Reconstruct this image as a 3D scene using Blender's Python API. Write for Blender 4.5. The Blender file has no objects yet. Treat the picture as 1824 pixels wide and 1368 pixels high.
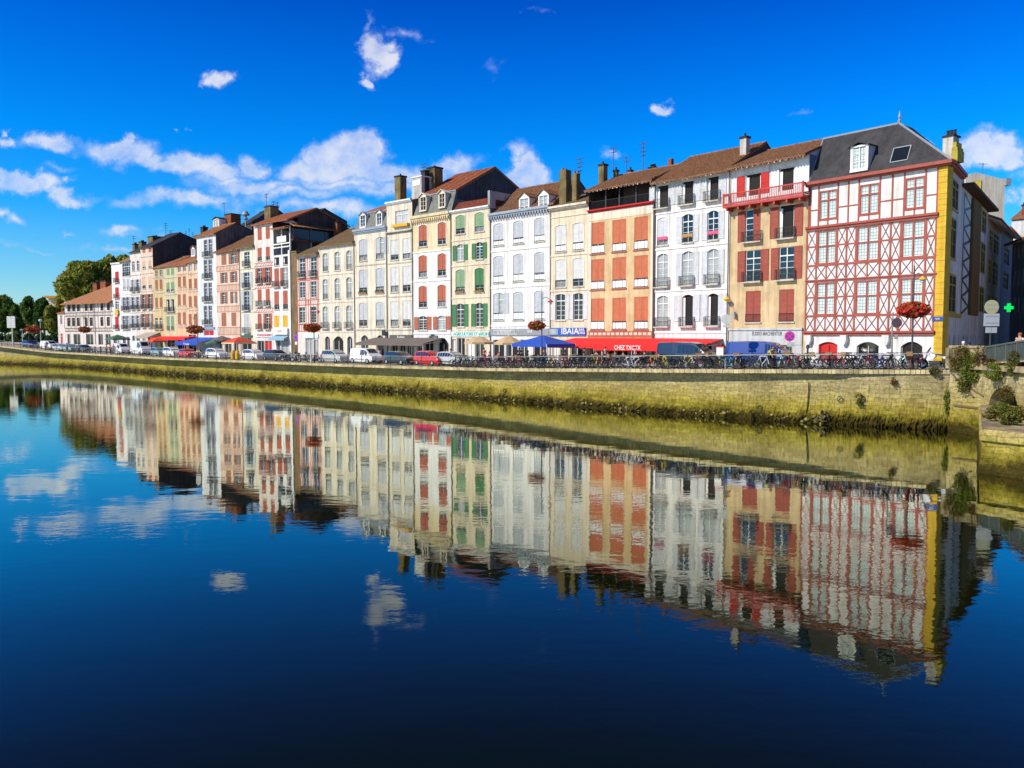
import bpy, bmesh, math, random
from mathutils import Vector, Matrix, noise
random.seed(7)
R = math.radians
S = bpy.context.scene
C = S.collection
# ------------------------------------------------------------------ camera
F = 1423.0; TH = math.atan(86 / F); CT, ST = math.cos(TH), math.sin(TH); CZ = 6.0
cam_d = bpy.data.cameras.new('camera'); cam = bpy.data.objects.new('camera', cam_d); C.objects.link(cam)
cam_d.sensor_width = 36; cam_d.lens = 36 * F / 1824; cam_d.clip_end = 6000; cam_d.clip_start = 0.1
cam.location = (0, 0, CZ); cam.rotation_euler = (R(90) - TH, 0, 0)
S.camera = cam
S.view_settings.view_transform = 'Standard'; S.view_settings.look = 'None'
S.view_settings.exposure = 0.27; S.view_settings.gamma = 1.0
# ------------------------------------------------------------------ sun and sky
SUN_AZ = math.atan2(-0.90, -0.43); SUN_EL = R(36)
sd = Vector((math.sin(SUN_AZ) * math.cos(SUN_EL), math.cos(SUN_AZ) * math.cos(SUN_EL), math.sin(SUN_EL)))
sl = bpy.data.lights.new('sun', 'SUN'); sl.energy = 4.4; sl.angle = R(0.5); sl.color = (1, 0.93, 0.80)
so = bpy.data.objects.new('sun', sl); C.objects.link(so); so.rotation_euler = sd.to_track_quat('Z', 'Y').to_euler()
W = bpy.data.worlds.new('World'); S.world = W; W.use_nodes = True
nt = W.node_tree; nt.nodes.clear()
def N(t, **k):
    n = nt.nodes.new(t)
    for a, b in k.items(): setattr(n, a, b)
    return n
def LK(a, b): nt.links.new(a, b)
def math_(op, a, b=None, clamp=False):
    n = N('ShaderNodeMath', operation=op); n.use_clamp = clamp
    for i, v in enumerate((a, b)):
        if v is None: continue
        if isinstance(v, (int, float)): n.inputs[i].default_value = v
        else: LK(v, n.inputs[i])
    return n.outputs[0]
sky = N('ShaderNodeTexSky', sky_type='NISHITA'); sky.sun_disc = False
sky.sun_elevation = SUN_EL; sky.sun_rotation = SUN_AZ
sky.altitude = 300; sky.air_density = 1.0; sky.dust_density = 0.4; sky.ozone_density = 3.0
tc = N('ShaderNodeTexCoord'); sx = N('ShaderNodeSeparateXYZ'); LK(tc.outputs['Generated'], sx.inputs[0])
# deep polarised blue towards the zenith
el = math_('DIVIDE', sx.outputs[2], 0.55)
ramp = N('ShaderNodeValToRGB'); LK(el, ramp.inputs[0])
e = ramp.color_ramp.elements
e[0].position = 0.0; e[0].color = (0.82, 0.98, 1.08, 1)
e[1].position = 1.0; e[1].color = (0.0, 0.018, 0.34, 1)
for p, c in ((0.12, (0.40, 0.86, 1.14)), (0.26, (0.06, 0.74, 1.32)), (0.40, (0.005, 0.66, 1.42)), (0.58, (0.0, 0.46, 1.32)), (0.70, (0.0, 0.31, 1.15)), (0.86, (0.0, 0.07, 0.66))):
    q = e.new(p); q.color = c + (1,)
tint = N('ShaderNodeMixRGB', blend_type='MULTIPLY'); tint.inputs[0].default_value = 1
LK(sky.outputs[0], tint.inputs[1]); LK(ramp.outputs[0], tint.inputs[2])
# clouds: soft ellipses in direction space broken up by noise
ym = math_('MAXIMUM', sx.outputs[1], 0.02)
gu = math_('DIVIDE', sx.outputs[0], ym); gv = math_('DIVIDE', sx.outputs[2], ym)
cv = N('ShaderNodeCombineXYZ'); LK(gu, cv.inputs[0]); LK(gv, cv.inputs[1])
wn = N('ShaderNodeTexNoise'); wn.inputs['Scale'].default_value = 10; wn.inputs['Detail'].default_value = 8; wn.inputs['Roughness'].default_value = 0.62; LK(cv.outputs[0], wn.inputs['Vector'])
ws = N('ShaderNodeVectorMath', operation='SUBTRACT'); LK(wn.outputs['Color'], ws.inputs[0]); ws.inputs[1].default_value = (0.5, 0.5, 0.5)
wm = N('ShaderNodeVectorMath', operation='MULTIPLY'); LK(ws.outputs[0], wm.inputs[0]); wm.inputs[1].default_value = (0.16, 0.085, 0)
wa = N('ShaderNodeVectorMath', operation='ADD'); LK(cv.outputs[0], wa.inputs[0]); LK(wm.outputs[0], wa.inputs[1])
nz = N('ShaderNodeTexNoise'); nz.inputs['Scale'].default_value = 11; nz.inputs['Detail'].default_value = 7; nz.inputs['Roughness'].default_value = 0.62
LK(cv.outputs[0], nz.inputs['Vector'])
nzs = math_('SUBTRACT', nz.outputs['Fac'], 0.5)
nb = N('ShaderNodeTexNoise'); nb.inputs['Scale'].default_value = 60; nb.inputs['Detail'].default_value = 4; LK(cv.outputs[0], nb.inputs['Vector'])
def ray(px, py):
    u = (px - 912) / F; v = (684 - py) / F
    return u, CT + v * ST, -ST + v * CT
CL = [(690,80,34,42,1),(669,130,18,14,1),(742,55,24,16,.45),(666,22,16,30,.4),(700,105,24,20,.9),(390,144,32,15,.9),(1186,194,26,14,1),(955,32,24,9,.3),(880,110,30,14,.22),
 (14,258,30,14,.8),(8,239,12,8,.8),(82,252,50,18,.8),(186,256,70,26,.9),(235,268,70,26,.9),(205,245,26,18,1),(330,292,80,22,.85),(390,303,60,18,.8),(450,292,44,26,.85),(560,300,74,30,.9),(612,282,70,50,1.1),(638,256,56,34,1.1),
 (588,268,46,34,1.1),(680,305,80,26,1),(750,312,80,30,.8),(800,300,54,20,.7),(640,325,180,20,.6),(932,302,38,44,1.1),(915,330,46,22,.8),(52,332,80,24,1),(25,318,44,18,1),(130,345,80,14,.7),(130,320,22,10,.6),(330,356,120,20,.75),
 (420,352,70,36,.5),(540,375,140,22,.5),(620,378,90,18,.6),(10,392,34,12,.6),(96,407,22,6,.5),(212,412,60,13,.7),(215,438,130,13,.5),(60,440,80,7,.3),(1768,252,62,30,1),(1790,266,50,26,1),(1740,270,34,20,.9),(1652,248,20,12,.8),
 (1822,345,34,34,.9),(1108,265,22,12,.5),(1425,206,14,6,.25),(320,232,9,6,.5),(1810,300,30,14,.4),(450,330,130,20,.75),(520,345,170,20,.6),(400,318,80,18,.65),(280,280,60,16,.8),(700,335,120,20,.7),(330,430,150,14,.4),(90,300,60,10,.4)]
acc = None
for (x, y, rx, ry, a) in CL:
    rx *= 1.28; ry *= 1.25
    d = ray(x, y); cu, cvv = d[0] / d[1], d[2] / d[1]
    mp = N('ShaderNodeMapping'); mp.vector_type = 'POINT'
    sx_, sy_ = F / rx, F / ry
    mp.inputs['Scale'].default_value = (sx_, sy_, 1); mp.inputs['Location'].default_value = (-cu * sx_, -cvv * sy_, 0)
    LK(wa.outputs[0], mp.inputs[0])
    g = N('ShaderNodeTexGradient', gradient_type='SPHERICAL'); LK(mp.outputs[0], g.inputs[0])
    v = math_('MULTIPLY', g.outputs['Fac'], a)
    acc = v if acc is None else math_('MAXIMUM', acc, v)
fld = math_('ADD', math_('MINIMUM', math_('MULTIPLY', acc, 1.7), 0.95), math_('MULTIPLY', nzs, 1.3))
fld = math_('ADD', fld, math_('MULTIPLY', math_('SUBTRACT', nb.outputs['Fac'], 0.5), 0.45))
mr = N('ShaderNodeMapRange'); mr.interpolation_type = 'SMOOTHSTEP'; LK(fld, mr.inputs[0]); mr.inputs[1].default_value = 0.16; mr.inputs[2].default_value = 1.42
front = math_('GREATER_THAN', sx.outputs[1], 0.05)
has = math_('MULTIPLY', acc, 8.0, True)
cm = math_('MULTIPLY', math_('MULTIPLY', mr.outputs[0], front), has)
cr = N('ShaderNodeValToRGB'); LK(fld, cr.inputs[0])
cr.color_ramp.elements[0].position = 0.35; cr.color_ramp.elements[0].color = (2.9, 4.2, 6.8, 1)
cr.color_ramp.elements[1].position = 1.1 - 0.1; cr.color_ramp.elements[1].color = (5.9, 6.1, 6.7, 1)
mx = N('ShaderNodeMixRGB'); LK(cm, mx.inputs[0]); LK(tint.outputs[0], mx.inputs[1]); LK(cr.outputs[0], mx.inputs[2])
bg = N('ShaderNodeBackground'); bg.inputs['Strength'].default_value = 0.115
LK(mx.outputs[0], bg.inputs[0]); wo = N('ShaderNodeOutputWorld'); LK(bg.outputs[0], wo.inputs[0])

# ------------------------------------------------------------------ materials
MT = {}
def mat(name, col, rough=0.8, var=0.0, scale=3.0, metal=0.0, bump=0.0, streak=0.0, spec=0.5, col2=None, coat=0):
    if name in MT: return MT[name]
    m = bpy.data.materials.new(name); MT[name] = m; m.use_nodes = True
    t = m.node_tree; p = t.nodes['Principled BSDF']
    p.inputs['Base Color'].default_value = tuple(col) + (1,); p.inputs['Roughness'].default_value = rough
    p.inputs['Metallic'].default_value = metal; p.inputs['Specular IOR Level'].default_value = spec
    if coat: p.inputs['Coat Weight'].default_value = coat; p.inputs['Coat Roughness'].default_value = 0.05
    if var or bump or streak or col2:
        g = t.nodes.new('ShaderNodeNewGeometry')
        n = t.nodes.new('ShaderNodeTexNoise'); n.inputs['Scale'].default_value = scale; n.inputs['Detail'].default_value = 5; n.inputs['Roughness'].default_value = 0.6
        t.links.new(g.outputs['Position'], n.inputs['Vector'])
        c2 = col2 or tuple(max(0, c * (1 - var)) for c in col)
        rp = t.nodes.new('ShaderNodeValToRGB'); rp.color_ramp.elements[0].position = 0.32; rp.color_ramp.elements[1].position = 0.66
        rp.color_ramp.elements[0].color = tuple(c2) + (1,); rp.color_ramp.elements[1].color = tuple(col) + (1,)
        t.links.new(n.outputs['Fac'], rp.inputs[0]); out = rp.outputs[0]
        if streak:
            mp = t.nodes.new('ShaderNodeMapping'); mp.inputs['Scale'].default_value = (2.2, 2.2, 0.16); t.links.new(g.outputs['Position'], mp.inputs[0])
            n2 = t.nodes.new('ShaderNodeTexNoise'); n2.inputs['Scale'].default_value = 1.3; n2.inputs['Detail'].default_value = 6; t.links.new(mp.outputs[0], n2.inputs['Vector'])
            r2 = t.nodes.new('ShaderNodeValToRGB'); r2.color_ramp.elements[0].position = 0.30; r2.color_ramp.elements[1].position = 0.55
            k = 1 - streak; r2.color_ramp.elements[0].color = (k, k * 0.96, k * 0.88, 1); r2.color_ramp.elements[1].color = (1, 1, 1, 1)
            t.links.new(n2.outputs['Fac'], r2.inputs[0])
            mm = t.nodes.new('ShaderNodeMixRGB'); mm.blend_type = 'MULTIPLY'; mm.inputs[0].default_value = 1
            t.links.new(out, mm.inputs[1]); t.links.new(r2.outputs[0], mm.inputs[2]); out = mm.outputs[0]
        t.links.new(out, p.inputs['Base Color'])
        if bump:
            nn = t.nodes.new('ShaderNodeTexNoise'); nn.inputs['Scale'].default_value = scale * 5; nn.inputs['Detail'].default_value = 4
            t.links.new(g.outputs['Position'], nn.inputs['Vector'])
            b = t.nodes.new('ShaderNodeBump'); b.inputs['Strength'].default_value = bump; b.inputs['Distance'].default_value = 0.05
            t.links.new(nn.outputs['Fac'], b.inputs['Height']); t.links.new(b.outputs[0], p.inputs['Normal'])
    return m
def plaster(name, col, streak=0.16, var=0.10): return mat(name, tuple(c*.95 for c in col), 0.9, var + .05, 0.9, bump=0.3, streak=streak + .10, spec=0.2)
def paint(name, col, rough=0.6, var=0.18): return mat(name, col, rough, var, 2.2, streak=0.12, spec=0.3)
def flat(name, col, rough=0.5, **k): return mat(name, col, rough, **k)
WHITE = plaster('white_plaster', (0.78, 0.77, 0.76), 0.14); WHITE2 = plaster('cool_white_plaster', (0.74, 0.76, 0.79), 0.16)
CREAM = plaster('cream_plaster', (0.74, 0.64, 0.47)); CREAM2 = plaster('pale_cream_plaster', (0.76, 0.69, 0.56), 0.2); YCREAM = plaster('yellow_cream_plaster', (0.76, 0.64, 0.40))
OCHRE = plaster('ochre_stone', (0.66, 0.50, 0.29), 0.12, 0.22); OCHRE2 = plaster('ochre_plaster', (0.70, 0.52, 0.29), 0.12, 0.2)
PEACH = plaster('peach_plaster', (0.76, 0.54, 0.36)); PINK = plaster('pink_plaster', (0.76, 0.60, 0.50)); PINKW = plaster('pinkish_white_plaster', (0.77, 0.69, 0.64))
GREENY = plaster('green_yellow_plaster', (0.62, 0.57, 0.38)); GOLD = plaster('golden_plaster', (0.64, 0.50, 0.27)); GREYW = plaster('grey_white_plaster', (0.52, 0.52, 0.50), 0.4)
DARKW = plaster('dark_shaded_render', (0.10, 0.085, 0.09), 0.3, 0.3); BROWNW = plaster('brown_rubble_wall', (0.24, 0.17, 0.09), 0.3, 0.35); GREYWALL = plaster('grey_party_wall', (0.20, 0.18, 0.16), 0.4, 0.3)  # dark gable render: shade of sides turned from the sun put into its colour
YSTONE = mat('yellow_painted_stone', (0.68, 0.43, 0.035), 0.9, 0.25, 1.5, bump=0.3, streak=0.12)
RED = paint('oxblood_paint', (0.34, 0.07, 0.045)); REDB = paint('brick_red_shutter_paint', (0.44, 0.12, 0.065)); ORANGE = paint('orange_shutter_paint', (0.54, 0.15, 0.065)); BROWNS = paint('brown_shutter_paint', (0.36, 0.15, 0.08))
BRED = paint('bright_red_paint', (0.55, 0.02, 0.015)); GREEN = paint('green_shutter_paint', (0.05, 0.20, 0.07)); LGREEN = paint('pale_green_shutter_paint', (0.22, 0.36, 0.20)); LGREY = paint('light_grey_shutter_paint', (0.50, 0.525, 0.565)); PGREY = paint('pale_grey_shutter_paint', (0.60, 0.62, 0.65)); BALC = paint('coral_red_balcony_paint', (0.50, 0.07, 0.055)); WSH = paint('white_shutter_paint', (0.66, 0.66, 0.65))
YEL = paint('yellow_shutter_paint', (0.75, 0.42, 0.02)); TIMBP = paint('peach_timber_paint', (0.60, 0.25, 0.13)); TIMBR = paint('red_timber_paint', (0.55, 0.13, 0.075)); TIMBG = paint('grey_timber_paint', (0.20, 0.16, 0.13))
FRAMEW = paint('white_joinery_paint', (0.76, 0.76, 0.74), 0.5, 0.06); STONE = plaster('pale_sill_stone', (0.60, 0.55, 0.46), 0.25, 0.2); IRON = flat('black_iron', (0.02, 0.02, 0.022), 0.5); ZINC = mat('grey_zinc', (0.34, 0.37, 0.40), 0.45, 0.15, 1.5, metal=0.3)
GLASS = flat('dark_window_glass', (0.012, 0.016, 0.02), 0.06, spec=0.8); NET = mat('net_curtain_behind_glass', (0.40, 0.43, 0.42), 0.25, 0.35, 1.1, spec=0.6); DARK = flat('dark_room_opening', (0.012, 0.010, 0.010), 0.9)
SLATE = mat('dark_slate', (0.034, 0.035, 0.042), 0.7, 0.4, 0.9, bump=0.7, streak=0.5, col2=(0.010, 0.010, 0.013)); SLATEG = mat('grey_green_slate', (0.17, 0.18, 0.16), 0.6, 0.4, 1.4, bump=0.3, streak=0.3)
def tile_mat(name, c1, c2):
    m = mat(name, c1, 0.9, 0.1, 4.5, col2=c2, bump=0.6, streak=0.35); return m
TILEB = tile_mat('brown_clay_tile', (0.37, 0.175, 0.075), (0.15, 0.07, 0.038)); TILER = tile_mat('red_clay_tile', (0.46, 0.14, 0.05), (0.20, 0.06, 0.035)); TILEO = tile_mat('orange_clay_tile', (0.50, 0.21, 0.08), (0.22, 0.09, 0.04)); TILEM = tile_mat('mossy_brown_tile', (0.32, 0.21, 0.10), (0.15, 0.10, 0.05))
CHIM = plaster('sooty_olive_chimney_render', (0.26, 0.20, 0.09), 0.4, 0.5); CHIMB = plaster('brick_chimney', (0.34, 0.11, 0.05), 0.4, 0.4); CHIMW = plaster('pale_chimney_render', (0.60, 0.57, 0.52), 0.35, 0.3); SOOT = flat('soot_black_cap', (0.02, 0.02, 0.02), 0.9)
RUBBER = flat('black_rubber', (0.015, 0.015, 0.015), 0.8); CHROME = flat('silver_metal', (0.55, 0.56, 0.58), 0.3, metal=0.8); SKIN = flat('skin', (0.52, 0.27, 0.17), 0.6)

# ------------------------------------------------------------------ mesh builder
class MB:
    def __init__(s): s.v = []; s.f = []; s.m = []; s.uv = None
    def add(s, vs, fs, mi=0):
        o = len(s.v); s.v += [tuple(v) for v in vs]; s.f += [tuple(i + o for i in f) for f in fs]; s.m += [mi] * len(fs); return s
    def box(s, x0, x1, y0, y1, z0, z1, mi=0):
        return s.add([(x0,y0,z0),(x1,y0,z0),(x1,y1,z0),(x0,y1,z0),(x0,y0,z1),(x1,y0,z1),(x1,y1,z1),(x0,y1,z1)],
            [(0,3,2,1),(4,5,6,7),(0,1,5,4),(1,2,6,5),(2,3,7,6),(3,0,4,7)], mi)
    def quad(s, a, b, c, d, mi=0): return s.add([a, b, c, d], [(0, 1, 2, 3)], mi)
    def prism_y(s, pts, y0, y1, mi=0):   # polygon in (x,z), extruded in y
        n = len(pts); vs = [(x, y0, z) for x, z in pts] + [(x, y1, z) for x, z in pts]
        return s.add(vs, [tuple(range(n)), tuple(range(2*n-1, n-1, -1))] + [(i, i+n, (i+1) % n + n, (i+1) % n) for i in range(n)], mi)
    def prism_z(s, pts, z0, z1, mi=0):
        n = len(pts); vs = [(x, y, z0) for x, y in pts] + [(x, y, z1) for x, y in pts]
        return s.add(vs, [tuple(range(n-1, -1, -1)), tuple(range(n, 2*n))] + [(i, (i+1) % n, (i+1) % n + n, i+n) for i in range(n)], mi)
    def tube(s, p, q, r, n=6, r2=None, mi=0):
        p, q = Vector(p), Vector(q); d = q - p
        if d.length < 1e-6: return s
        d.normalize(); a = d.orthogonal().normalized(); b = d.cross(a); r2 = r if r2 is None else r2
        vs = []
        for c, rr in ((p, r), (q, r2)):
            for i in range(n):
                t = 2 * math.pi * i / n; vs.append(c + (a * math.cos(t) + b * math.sin(t)) * rr)
        return s.add(vs, [(i, (i+1) % n, (i+1) % n + n, i+n) for i in range(n)] + [tuple(range(n-1, -1, -1)), tuple(range(n, 2*n))], mi)
    def bar(s, p, q, w, y0, y1, mi=0):   # straight timber in the facade plane; p,q = (x,z)
        dx, dz = q[0] - p[0], q[1] - p[1]; L = math.hypot(dx, dz) or 1; nx, nz_ = -dz / L * w / 2, dx / L * w / 2
        return s.prism_y([(p[0]-nx, p[1]-nz_), (q[0]-nx, q[1]-nz_), (q[0]+nx, q[1]+nz_), (p[0]+nx, p[1]+nz_)], y0, y1, mi)
    def lathe(s, prof, n=12, c=(0, 0, 0), mi=0):
        vs = []
        for r, z in prof:
            for i in range(n):
                t = 2 * math.pi * i / n; vs.append((c[0] + r * math.cos(t), c[1] + r * math.sin(t), c[2] + z))
        fs = [(j*n+i, j*n+(i+1) % n, (j+1)*n+(i+1) % n, (j+1)*n+i) for j in range(len(prof)-1) for i in range(n)]
        return s.add(vs, fs, mi)
    def torus(s, c, Rr, r, n=18, k=5, axis='y', mi=0):
        vs = []
        for i in range(n):
            a = 2 * math.pi * i / n
            for j in range(k):
                b = 2 * math.pi * j / k; rr = Rr + r * math.cos(b); h = r * math.sin(b)
                if axis == 'y': vs.append((c[0] + rr * math.cos(a), c[1] + h, c[2] + rr * math.sin(a)))
                elif axis == 'z': vs.append((c[0] + rr * math.cos(a), c[1] + rr * math.sin(a), c[2] + h))
                else: vs.append((c[0] + h, c[1] + rr * math.cos(a), c[2] + rr * math.sin(a)))
        return s.add(vs, [(i*k+j, i*k+(j+1) % k, ((i+1) % n)*k+(j+1) % k, ((i+1) % n)*k+j) for i in range(n) for j in range(k)], mi)
    def disc(s, c, r, n, y0, y1, mi=0):
        return s.prism_y([(c[0] + r*math.cos(2*math.pi*i/n), c[1] + r*math.sin(2*math.pi*i/n)) for i in range(n)], y0, y1, mi)
    def build(s, name, mats, parent=None, smooth=False):
        me = bpy.data.meshes.new(name); me.from_pydata(s.v, [], s.f)
        if not isinstance(mats, (list, tuple)): mats = [mats]
        for m in mats: me.materials.append(m)
        if len(mats) > 1: me.polygons.foreach_set('material_index', s.m)
        bm = bmesh.new(); bm.from_mesh(me); bmesh.ops.recalc_face_normals(bm, faces=bm.faces); bm.to_mesh(me); bm.free()
        if smooth: me.polygons.foreach_set('use_smooth', [True] * len(me.polygons))
        me.update()
        o = bpy.data.objects.new(name, me); C.objects.link(o)
        if parent: o.parent = parent
        return o
def tag(o, label=None, cat=None, group=None, kind=None):
    if label: o['label'] = label
    if cat: o['category'] = cat
    if group: o['group'] = group
    if kind: o['kind'] = kind
    return o
def empty(name, loc, rz=0, **k):
    o = bpy.data.objects.new(name, None); C.objects.link(o); o.location = loc; o.rotation_euler = (0, 0, rz); o.empty_display_size = 0.3
    return tag(o, **k)
def copy_tree(o, parent=None):
    c = o.copy(); C.objects.link(c)
    if parent: c.parent = parent
    for ch in list(o.children): copy_tree(ch, c)
    return c
def text(s, size, m, parent, x, y, z, name='lettering', width=None, ext=0.02, rz=0):
    cu = bpy.data.curves.new(name, 'FONT'); cu.body = s; cu.size = size; cu.extrude = ext; cu.align_x = 'CENTER'; cu.align_y = 'CENTER'; cu.resolution_u = 3; cu.offset = size * 0.012
    t = bpy.data.objects.new('tmp', cu); C.objects.link(t); bpy.context.view_layer.update()
    me = bpy.data.meshes.new_from_object(t.evaluated_get(bpy.context.evaluated_depsgraph_get())); bpy.data.objects.remove(t)
    me.name = name; me.materials.clear(); me.materials.append(m)
    o = bpy.data.objects.new(name, me); C.objects.link(o); o.parent = parent; o.location = (x, y, z); o.rotation_euler = (R(90), 0, rz)
    if width:
        xs = [v.co.x for v in me.vertices]; w = max(xs) - min(xs); o.scale = (width / w, 1, 1)
    return o

# ------------------------------------------------------------------ plan geometry
def lerp_tab(t, x):
    if x <= t[0][0]: return t[0][1]
    for (a, b), (c, d) in zip(t, t[1:]):
        if x <= c: return b + (d - b) * (x - a) / (c - a)
    return t[-1][1]
def kz(px, py): r = ray(px, py); return r[0] / r[1], r[2] / r[1]
WATER_D = [(-900,330),(-300,225),(-100,190),(0,172),(50,166),(100,160),(200,142),(300,124),(450,107),(600,93.5),(750,83),(900,74),(1050,67),(1200,61.2),(1350,57.2),(1430,55.2),(1520,53.2),(1620,51.3),(1690,50.2)]
TOP_Y = [(-900,604),(-300,603),(-100,609),(0,614),(50,620),(100,626),(200,631.5),(300,637),(450,642.5),(600,648),(750,652.5),(900,656),(1050,656.6),(1200,657.5),(1350,658),(1430,658),(1690,659)]
OVER = [(-900,1.6),(200,1.7),(900,1.45),(1200,1.2),(1350,0.98),(1496,0.78),(1501,0.30),(1620,0.06),(1690,0.05)]
st_px = [-900,-600,-300,-150] + list(range(-50, 1490, 25)) + [1494, 1503] + list(range(1530, 1690, 25)) + [1690]
base = []
for p in st_px:
    k = kz(p, 700)[0]; Y = lerp_tab(WATER_D, p); base.append(Vector((k * Y, Y)))
for _ in range(3):
    base = [base[0]] + [(a + b * 2 + c) / 4 for a, b, c in zip(base, base[1:], base[2:])] + [base[-1]]
def tang(pl, i):
    a, b = pl[max(0, i-1)], pl[min(len(pl)-1, i+1)]; return (b - a).normalized()
inw = []
for i in range(len(base)):
    t = tang(base, i); inw.append(Vector((-t.y, t.x)))   # away from the water
for _ in range(4): inw = [inw[0]] + [((a + b * 2 + c) / 4).normalized() for a, b, c in zip(inw, inw[1:], inw[2:])] + [inw[-1]]
edge = []; ez = []
for i, p in enumerate(st_px):
    e_ = base[i] - inw[i] * (lerp_tab(OVER, p) - 0.35 if p < 1500 else lerp_tab(OVER, p) - 0.05)
    edge.append(e_)
    ppx = 912 + F * e_.x / e_.y; ez.append(CZ + e_.y * kz(ppx, lerp_tab(TOP_Y, p))[1])
def off_line(off): return [edge[i] + inw[i] * off for i in range(len(edge))]
def hit(poly, px, py=630):
    k = kz(px, py)[0]
    for a, b in zip(poly, poly[1:]):
        d = b - a; den = d.x - k * d.y
        if abs(den) < 1e-9: continue
        t = (k * a.y - a.x) / den
        if -0.0001 <= t <= 1.0001 and a.y + t * d.y > 0: return a + d * t, math.atan2(d.y, d.x)
    return None
def gz(p):
    best = 1e9; r = 3
    for i in range(len(edge) - 1):
        a, b = edge[i], edge[i+1]; d = b - a; t = max(0, min(1, (p - a).dot(d) / d.length_squared)); q = (a + d * t - p).length
        if q < best: best = q; r = ez[i] + (ez[i+1] - ez[i]) * t
    return r
def street(px, off, py=630):
    p, a = hit(off_line(off), px, py); return Vector((p.x, p.y, gz(p))), a
FAC = [(60,192.0),(103,186.05),(199,174.08),(216,171.47),(233,168.8),(251,166.05),(273,162.63),(293,159.63),(314,156.61),(334,153.68),(352,151.13),(386,146.55),(427,141.25),(454,137.96),(487,134.14),(518,130.66),(528,129.58),(568,125.42),(632,119.29),(690,114.13),(735,110.42),(803,105.16),(873,100.24),(980,93.32),(1048,89.27),(1165,82.88),(1298,76.21),(1437,70.0)]
def fac(px, py=500):
    k = kz(px, py)[0]; Y = lerp_tab(FAC, px); return Vector((k * Y, Y))
# ------------------------------------------------------------------ setting: water, quay wall, ground
def water_mat():
    m = bpy.data.materials.new('river_water'); m.use_nodes = True; t = m.node_tree; p = t.nodes['Principled BSDF']
    t.nodes.remove(p); body = t.nodes.new('ShaderNodeBsdfDiffuse'); body.inputs['Color'].default_value = (0.0035, 0.0075, 0.0006, 1)
    gls = t.nodes.new('ShaderNodeBsdfGlossy'); gls.inputs['Roughness'].default_value = 0.012; gls.inputs['Color'].default_value = (0.97, 1.0, 0.84, 1)
    lw = t.nodes.new('ShaderNodeLayerWeight'); lw.inputs['Blend'].default_value = 0.5
    cu = t.nodes.new('ShaderNodeFloatCurve'); t.links.new(lw.outputs['Facing'], cu.inputs['Value']); cc = cu.mapping.curves[0]
    cc.points[0].location = (0, 0.03); cc.points[1].location = (1, 0.96)
    for q_ in ((0.42, 0.045), (0.52, 0.07), (0.66, 0.20), (0.745, 0.38), (0.826, 0.60), (0.90, 0.78)): cc.points.new(*q_)
    cu.mapping.update(); ms = t.nodes.new('ShaderNodeMixShader'); t.links.new(cu.outputs[0], ms.inputs[0]); t.links.new(body.outputs[0], ms.inputs[1]); t.links.new(gls.outputs[0], ms.inputs[2])
    t.links.new(ms.outputs[0], t.nodes['Material Output'].inputs['Surface']); p = gls
    g = t.nodes.new('ShaderNodeNewGeometry')
    def nz(sc, scale, det):
        mp = t.nodes.new('ShaderNodeMapping'); mp.inputs['Scale'].default_value = sc; t.links.new(g.outputs['Position'], mp.inputs[0])
        n = t.nodes.new('ShaderNodeTexNoise'); n.inputs['Scale'].default_value = scale; n.inputs['Detail'].default_value = det; n.inputs['Roughness'].default_value = 0.5
        t.links.new(mp.outputs[0], n.inputs['Vector']); return n.outputs['Fac']
    def mul(a, b, op='MULTIPLY'):
        n = t.nodes.new('ShaderNodeMath'); n.operation = op
        for i, v in enumerate((a, b)):
            if isinstance(v, (int, float)): n.inputs[i].default_value = v
            else: t.links.new(v, n.inputs[i])
        return n.outputs[0]
    a = nz((0.45, 0.95, 1), 0.8, 2); b = nz((0.9, 1.4, 1), 2.6, 3); patch = nz((1, 1, 1), 0.05, 2)
    pr = t.nodes.new('ShaderNodeMapRange'); t.links.new(patch, pr.inputs[0]); pr.inputs[1].default_value = 0.42; pr.inputs[2].default_value = 0.62; pr.inputs[3].default_value = 0.3; pr.inputs[4].default_value = 1.5
    h = mul(mul(a, 0.034), mul(mul(b, pr.outputs[0]), 0.014), 'ADD')
    bp = t.nodes.new('ShaderNodeBump'); bp.inputs['Strength'].default_value = 1; bp.inputs['Distance'].default_value = 0.16
    t.links.new(h, bp.inputs['Height']); t.links.new(bp.outputs[0], p.inputs['Normal'])
    return m
w = MB(); w.quad((-900, -200, 0), (300, -200, 0), (300, 700, 0), (-900, 700, 0))
tag(w.build('river_water', water_mat()), kind='structure')

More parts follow.
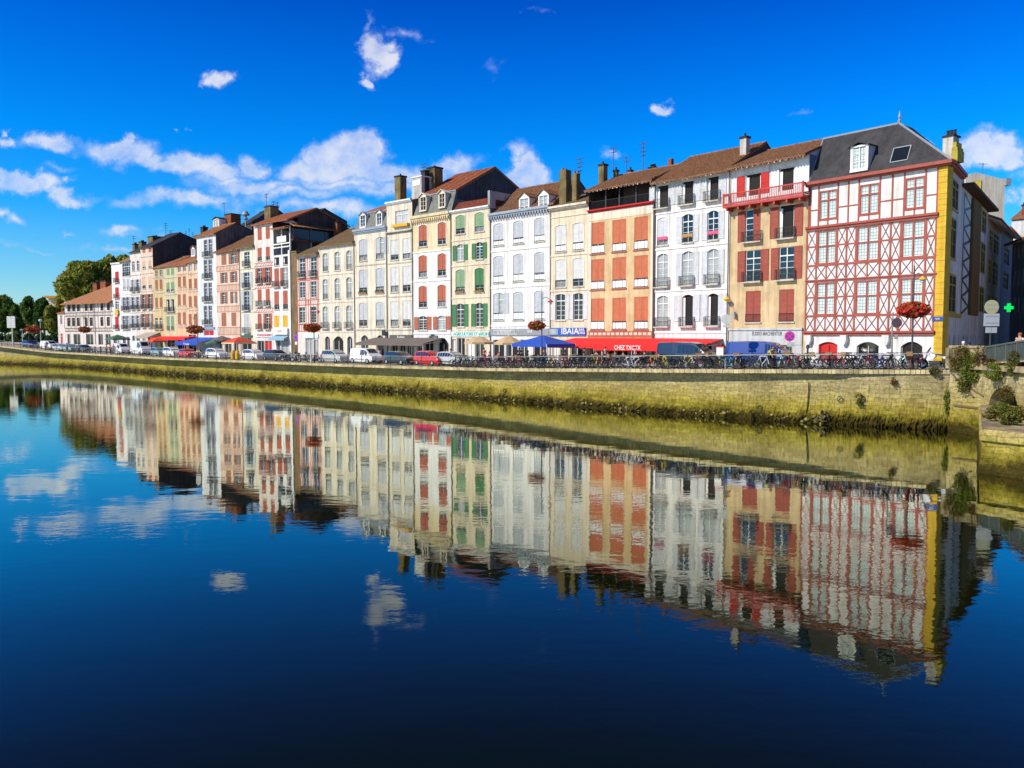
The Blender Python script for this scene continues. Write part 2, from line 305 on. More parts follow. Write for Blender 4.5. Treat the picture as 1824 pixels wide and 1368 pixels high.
def stone_mat(name, algae=True, upper=(0.42, 0.36, 0.25)):
    m = bpy.data.materials.new(name); m.use_nodes = True; t = m.node_tree; p = t.nodes['Principled BSDF']; p.inputs['Roughness'].default_value = 0.9; p.inputs['Specular IOR Level'].default_value = 0.15
    uv = t.nodes.new('ShaderNodeUVMap'); g = t.nodes.new('ShaderNodeNewGeometry'); sp = t.nodes.new('ShaderNodeSeparateXYZ'); t.links.new(g.outputs['Position'], sp.inputs[0])
    br = t.nodes.new('ShaderNodeTexBrick'); br.inputs['Scale'].default_value = 1.0; br.inputs['Mortar Size'].default_value = 0.016; br.inputs['Brick Width'].default_value = 0.62; br.squash = 1.5; br.squash_frequency = 3; br.inputs['Row Height'].default_value = 0.27; br.offset = 0.5
    br.inputs['Mortar Smooth'].default_value = 0.6; br.inputs['Bias'].default_value = 0.1
    br.inputs['Color1'].default_value = upper + (1,); br.inputs['Color2'].default_value = tuple(c * 0.72 for c in upper) + (1,); br.inputs['Mortar'].default_value = tuple(c * 0.5 for c in upper) + (1,)
    nu = t.nodes.new('ShaderNodeTexNoise'); nu.inputs['Scale'].default_value = 1.2; t.links.new(uv.outputs[0], nu.inputs['Vector'])
    wv = t.nodes.new('ShaderNodeMixRGB'); wv.blend_type = 'ADD'; wv.inputs[0].default_value = 0.4; t.links.new(uv.outputs[0], wv.inputs[1]); t.links.new(nu.outputs['Color'], wv.inputs[2]); t.links.new(wv.outputs[0], br.inputs['Vector'])
    n = t.nodes.new('ShaderNodeTexNoise'); n.inputs['Scale'].default_value = 0.8; n.inputs['Detail'].default_value = 8; n.inputs['Roughness'].default_value = 0.7; t.links.new(uv.outputs[0], n.inputs['Vector'])
    n3 = t.nodes.new('ShaderNodeTexNoise'); n3.inputs['Scale'].default_value = 4.5; n3.inputs['Detail'].default_value = 6; n3.inputs['Roughness'].default_value = 0.7; t.links.new(uv.outputs[0], n3.inputs['Vector'])
    def M_(op, a, b):
        q = t.nodes.new('ShaderNodeMath'); q.operation = op
        for i, v in enumerate((a, b)):
            if isinstance(v, (int, float)): q.inputs[i].default_value = v
            else: t.links.new(v, q.inputs[i])
        return q.outputs[0]
    z = M_('ADD', sp.outputs[2], M_('MULTIPLY', M_('SUBTRACT', n.outputs['Fac'], 0.5), 2.0)); z = M_('ADD', z, M_('MULTIPLY', M_('SUBTRACT', n3.outputs['Fac'], 0.5), 0.4))
    rp = t.nodes.new('ShaderNodeValToRGB'); mrr = t.nodes.new('ShaderNodeMapRange'); t.links.new(z, mrr.inputs[0]); mrr.inputs[1].default_value = 0; mrr.inputs[2].default_value = 4; t.links.new(mrr.outputs[0], rp.inputs[0])
    E = rp.color_ramp.elements
    if algae:
        E[0].position = 0; E[0].color = (0.10, 0.085, 0.02, 1); E[1].position = 1; E[1].color = (1, 1, 1, 1)
        for q, c in ((0.10, (0.16, 0.14, 0.03)), (0.17, (0.40, 0.38, 0.06)), (0.30, (0.80, 0.76, 0.22)), (0.44, (0.93, 0.88, 0.50)), (0.62, (0.92, 0.87, 0.68))): E.new(q).color = c + (1,)
    else:
        E[0].position = 0.2; E[0].color = (0.5, 0.45, 0.2, 1); E[1].position = 0.8; E[1].color = (1, 1, 1, 1)
    mm = t.nodes.new('ShaderNodeMixRGB'); mm.blend_type = 'MULTIPLY'; mm.inputs[0].default_value = 1; t.links.new(br.outputs[0], mm.inputs[1]); t.links.new(rp.outputs[0], mm.inputs[2])
    r2 = t.nodes.new('ShaderNodeValToRGB'); t.links.new(n3.outputs['Fac'], r2.inputs[0]); r2.color_ramp.elements[0].position = 0.28; r2.color_ramp.elements[0].color = (0.30, 0.28, 0.20, 1); r2.color_ramp.elements[1].position = 0.56; r2.color_ramp.elements[1].color = (1.15, 1.15, 1.1, 1)
    m2 = t.nodes.new('ShaderNodeMixRGB'); m2.blend_type = 'MULTIPLY'; m2.inputs[0].default_value = 0.8; t.links.new(mm.outputs[0], m2.inputs[1]); t.links.new(r2.outputs[0], m2.inputs[2])
    n5 = t.nodes.new('ShaderNodeTexNoise'); n5.inputs['Scale'].default_value = 0.22; n5.inputs['Detail'].default_value = 9; n5.inputs['Roughness'].default_value = 0.72; t.links.new(uv.outputs[0], n5.inputs['Vector'])
    r5 = t.nodes.new('ShaderNodeValToRGB'); t.links.new(n5.outputs['Fac'], r5.inputs[0]); r5.color_ramp.elements[0].position = 0.36; r5.color_ramp.elements[0].color = (0.42, 0.40, 0.30, 1); r5.color_ramp.elements[1].position = 0.56; r5.color_ramp.elements[1].color = (1.12, 1.10, 1.06, 1)
    m5 = t.nodes.new('ShaderNodeMixRGB'); m5.blend_type = 'MULTIPLY'; m5.inputs[0].default_value = 0.6; t.links.new(m2.outputs[0], m5.inputs[1]); t.links.new(r5.outputs[0], m5.inputs[2]); m2 = m5
    t.links.new(m2.outputs[0], p.inputs['Base Color'])
    b = t.nodes.new('ShaderNodeBump'); b.inputs['Strength'].default_value = 0.5; b.inputs['Distance'].default_value = 0.07
    hh = M_('ADD', M_('MULTIPLY', br.outputs['Fac'], -0.5), n3.outputs['Fac']); t.links.new(hh, b.inputs['Height']); t.links.new(b.outputs[0], p.inputs['Normal'])
    return m
QWALL = stone_mat('quay_masonry', True, (0.46, 0.40, 0.245)); ABUT = QWALL
ASPH = mat('asphalt', (0.06, 0.06, 0.06), 0.9, 0.3, 1.0, bump=0.2); PAVE = mat('pale_paving', (0.38, 0.34, 0.28), 0.9, 0.3, 0.8); COPE = mat('coping_stone', (0.62, 0.52, 0.28), 0.85, 0.5, 0.9, bump=0.3, streak=0.35)
def uvmesh(name, m, rows, us, parent=None, smooth=False):   # rows: list of point lists, uv = (u, arc down)
    me = bpy.data.meshes.new(name); n = len(rows[0]); vs = [v for r in rows for v in r]; fs = []; 
    for j in range(len(rows) - 1):
        for i in range(n - 1): fs.append((j*n+i, j*n+i+1, (j+1)*n+i+1, (j+1)*n+i))
    me.from_pydata([tuple(v) for v in vs], [], fs); me.materials.append(m); me.uv_layers.new(name='UVMap')
    ul = me.uv_layers[0].data
    for l in me.loops:
        v = me.vertices[l.vertex_index]; ul[l.index].uv = (us[l.vertex_index % n], v.co.z)
    bm = bmesh.new(); bm.from_mesh(me); bmesh.ops.recalc_face_normals(bm, faces=bm.faces); bm.to_mesh(me); bm.free()
    if smooth: me.polygons.foreach_set('use_smooth', [True] * len(me.polygons))
    o = bpy.data.objects.new(name, me); C.objects.link(o)
    if parent: o.parent = parent
    return o
# fine stations along the wall
def dens(arr, n):
    out = []
    for a, b in zip(arr, arr[1:]):
        for i in range(n): out.append(a + (b - a) * i / n)
    return out + [arr[-1]]
K = 8
fb = dens(base, K); fi = dens(inw, K); fz = dens(ez, K); fe = dens(edge, K)
us = [0]
for a, b in zip(fb, fb[1:]): us.append(us[-1] + (b - a).length)
rows = []
for (z, o, jt) in ((-0.6, 0.5, .05), (0.0, 0.42, .16), (0.16, 0.36, .16), (0.34, 0.26, .14), (0.52, 0.16, .08), (0.75, 0.05, .03), (1.4, 0.0, .02), (2.2, -0.05, .01), (None, -0.12, 0)):
    r = []
    for i in range(len(fb)):
        toe = min(1, max(0, (1530 - (912 + F * fb[i].x / fb[i].y)) / 120)) if z is not None and z < .7 else 1
        oo = (o * (0.15 + 0.85 * toe) if z is not None and z < .7 else o) + random.uniform(-jt, jt)
        q = fb[i] - fi[i] * oo; r.append((q.x, q.y, fz[i] - 0.1 if z is None else z + (random.uniform(-.04, .04) if jt > .05 else 0)))
    rows.append(r)
qw = uvmesh('quay_wall', QWALL, rows, us)
tag(qw, 'long stone river wall below the quayside, algae yellow at its foot', 'quay wall')
# coping slab, in separate stones
cp = MB()
for i in range(len(fb) - 1):
    if fb[i].y > 200: pass
    a, b, c, d = fe[i], fe[i+1], fb[i+1] + fi[i+1] * 0.5, fb[i] + fi[i] * 0.5
    z0, z1 = fz[i], fz[i+1]; th = 0.27
    jz = random.uniform(-.012, .012)
    gap = 0.03 if i % 3 == 0 else 0.0
    a = a + (b - a).normalized() * gap; d = d + (c - d).normalized() * gap
    z0 += jz; z1 += jz
    cp.add([(a.x,a.y,z0-th),(b.x,b.y,z1-th),(c.x,c.y,z1-th),(d.x,d.y,z0-th),(a.x,a.y,z0),(b.x,b.y,z1),(c.x,c.y,z1),(d.x,d.y,z0)],
           [(0,3,2,1),(4,5,6,7),(0,1,5,4),(1,2,6,5),(2,3,7,6),(3,0,4,7)])
cpo = cp.build('coping_slab', COPE, qw)
# ground sheet behind the wall
def strip(name, m, o1, o2, dz, i0=0, i1=None, kind='structure'):
    L1, L2 = off_line(o1), off_line(o2); b_ = MB(); i1 = i1 or len(edge)
    for i in range(i0, i1 - 1):
        b_.quad((L1[i].x, L1[i].y, ez[i]+dz), (L1[i+1].x, L1[i+1].y, ez[i+1]+dz), (L2[i+1].x, L2[i+1].y, ez[i+1]+dz), (L2[i].x, L2[i].y, ez[i]+dz))
    return tag(b_.build(name, m), kind=kind)
g = MB(); n = len(base); L1, L2 = off_line(2.0), off_line(19)
far = [Vector((p.x / p.y * 2500, 2500)) for p in base]
ext = [(base[-1] + Vector((4, -3)), 3.9), (Vector((60, 46)), 3.9), (Vector((150, 20)), 3.9), (Vector((400, 0)), 3.9)]
A_ = [(p.x, p.y, z - 0.03) for p, z in zip(L1, ez)] + [(p.x, p.y, z) for p, z in ext]
B_ = [(p.x, p.y, z - 0.03) for p, z in zip(L2, ez)] + [(p.x + 12, p.y + 12, z) for p, z in ext]
D_ = [(p.x, p.y, 3.4) for p in far] + [(1500, 2500, 3.4), (2500, 2300, 3.4), (3000, 1500, 3.4), (3000, 300, 3.4)]
for i in range(len(A_) - 1):
    g.quad(A_[i], A_[i+1], B_[i+1], B_[i]); g.quad(B_[i], B_[i+1], D_[i+1], D_[i])
tag(g.build('ground', PAVE), kind='structure')
strip('quay_road', ASPH, 5.6, 9.6, 0.0)
kb = MB(); L1, L2 = off_line(9.6), off_line(9.75)
for i in range(len(edge) - 1):
    kb.add([(L1[i].x,L1[i].y,ez[i]-.05),(L1[i+1].x,L1[i+1].y,ez[i+1]-.05),(L2[i+1].x,L2[i+1].y,ez[i+1]-.05),(L2[i].x,L2[i].y,ez[i]-.05),
            (L1[i].x,L1[i].y,ez[i]+.1),(L1[i+1].x,L1[i+1].y,ez[i+1]+.1),(L2[i+1].x,L2[i+1].y,ez[i+1]+.1),(L2[i].x,L2[i].y,ez[i]+.1)], [(4,5,6,7),(0,1,5,4),(2,3,7,6)])
tag(kb.build('kerb', STONE), kind='structure')
strip('terrace_pavement', PAVE, 9.75, 20, 0.09)

# ------------------------------------------------------------------ facade machinery
class Bld:
    def __init__(b, name, label, p0, p1, zg, dep=11, cat='building', group=None):
        b.p0 = p0; d = p1 - p0; b.W = d.length; b.d = d / b.W; b.n = Vector((-b.d.y, b.d.x)); b.zg = zg; b.dep = dep
        b.root = empty(name, (p0.x, p0.y, zg), math.atan2(b.d.y, b.d.x), label=label, cat=cat, group=group); b.holes = []
        b.mid = None
    def loc(b, px, py, yo=0.0):
        k, zt = kz(px, py); q = b.p0 + b.n * yo
        t = (k * q.y - q.x) / (b.d.x - k * b.d.y); return t, CZ + (q.y + t * b.d.y) * zt - b.zg
    def s(b, px, py=500, yo=0.0): return b.loc(px, py, yo)[0]
    def z(b, py, px=None, yo=0.0):
        if px is None: px = b.mid
        return b.loc(px, py, yo)[1]
    def wall(b, z1, m, thick=0.24, z0=-0.4, name='wall', sides=True, smat=None, back=True, upper=None):
        W = b.W; mb = MB(); H = b.holes; us_ = upper[0] if upper else 1e9
        xs = sorted(set([0, W] + [v for h in H for v in h[:2]])); zs = sorted(set([z0, z1] + ([us_] if upper else []) + [v for h in H for v in h[2:4]]))
        for i in range(len(xs) - 1):
            for j in range(len(zs) - 1):
                cx, cz_ = (xs[i] + xs[i+1]) / 2, (zs[j] + zs[j+1]) / 2
                if any(h[0] < cx < h[1] and h[2] < cz_ < h[3] for h in H) or cz_ > z1 or cx < 0 or cx > W: continue
                mb.quad((xs[i],0,zs[j]), (xs[i+1],0,zs[j]), (xs[i+1],0,zs[j+1]), (xs[i],0,zs[j+1]), 2 if cz_ > us_ else 0)
        for x0, x1, za, zb, ar in H:
            mb.quad((x0,0,za),(x0,thick,za),(x0,thick,zb),(x0,0,zb)); mb.quad((x1,0,za),(x1,0,zb),(x1,thick,zb),(x1,thick,za)); mb.quad((x0,0,za),(x1,0,za),(x1,thick,za),(x0,thick,za))
            if ar:
                n = 8; c, hw = (x0+x1)/2, (x1-x0)/2
                pt = [(x0 + (x1-x0)*i/n, zb - ar*((x0 + (x1-x0)*i/n - c)/hw)**2) for i in range(n+1)]
                for (xa, ha), (xb, hb) in zip(pt, pt[1:]):
                    if abs(zb-ha) + abs(zb-hb) > 1e-4: mb.quad((xa,0,ha),(xb,0,hb),(xb,0,zb),(xa,0,zb), 2 if zb > us_ else 0)
                    mb.quad((xa,0,ha),(xa,thick,ha),(xb,thick,hb),(xb,0,hb))
            else: mb.quad((x0,0,zb),(x0,thick,zb),(x1,thick,zb),(x1,0,zb))
        D = b.dep
        if back:
            mb.quad((0,0,z1),(W,0,z1),(W,D,z1),(0,D,z1), 1); mb.quad((0,D,z0),(W,D,z0),(W,D,z1),(0,D,z1), 1)
        if sides:
            e=.01; mb.quad((e,0.001,z0),(e,D,z0),(e,D,z1),(e,0.001,z1), 1); mb.quad((W-e,0.001,z0),(W-e,D,z0),(W-e,D,z1),(W-e,0.001,z1), 1)
        b.wtop = z1; b.wm = m; b.sm = smat or m
        return mb.build(name, [m, smat or m, upper[1] if upper else m], b.root)
    def band(b, z, h, m=None, out=0.08, name='cornice', x0=0, x1=None):
        for zz, hh in (z if isinstance(z, list) else [(z, h)]): o = MB().box(x0, b.W if x1 is None else x1, -out, 0.0, zz - hh/2, zz + hh/2).build('string_course', m or STONE, b.root)
        return o
    def cornice(b, z, h, m=None, out=0.3, dent=False):
        mb = MB(); W = b.W
        mb.box(-0.02, W, -out, 0.02, z + h*0.55, z + h); mb.box(0, W, -out*0.65, 0.02, z + h*0.25, z + h*0.55); mb.box(0, W, -out*0.3, 0.02, z, z + h*0.25)
        if dent:
            k = int(W / 0.42)
            for i in range(k): mb.box(i*W/k + .05, i*W/k + .24, -out*0.85, -0.0, z + h*0.0 - .15, z + h*0.3)
        return mb.build('cornice', m or STONE, b.root)
    def roof(b, ze, zr, yr, m, oh=0.5, zback=None, ox=0.1, corr=True, gable=None, step=0.30, ybk=None, hipL=0, th=0.14):
        """tiled roof: eave at ze, ridge zr at depth yr, falling back to zback"""
        W, D = b.W, (ybk or b.dep); zback = ze if zback is None else zback; mb = MB()
        sl = (zr - ze) / yr; x0, x1 = -ox, W + ox; n = max(2, int((x1 - x0) / step)) * 6 if corr else 1
        amp = 0.075 if corr else 0
        def prof(y, zz):
            r = []
            for i in range(n + 1):
                x = x0 + (x1 - x0) * i / n; r.append((x, y, zz + amp * math.cos(i * math.pi / 3)))
            return r
        fr = prof(-oh, ze - oh * sl); mid = prof(yr, zr)
        if hipL:
            fr = [(x, y, z) for x, y, z in fr]; mid = [(max(x, x0 + hipL), y, z) for x, y, z in mid]
        rows_ = [fr, mid]; nn = n + 1
        for rr in range(1):
            vs = rows_[rr] + rows_[rr+1]; mb.add(vs, [(i, i+1, i+1+nn, i+nn) for i in range(n)])
        lo = [(x, y, z - th) for x, y, z in fr]; lom = [(x, y, z - th) for x, y, z in mid]
        mb.add(fr + lo, [(i, i+1, i+1+nn, i+nn) for i in range(n)]); mb.add(lo + lom, [(i, i+1, i+1+nn, i+nn) for i in range(n)])
        xL = x0 + hipL
        mb.quad((xL, yr, zr+amp), (x1, yr, zr+amp), (x1, D, zback), (x0, D, zback))
        if hipL: mb.add([(x0, -oh, ze-oh*sl), (xL, yr, zr), (x0, D, zback)], [(0, 1, 2)])
        # ridge
        mb.box(xL, x1, yr-.12, yr+.12, zr-.02, zr+.10)
        for x in ((x1,) if hipL else (x0, x1)): mb.quad((x, -oh, ze-oh*sl), (x, -oh, ze-oh*sl-th), (x, yr, zr-th), (x, yr, zr))
        ro = mb.build('roof', m, b.root)
        # gable ends
        gm = gable or b.sm; g = MB()
        for x in (W - 0.01,) + (() if hipL else (0.01,)):
            g.add([(x, 0, b.wtop), (x, D, b.wtop), (x, D, max(b.wtop, zback-.1)), (x, yr, zr-.1), (x, 0, max(b.wtop, ze-.1))], [(0, 1, 2, 3, 4)])
        g.build('gable', gm, b.root)
        # rafter tails
        if corr and oh > 0.3:
            t = MB(); k = int(W / 0.55)
            for i in range(k + 1):
                x = 0.1 + i * (W - .2) / k; t.add([(x-.05,-oh+.08,ze-(oh-.08)*sl-th-.13),(x+.05,-oh+.08,ze-(oh-.08)*sl-th-.13),(x+.05,0,ze-th-.13),(x-.05,0,ze-th-.13),
                    (x-.05,-oh+.08,ze-(oh-.08)*sl-th),(x+.05,-oh+.08,ze-(oh-.08)*sl-th),(x+.05,0,ze-th),(x-.05,0,ze-th)], [(0,3,2,1),(4,5,6,7),(0,1,5,4),(1,2,6,5),(2,3,7,6),(3,0,4,7)])
            t.build('rafter_tails', b.raf if hasattr(b, 'raf') else FRAMEW, b.root)
        return ro
    def chimney(b, px0, px1, yt, yb, yo, m=CHIM, pots=2, dy=None, cap=True):
        x0 = b.s(px0, (yt+yb)/2, yo); x1 = b.s(px1, (yt+yb)/2, yo); 
        # visible width includes the receding side
        w = (x1 - x0); a = w * 0.55; dy = dy or max(0.4, w * 0.5); zt = b.z(yt, px0, yo); zb = b.z(yb, px1, yo) - 1.5
        mb = MB(); mb.box(x0, x0+a, yo, yo+dy, zb, zt - .25)
        o = mb.build('chimney', m, b.root)
        if cap:
            c = MB(); c.box(x0-.08, x0+a+.08, yo-.08, yo+dy+.08, zt-.25, zt-.05)
            for i in range(pots): c.lathe([(.12,0),(.1,.3),(.13,.32)], 8, (x0 + a*(i+.5)/pots, yo+dy/2, zt-.05))
            c.build('chimney_cap', SOOT, o)
        return o
    def dormer(b, pxc, pw, yt, yb, m=FRAMEW, roofm=None, depth=2.0, yo=0.35, ped=True, pane=NET, rise=0.5):
        s0 = b.s(pxc - pw/2, (yt+yb)/2, yo); s1 = b.s(pxc + pw/2, (yt+yb)/2, yo); zt = b.z(yt, pxc, yo); zb = b.z(yb, pxc, yo); c = (s0+s1)/2; f = 0.16
        mb = MB(); mb.box(s0-f, s0, yo, yo+depth, zb-.1, zt); mb.box(s1, s1+f, yo, yo+depth, zb-.1, zt); mb.box(s0-f, s1+f, yo-.03, yo+depth, zt, zt+.15); mb.box(s0-f, s1+f, yo-.06, yo+.3, zb-.2, zb)
        mb.box(c-.04, c+.04, yo+.04, yo+.10, zb, zt); mb.box(s0, s0+.07, yo+.04, yo+.1, zb, zt); mb.box(s1-.07, s1, yo+.04, yo+.1, zb, zt)
        for i in (1, 2): mb.box(s0, s1, yo+.05, yo+.09, zb+(zt-zb)*i/3-.02, zb+(zt-zb)*i/3+.02)
        o = mb.build('dormer', m, b.root)
        MB().box(s0, s1, yo+.11, yo+.14, zb, zt).build('pane', pane, o)
        r = MB(); h = rise
        r.add([(s0-f-.15, yo-.2, zt+.13), (c, yo-.2, zt+.13+h), (s1+f+.15, yo-.2, zt+.13), (s0-f-.15, yo+depth, zt+.13), (c, yo+depth, zt+.13+h), (s1+f+.15, yo+depth, zt+.13),
               (s0-f-.15, yo-.2, zt+.03), (c, yo-.2, zt+.03+h), (s1+f+.15, yo-.2, zt+.03), (s0-f-.15, yo+depth, zt+.03), (s1+f+.15, yo+depth, zt+.03)],
              [(0,1,4,3),(1,2,5,4),(0,6,7,1),(1,7,8,2),(6,9,3,0),(8,2,5,10)])
        r.build('dormer_roof', roofm or ZINC, o)
        if ped: MB().prism_y([(s0-f, zt+.14), (s1+f, zt+.14), (c, zt+.10+h)], yo-.02, yo+.1).build('pediment', m, o)
        return o
    def mansard(b, z0, z1, ins, m, D=None, insx=0.05):
        W, D = b.W, D or b.dep; mb = MB()
        P = [(0,0.1,z0),(W,0.1,z0),(W,D,z0),(0,D,z0),(insx,ins,z1),(W-insx,ins,z1),(W-insx,D-ins,z1),(insx,D-ins,z1)]
        mb.add(P, [(0,1,5,4),(1,2,6,5),(2,3,7,6),(3,0,4,7),(4,5,6,7)]); o = mb.build('roof', m, b.root)
        MB().box(insx, W-insx, ins-.12, ins+.08, z1-.03, z1+.10).build('roof_flashing', ZINC, o); return o
    def aerial(b, px, yt, yb, yo, n=3):
        s, zt = b.loc(px, yt, yo); zb = b.z(yb, px, yo) - 1.0; mb = MB(); mb.tube((s, yo, zb), (s, yo, zt), 0.045, 5)
        for i in range(n):
            z = zt - .15 - i*.45; l = .55 - .1*i; mb.tube((s-l, yo, z), (s+l, yo, z), 0.028, 4)
            for j in range(-2, 3): mb.tube((s + l*j/2.2, yo-.2, z), (s + l*j/2.2, yo+.2, z), 0.02, 4)
        return mb.build('aerial', flat('aerial_metal', (0.08, 0.08, 0.09), 0.5), b.root)
    def pipe(b, s, z0=0.2, z1=None, m=None):
        return MB().tube((s, -0.1, z0), (s, -0.1, z1 or b.wtop), 0.055, 6).build('downpipe', m or flat('dark_downpipe', (0.10, 0.09, 0.08), 0.5), b.root)
    def text(b, t, px, py, h, m, width=None, out=0.12, name='lettering'):
        s, z = b.loc(px, py, -out); return text(t, h, m, b.root, s, -out, z, name, width)

def leaf(par, x0, x1, za, zb, y0, y1, m, at=None, slats=True):
    """one louvred shutter leaf; at = function giving the arched top height at x"""
    n = 5 if at else 1; top = [(x0 + (x1-x0)*i/n, (at(x0 + (x1-x0)*i/n) if at else zb)) for i in range(n+1)]
    mb = MB(); mb.prism_y([(x0, za), (x1, za)] + top[::-1], y0 + .028, y1); e_ = min(.07, (x1-x0)*.18)
    tz = min(p[1] for p in top)
    mb.box(x0, x0+e_, y0, y0+.028, za, tz); mb.box(x1-e_, x1, y0, y0+.028, za, tz)
    for f in (0, 0.5, 1): z = za + (tz - za - .09)*f; mb.box(x0+e_, x1-e_, y0+.001, y0+.028, z, z+.09)
    if slats:
        k = int((tz - za) / 0.11)
        for i in range(1, k):
            z = za + (tz-za)*i/k; mb.add([(x0+e_, y0+.004, z-.05), (x1-e_, y0+.004, z-.05), (x1-e_, y0+.028, z+.02), (x0+e_, y0+.028, z+.02)], [(0,1,2,3)])
    return mb.build('shutter', m, par)
CURT = flat('window_lace', (0.80, 0.80, 0.80), 0.8)
def window(b, s, w, za, zb, st='n', sh=LGREY, arch=0.0, bot='', fr=FRAMEW, pane=None, cov=0.74, bars=3, dt=1.0, sill=STONE, surround=None, y=0.10):
    """st: c closed shutters over the top part, C fully closed, o open shutters, n none, d dark opening, l/r one leaf open;
       bot: g grille in the opening, b small balcony, s sill, f flower box, p planks"""
    x0, x1 = s - w/2, s + w/2; h = zb - za; b.holes.append((x0, x1, za, zb, arch))
    at = (lambda x: zb - arch*((x-s)/(w/2))**2) if arch else None
    mb = MB(); f = .065 if w > .8 else .05
    mb.box(x0, x0+f, y, y+.07, za, zb); mb.box(x1-f, x1, y, y+.07, za, zb); mb.box(x0+f, x1-f, y, y+.07, za, za+f); 
    if not arch: mb.box(x0+f, x1-f, y, y+.07, zb-f, zb)
    if st != 'd':
        mb.box(s-f*.6, s+f*.6, y-.01, y+.07, za+f, zb-.02)
        tr = za + h*0.74
        if h > 1.6: mb.box(x0+f, x1-f, y-.012, y+.07, tr-.05, tr+.05)
        for i in range(1, bars+1):
            z = za + (tr - za)*i/(bars+1) if h > 1.6 else za + h*i/(bars+1)
            mb.box(x0+f, s-f*.6, y+.01, y+.05, z-.018, z+.018); mb.box(s+f*.6, x1-f, y+.01, y+.05, z-.018, z+.018)
    else:
        mb.box(x0+f, x0+f+w*.16, y+.02, y+.06, za+f, zb-.3); mb.box(x1-f-.05, x1-f, y-.0, y+.3, za+f, zb-.3)
    o = mb.build('window', fr, b.root)
    pm = pane or (DARK if st == 'd' else random.choice([GLASS, GLASS, NET]))
    n = 8 if arch else 1; top = [(x0 + w*i/n, (at(x0 + w*i/n) if at else zb)) for i in range(n+1)]
    yy = y + (.12 if st == 'd' else .055)
    MB().prism_y([(x0, za), (x1, za)] + top[::-1], yy, yy+.02).build('pane', pm, o)
    if surround:
        q = MB(); q.box(x0-.12, x0, -.03, .02, za-.1, zb+.05); q.box(x1, x1+.12, -.03, .02, za-.1, zb+.05)
        if arch:
            for (xa, ha), (xb, hb) in zip(top, top[1:]): q.prism_y([(xa, ha), (xb, hb), (xb, hb+.14), (xa, ha+.14)], -.03, .02)
        else: q.box(x0, x1, -.03, .02, zb, zb+.12)
        q.build('window_surround', surround, o)
    if st in 'clr': cov += random.uniform(-.035, .03)
    if st in 'cClr':
        zc = za + h*(1-cov) if st != 'C' else za + .02
        at2 = (lambda x: at(x) - .01) if at else None
        if st != 'r': leaf(o, x0+.01, s-.008, zc, zb-.01, .02, .06, sh, at2)
        if st != 'l': leaf(o, s+.008, x1-.01, zc, zb-.01, .02, .06, sh, at2)
        if st == 'l': leaf(o, x1+.02, x1+w/2, zc, zb-.05, -.06, -.02, sh)
        if st == 'r': leaf(o, x0-w/2, x0-.02, zc, zb-.05, -.06, -.02, sh)
    if st in 'o':
        zt = zb - arch*0.5
        leaf(o, x0-w*.52, x0-.02, za+.05, zt, -.07, -.02, sh); leaf(o, x1+.02, x1+w*.52, za+.05, zt, -.07, -.02, sh)
    if 'g' in bot or 'f' in bot or 'l' in bot:
        gm = MB(); gh = min(h*.26, 0.95); 
        gm.box(x0, x1, -.03, -.005, za+gh-.02, za+gh+.02); gm.box(x0, x1, -.03, -.005, za+.08, za+.11)
        k = max(4, int(w/(.14 if 'l' not in bot else .4)))
        for i in range(k+1): x = x0 + w*i/k; gm.box(x-.011, x+.011, -.027, -.009, za+.08, za+gh)
        gm.build('window_guard', IRON, o)
    if 'l' in bot: MB().box(x0+.05, x1-.05, .005, .03, za+.1, za+h*(1-cov)-.12).build('lace_panel', CURT, o)
    if 'b' in bot:
        q = MB(); q.box(x0-.22, x1+.22, -.42, 0, za-.14, za-.02); q.build('balcony_slab', STONE, o)
        gm = MB(); gh = .9; 
        for zz in (za+gh, za+.1): gm.box(x0-.2, x1+.2, -.40, -.37, zz-.018, zz+.018); gm.box(x0-.2, x0-.17, -.37, 0, zz-.018, zz+.018); gm.box(x1+.17, x1+.2, -.37, 0, zz-.018, zz+.018)
        k = int((w+.4)/.13)
        for i in range(k+1): x = x0-.2 + (w+.4)*i/k; gm.box(x-.012, x+.012, -.395, -.375, za-.02, za+gh)
        for i in range(3):
            for x in (x0-.19, x1+.19): gm.box(x-.012, x+.012, -.3+.1*i, -.28+.1*i, za-.02, za+gh)
        gm.build('balcony_railing', IRON, o)
    if 's' in bot or 'g' in bot or 'f' in bot or 'l' in bot:
        MB().box(x0-.1, x1+.1, -.12, .0, za-.13, za-.003).build('sill', sill, o)
    if 'f' in bot:
        MB().box(x0+.05, x1-.05, -.25, -.06, za+.02, za+.2).build('flower_box', flat('terracotta_box', (0.35, 0.14, 0.06), 0.8), o)
        fl = MB()
        for i in range(60):
            c = Vector((random.uniform(x0+.05, x1-.05), random.uniform(-.32, -.03), za + random.uniform(.15, .45))); blob(fl, c, .06)
        fl.build('plants', flat('plant_green', (0.08, 0.16, 0.03), 0.8), o)
    return o
def blob(mb, c, r, mi=0):
    a = Vector((random.uniform(-1, 1), random.uniform(-1, 1), random.uniform(-1, 1))).normalized(); u = a.orthogonal().normalized() * r; v = a.cross(u).normalized() * r
    mb.add([c-u-v, c+u-v, c+u+v, c-u+v], [(0, 1, 2, 3)], mi)
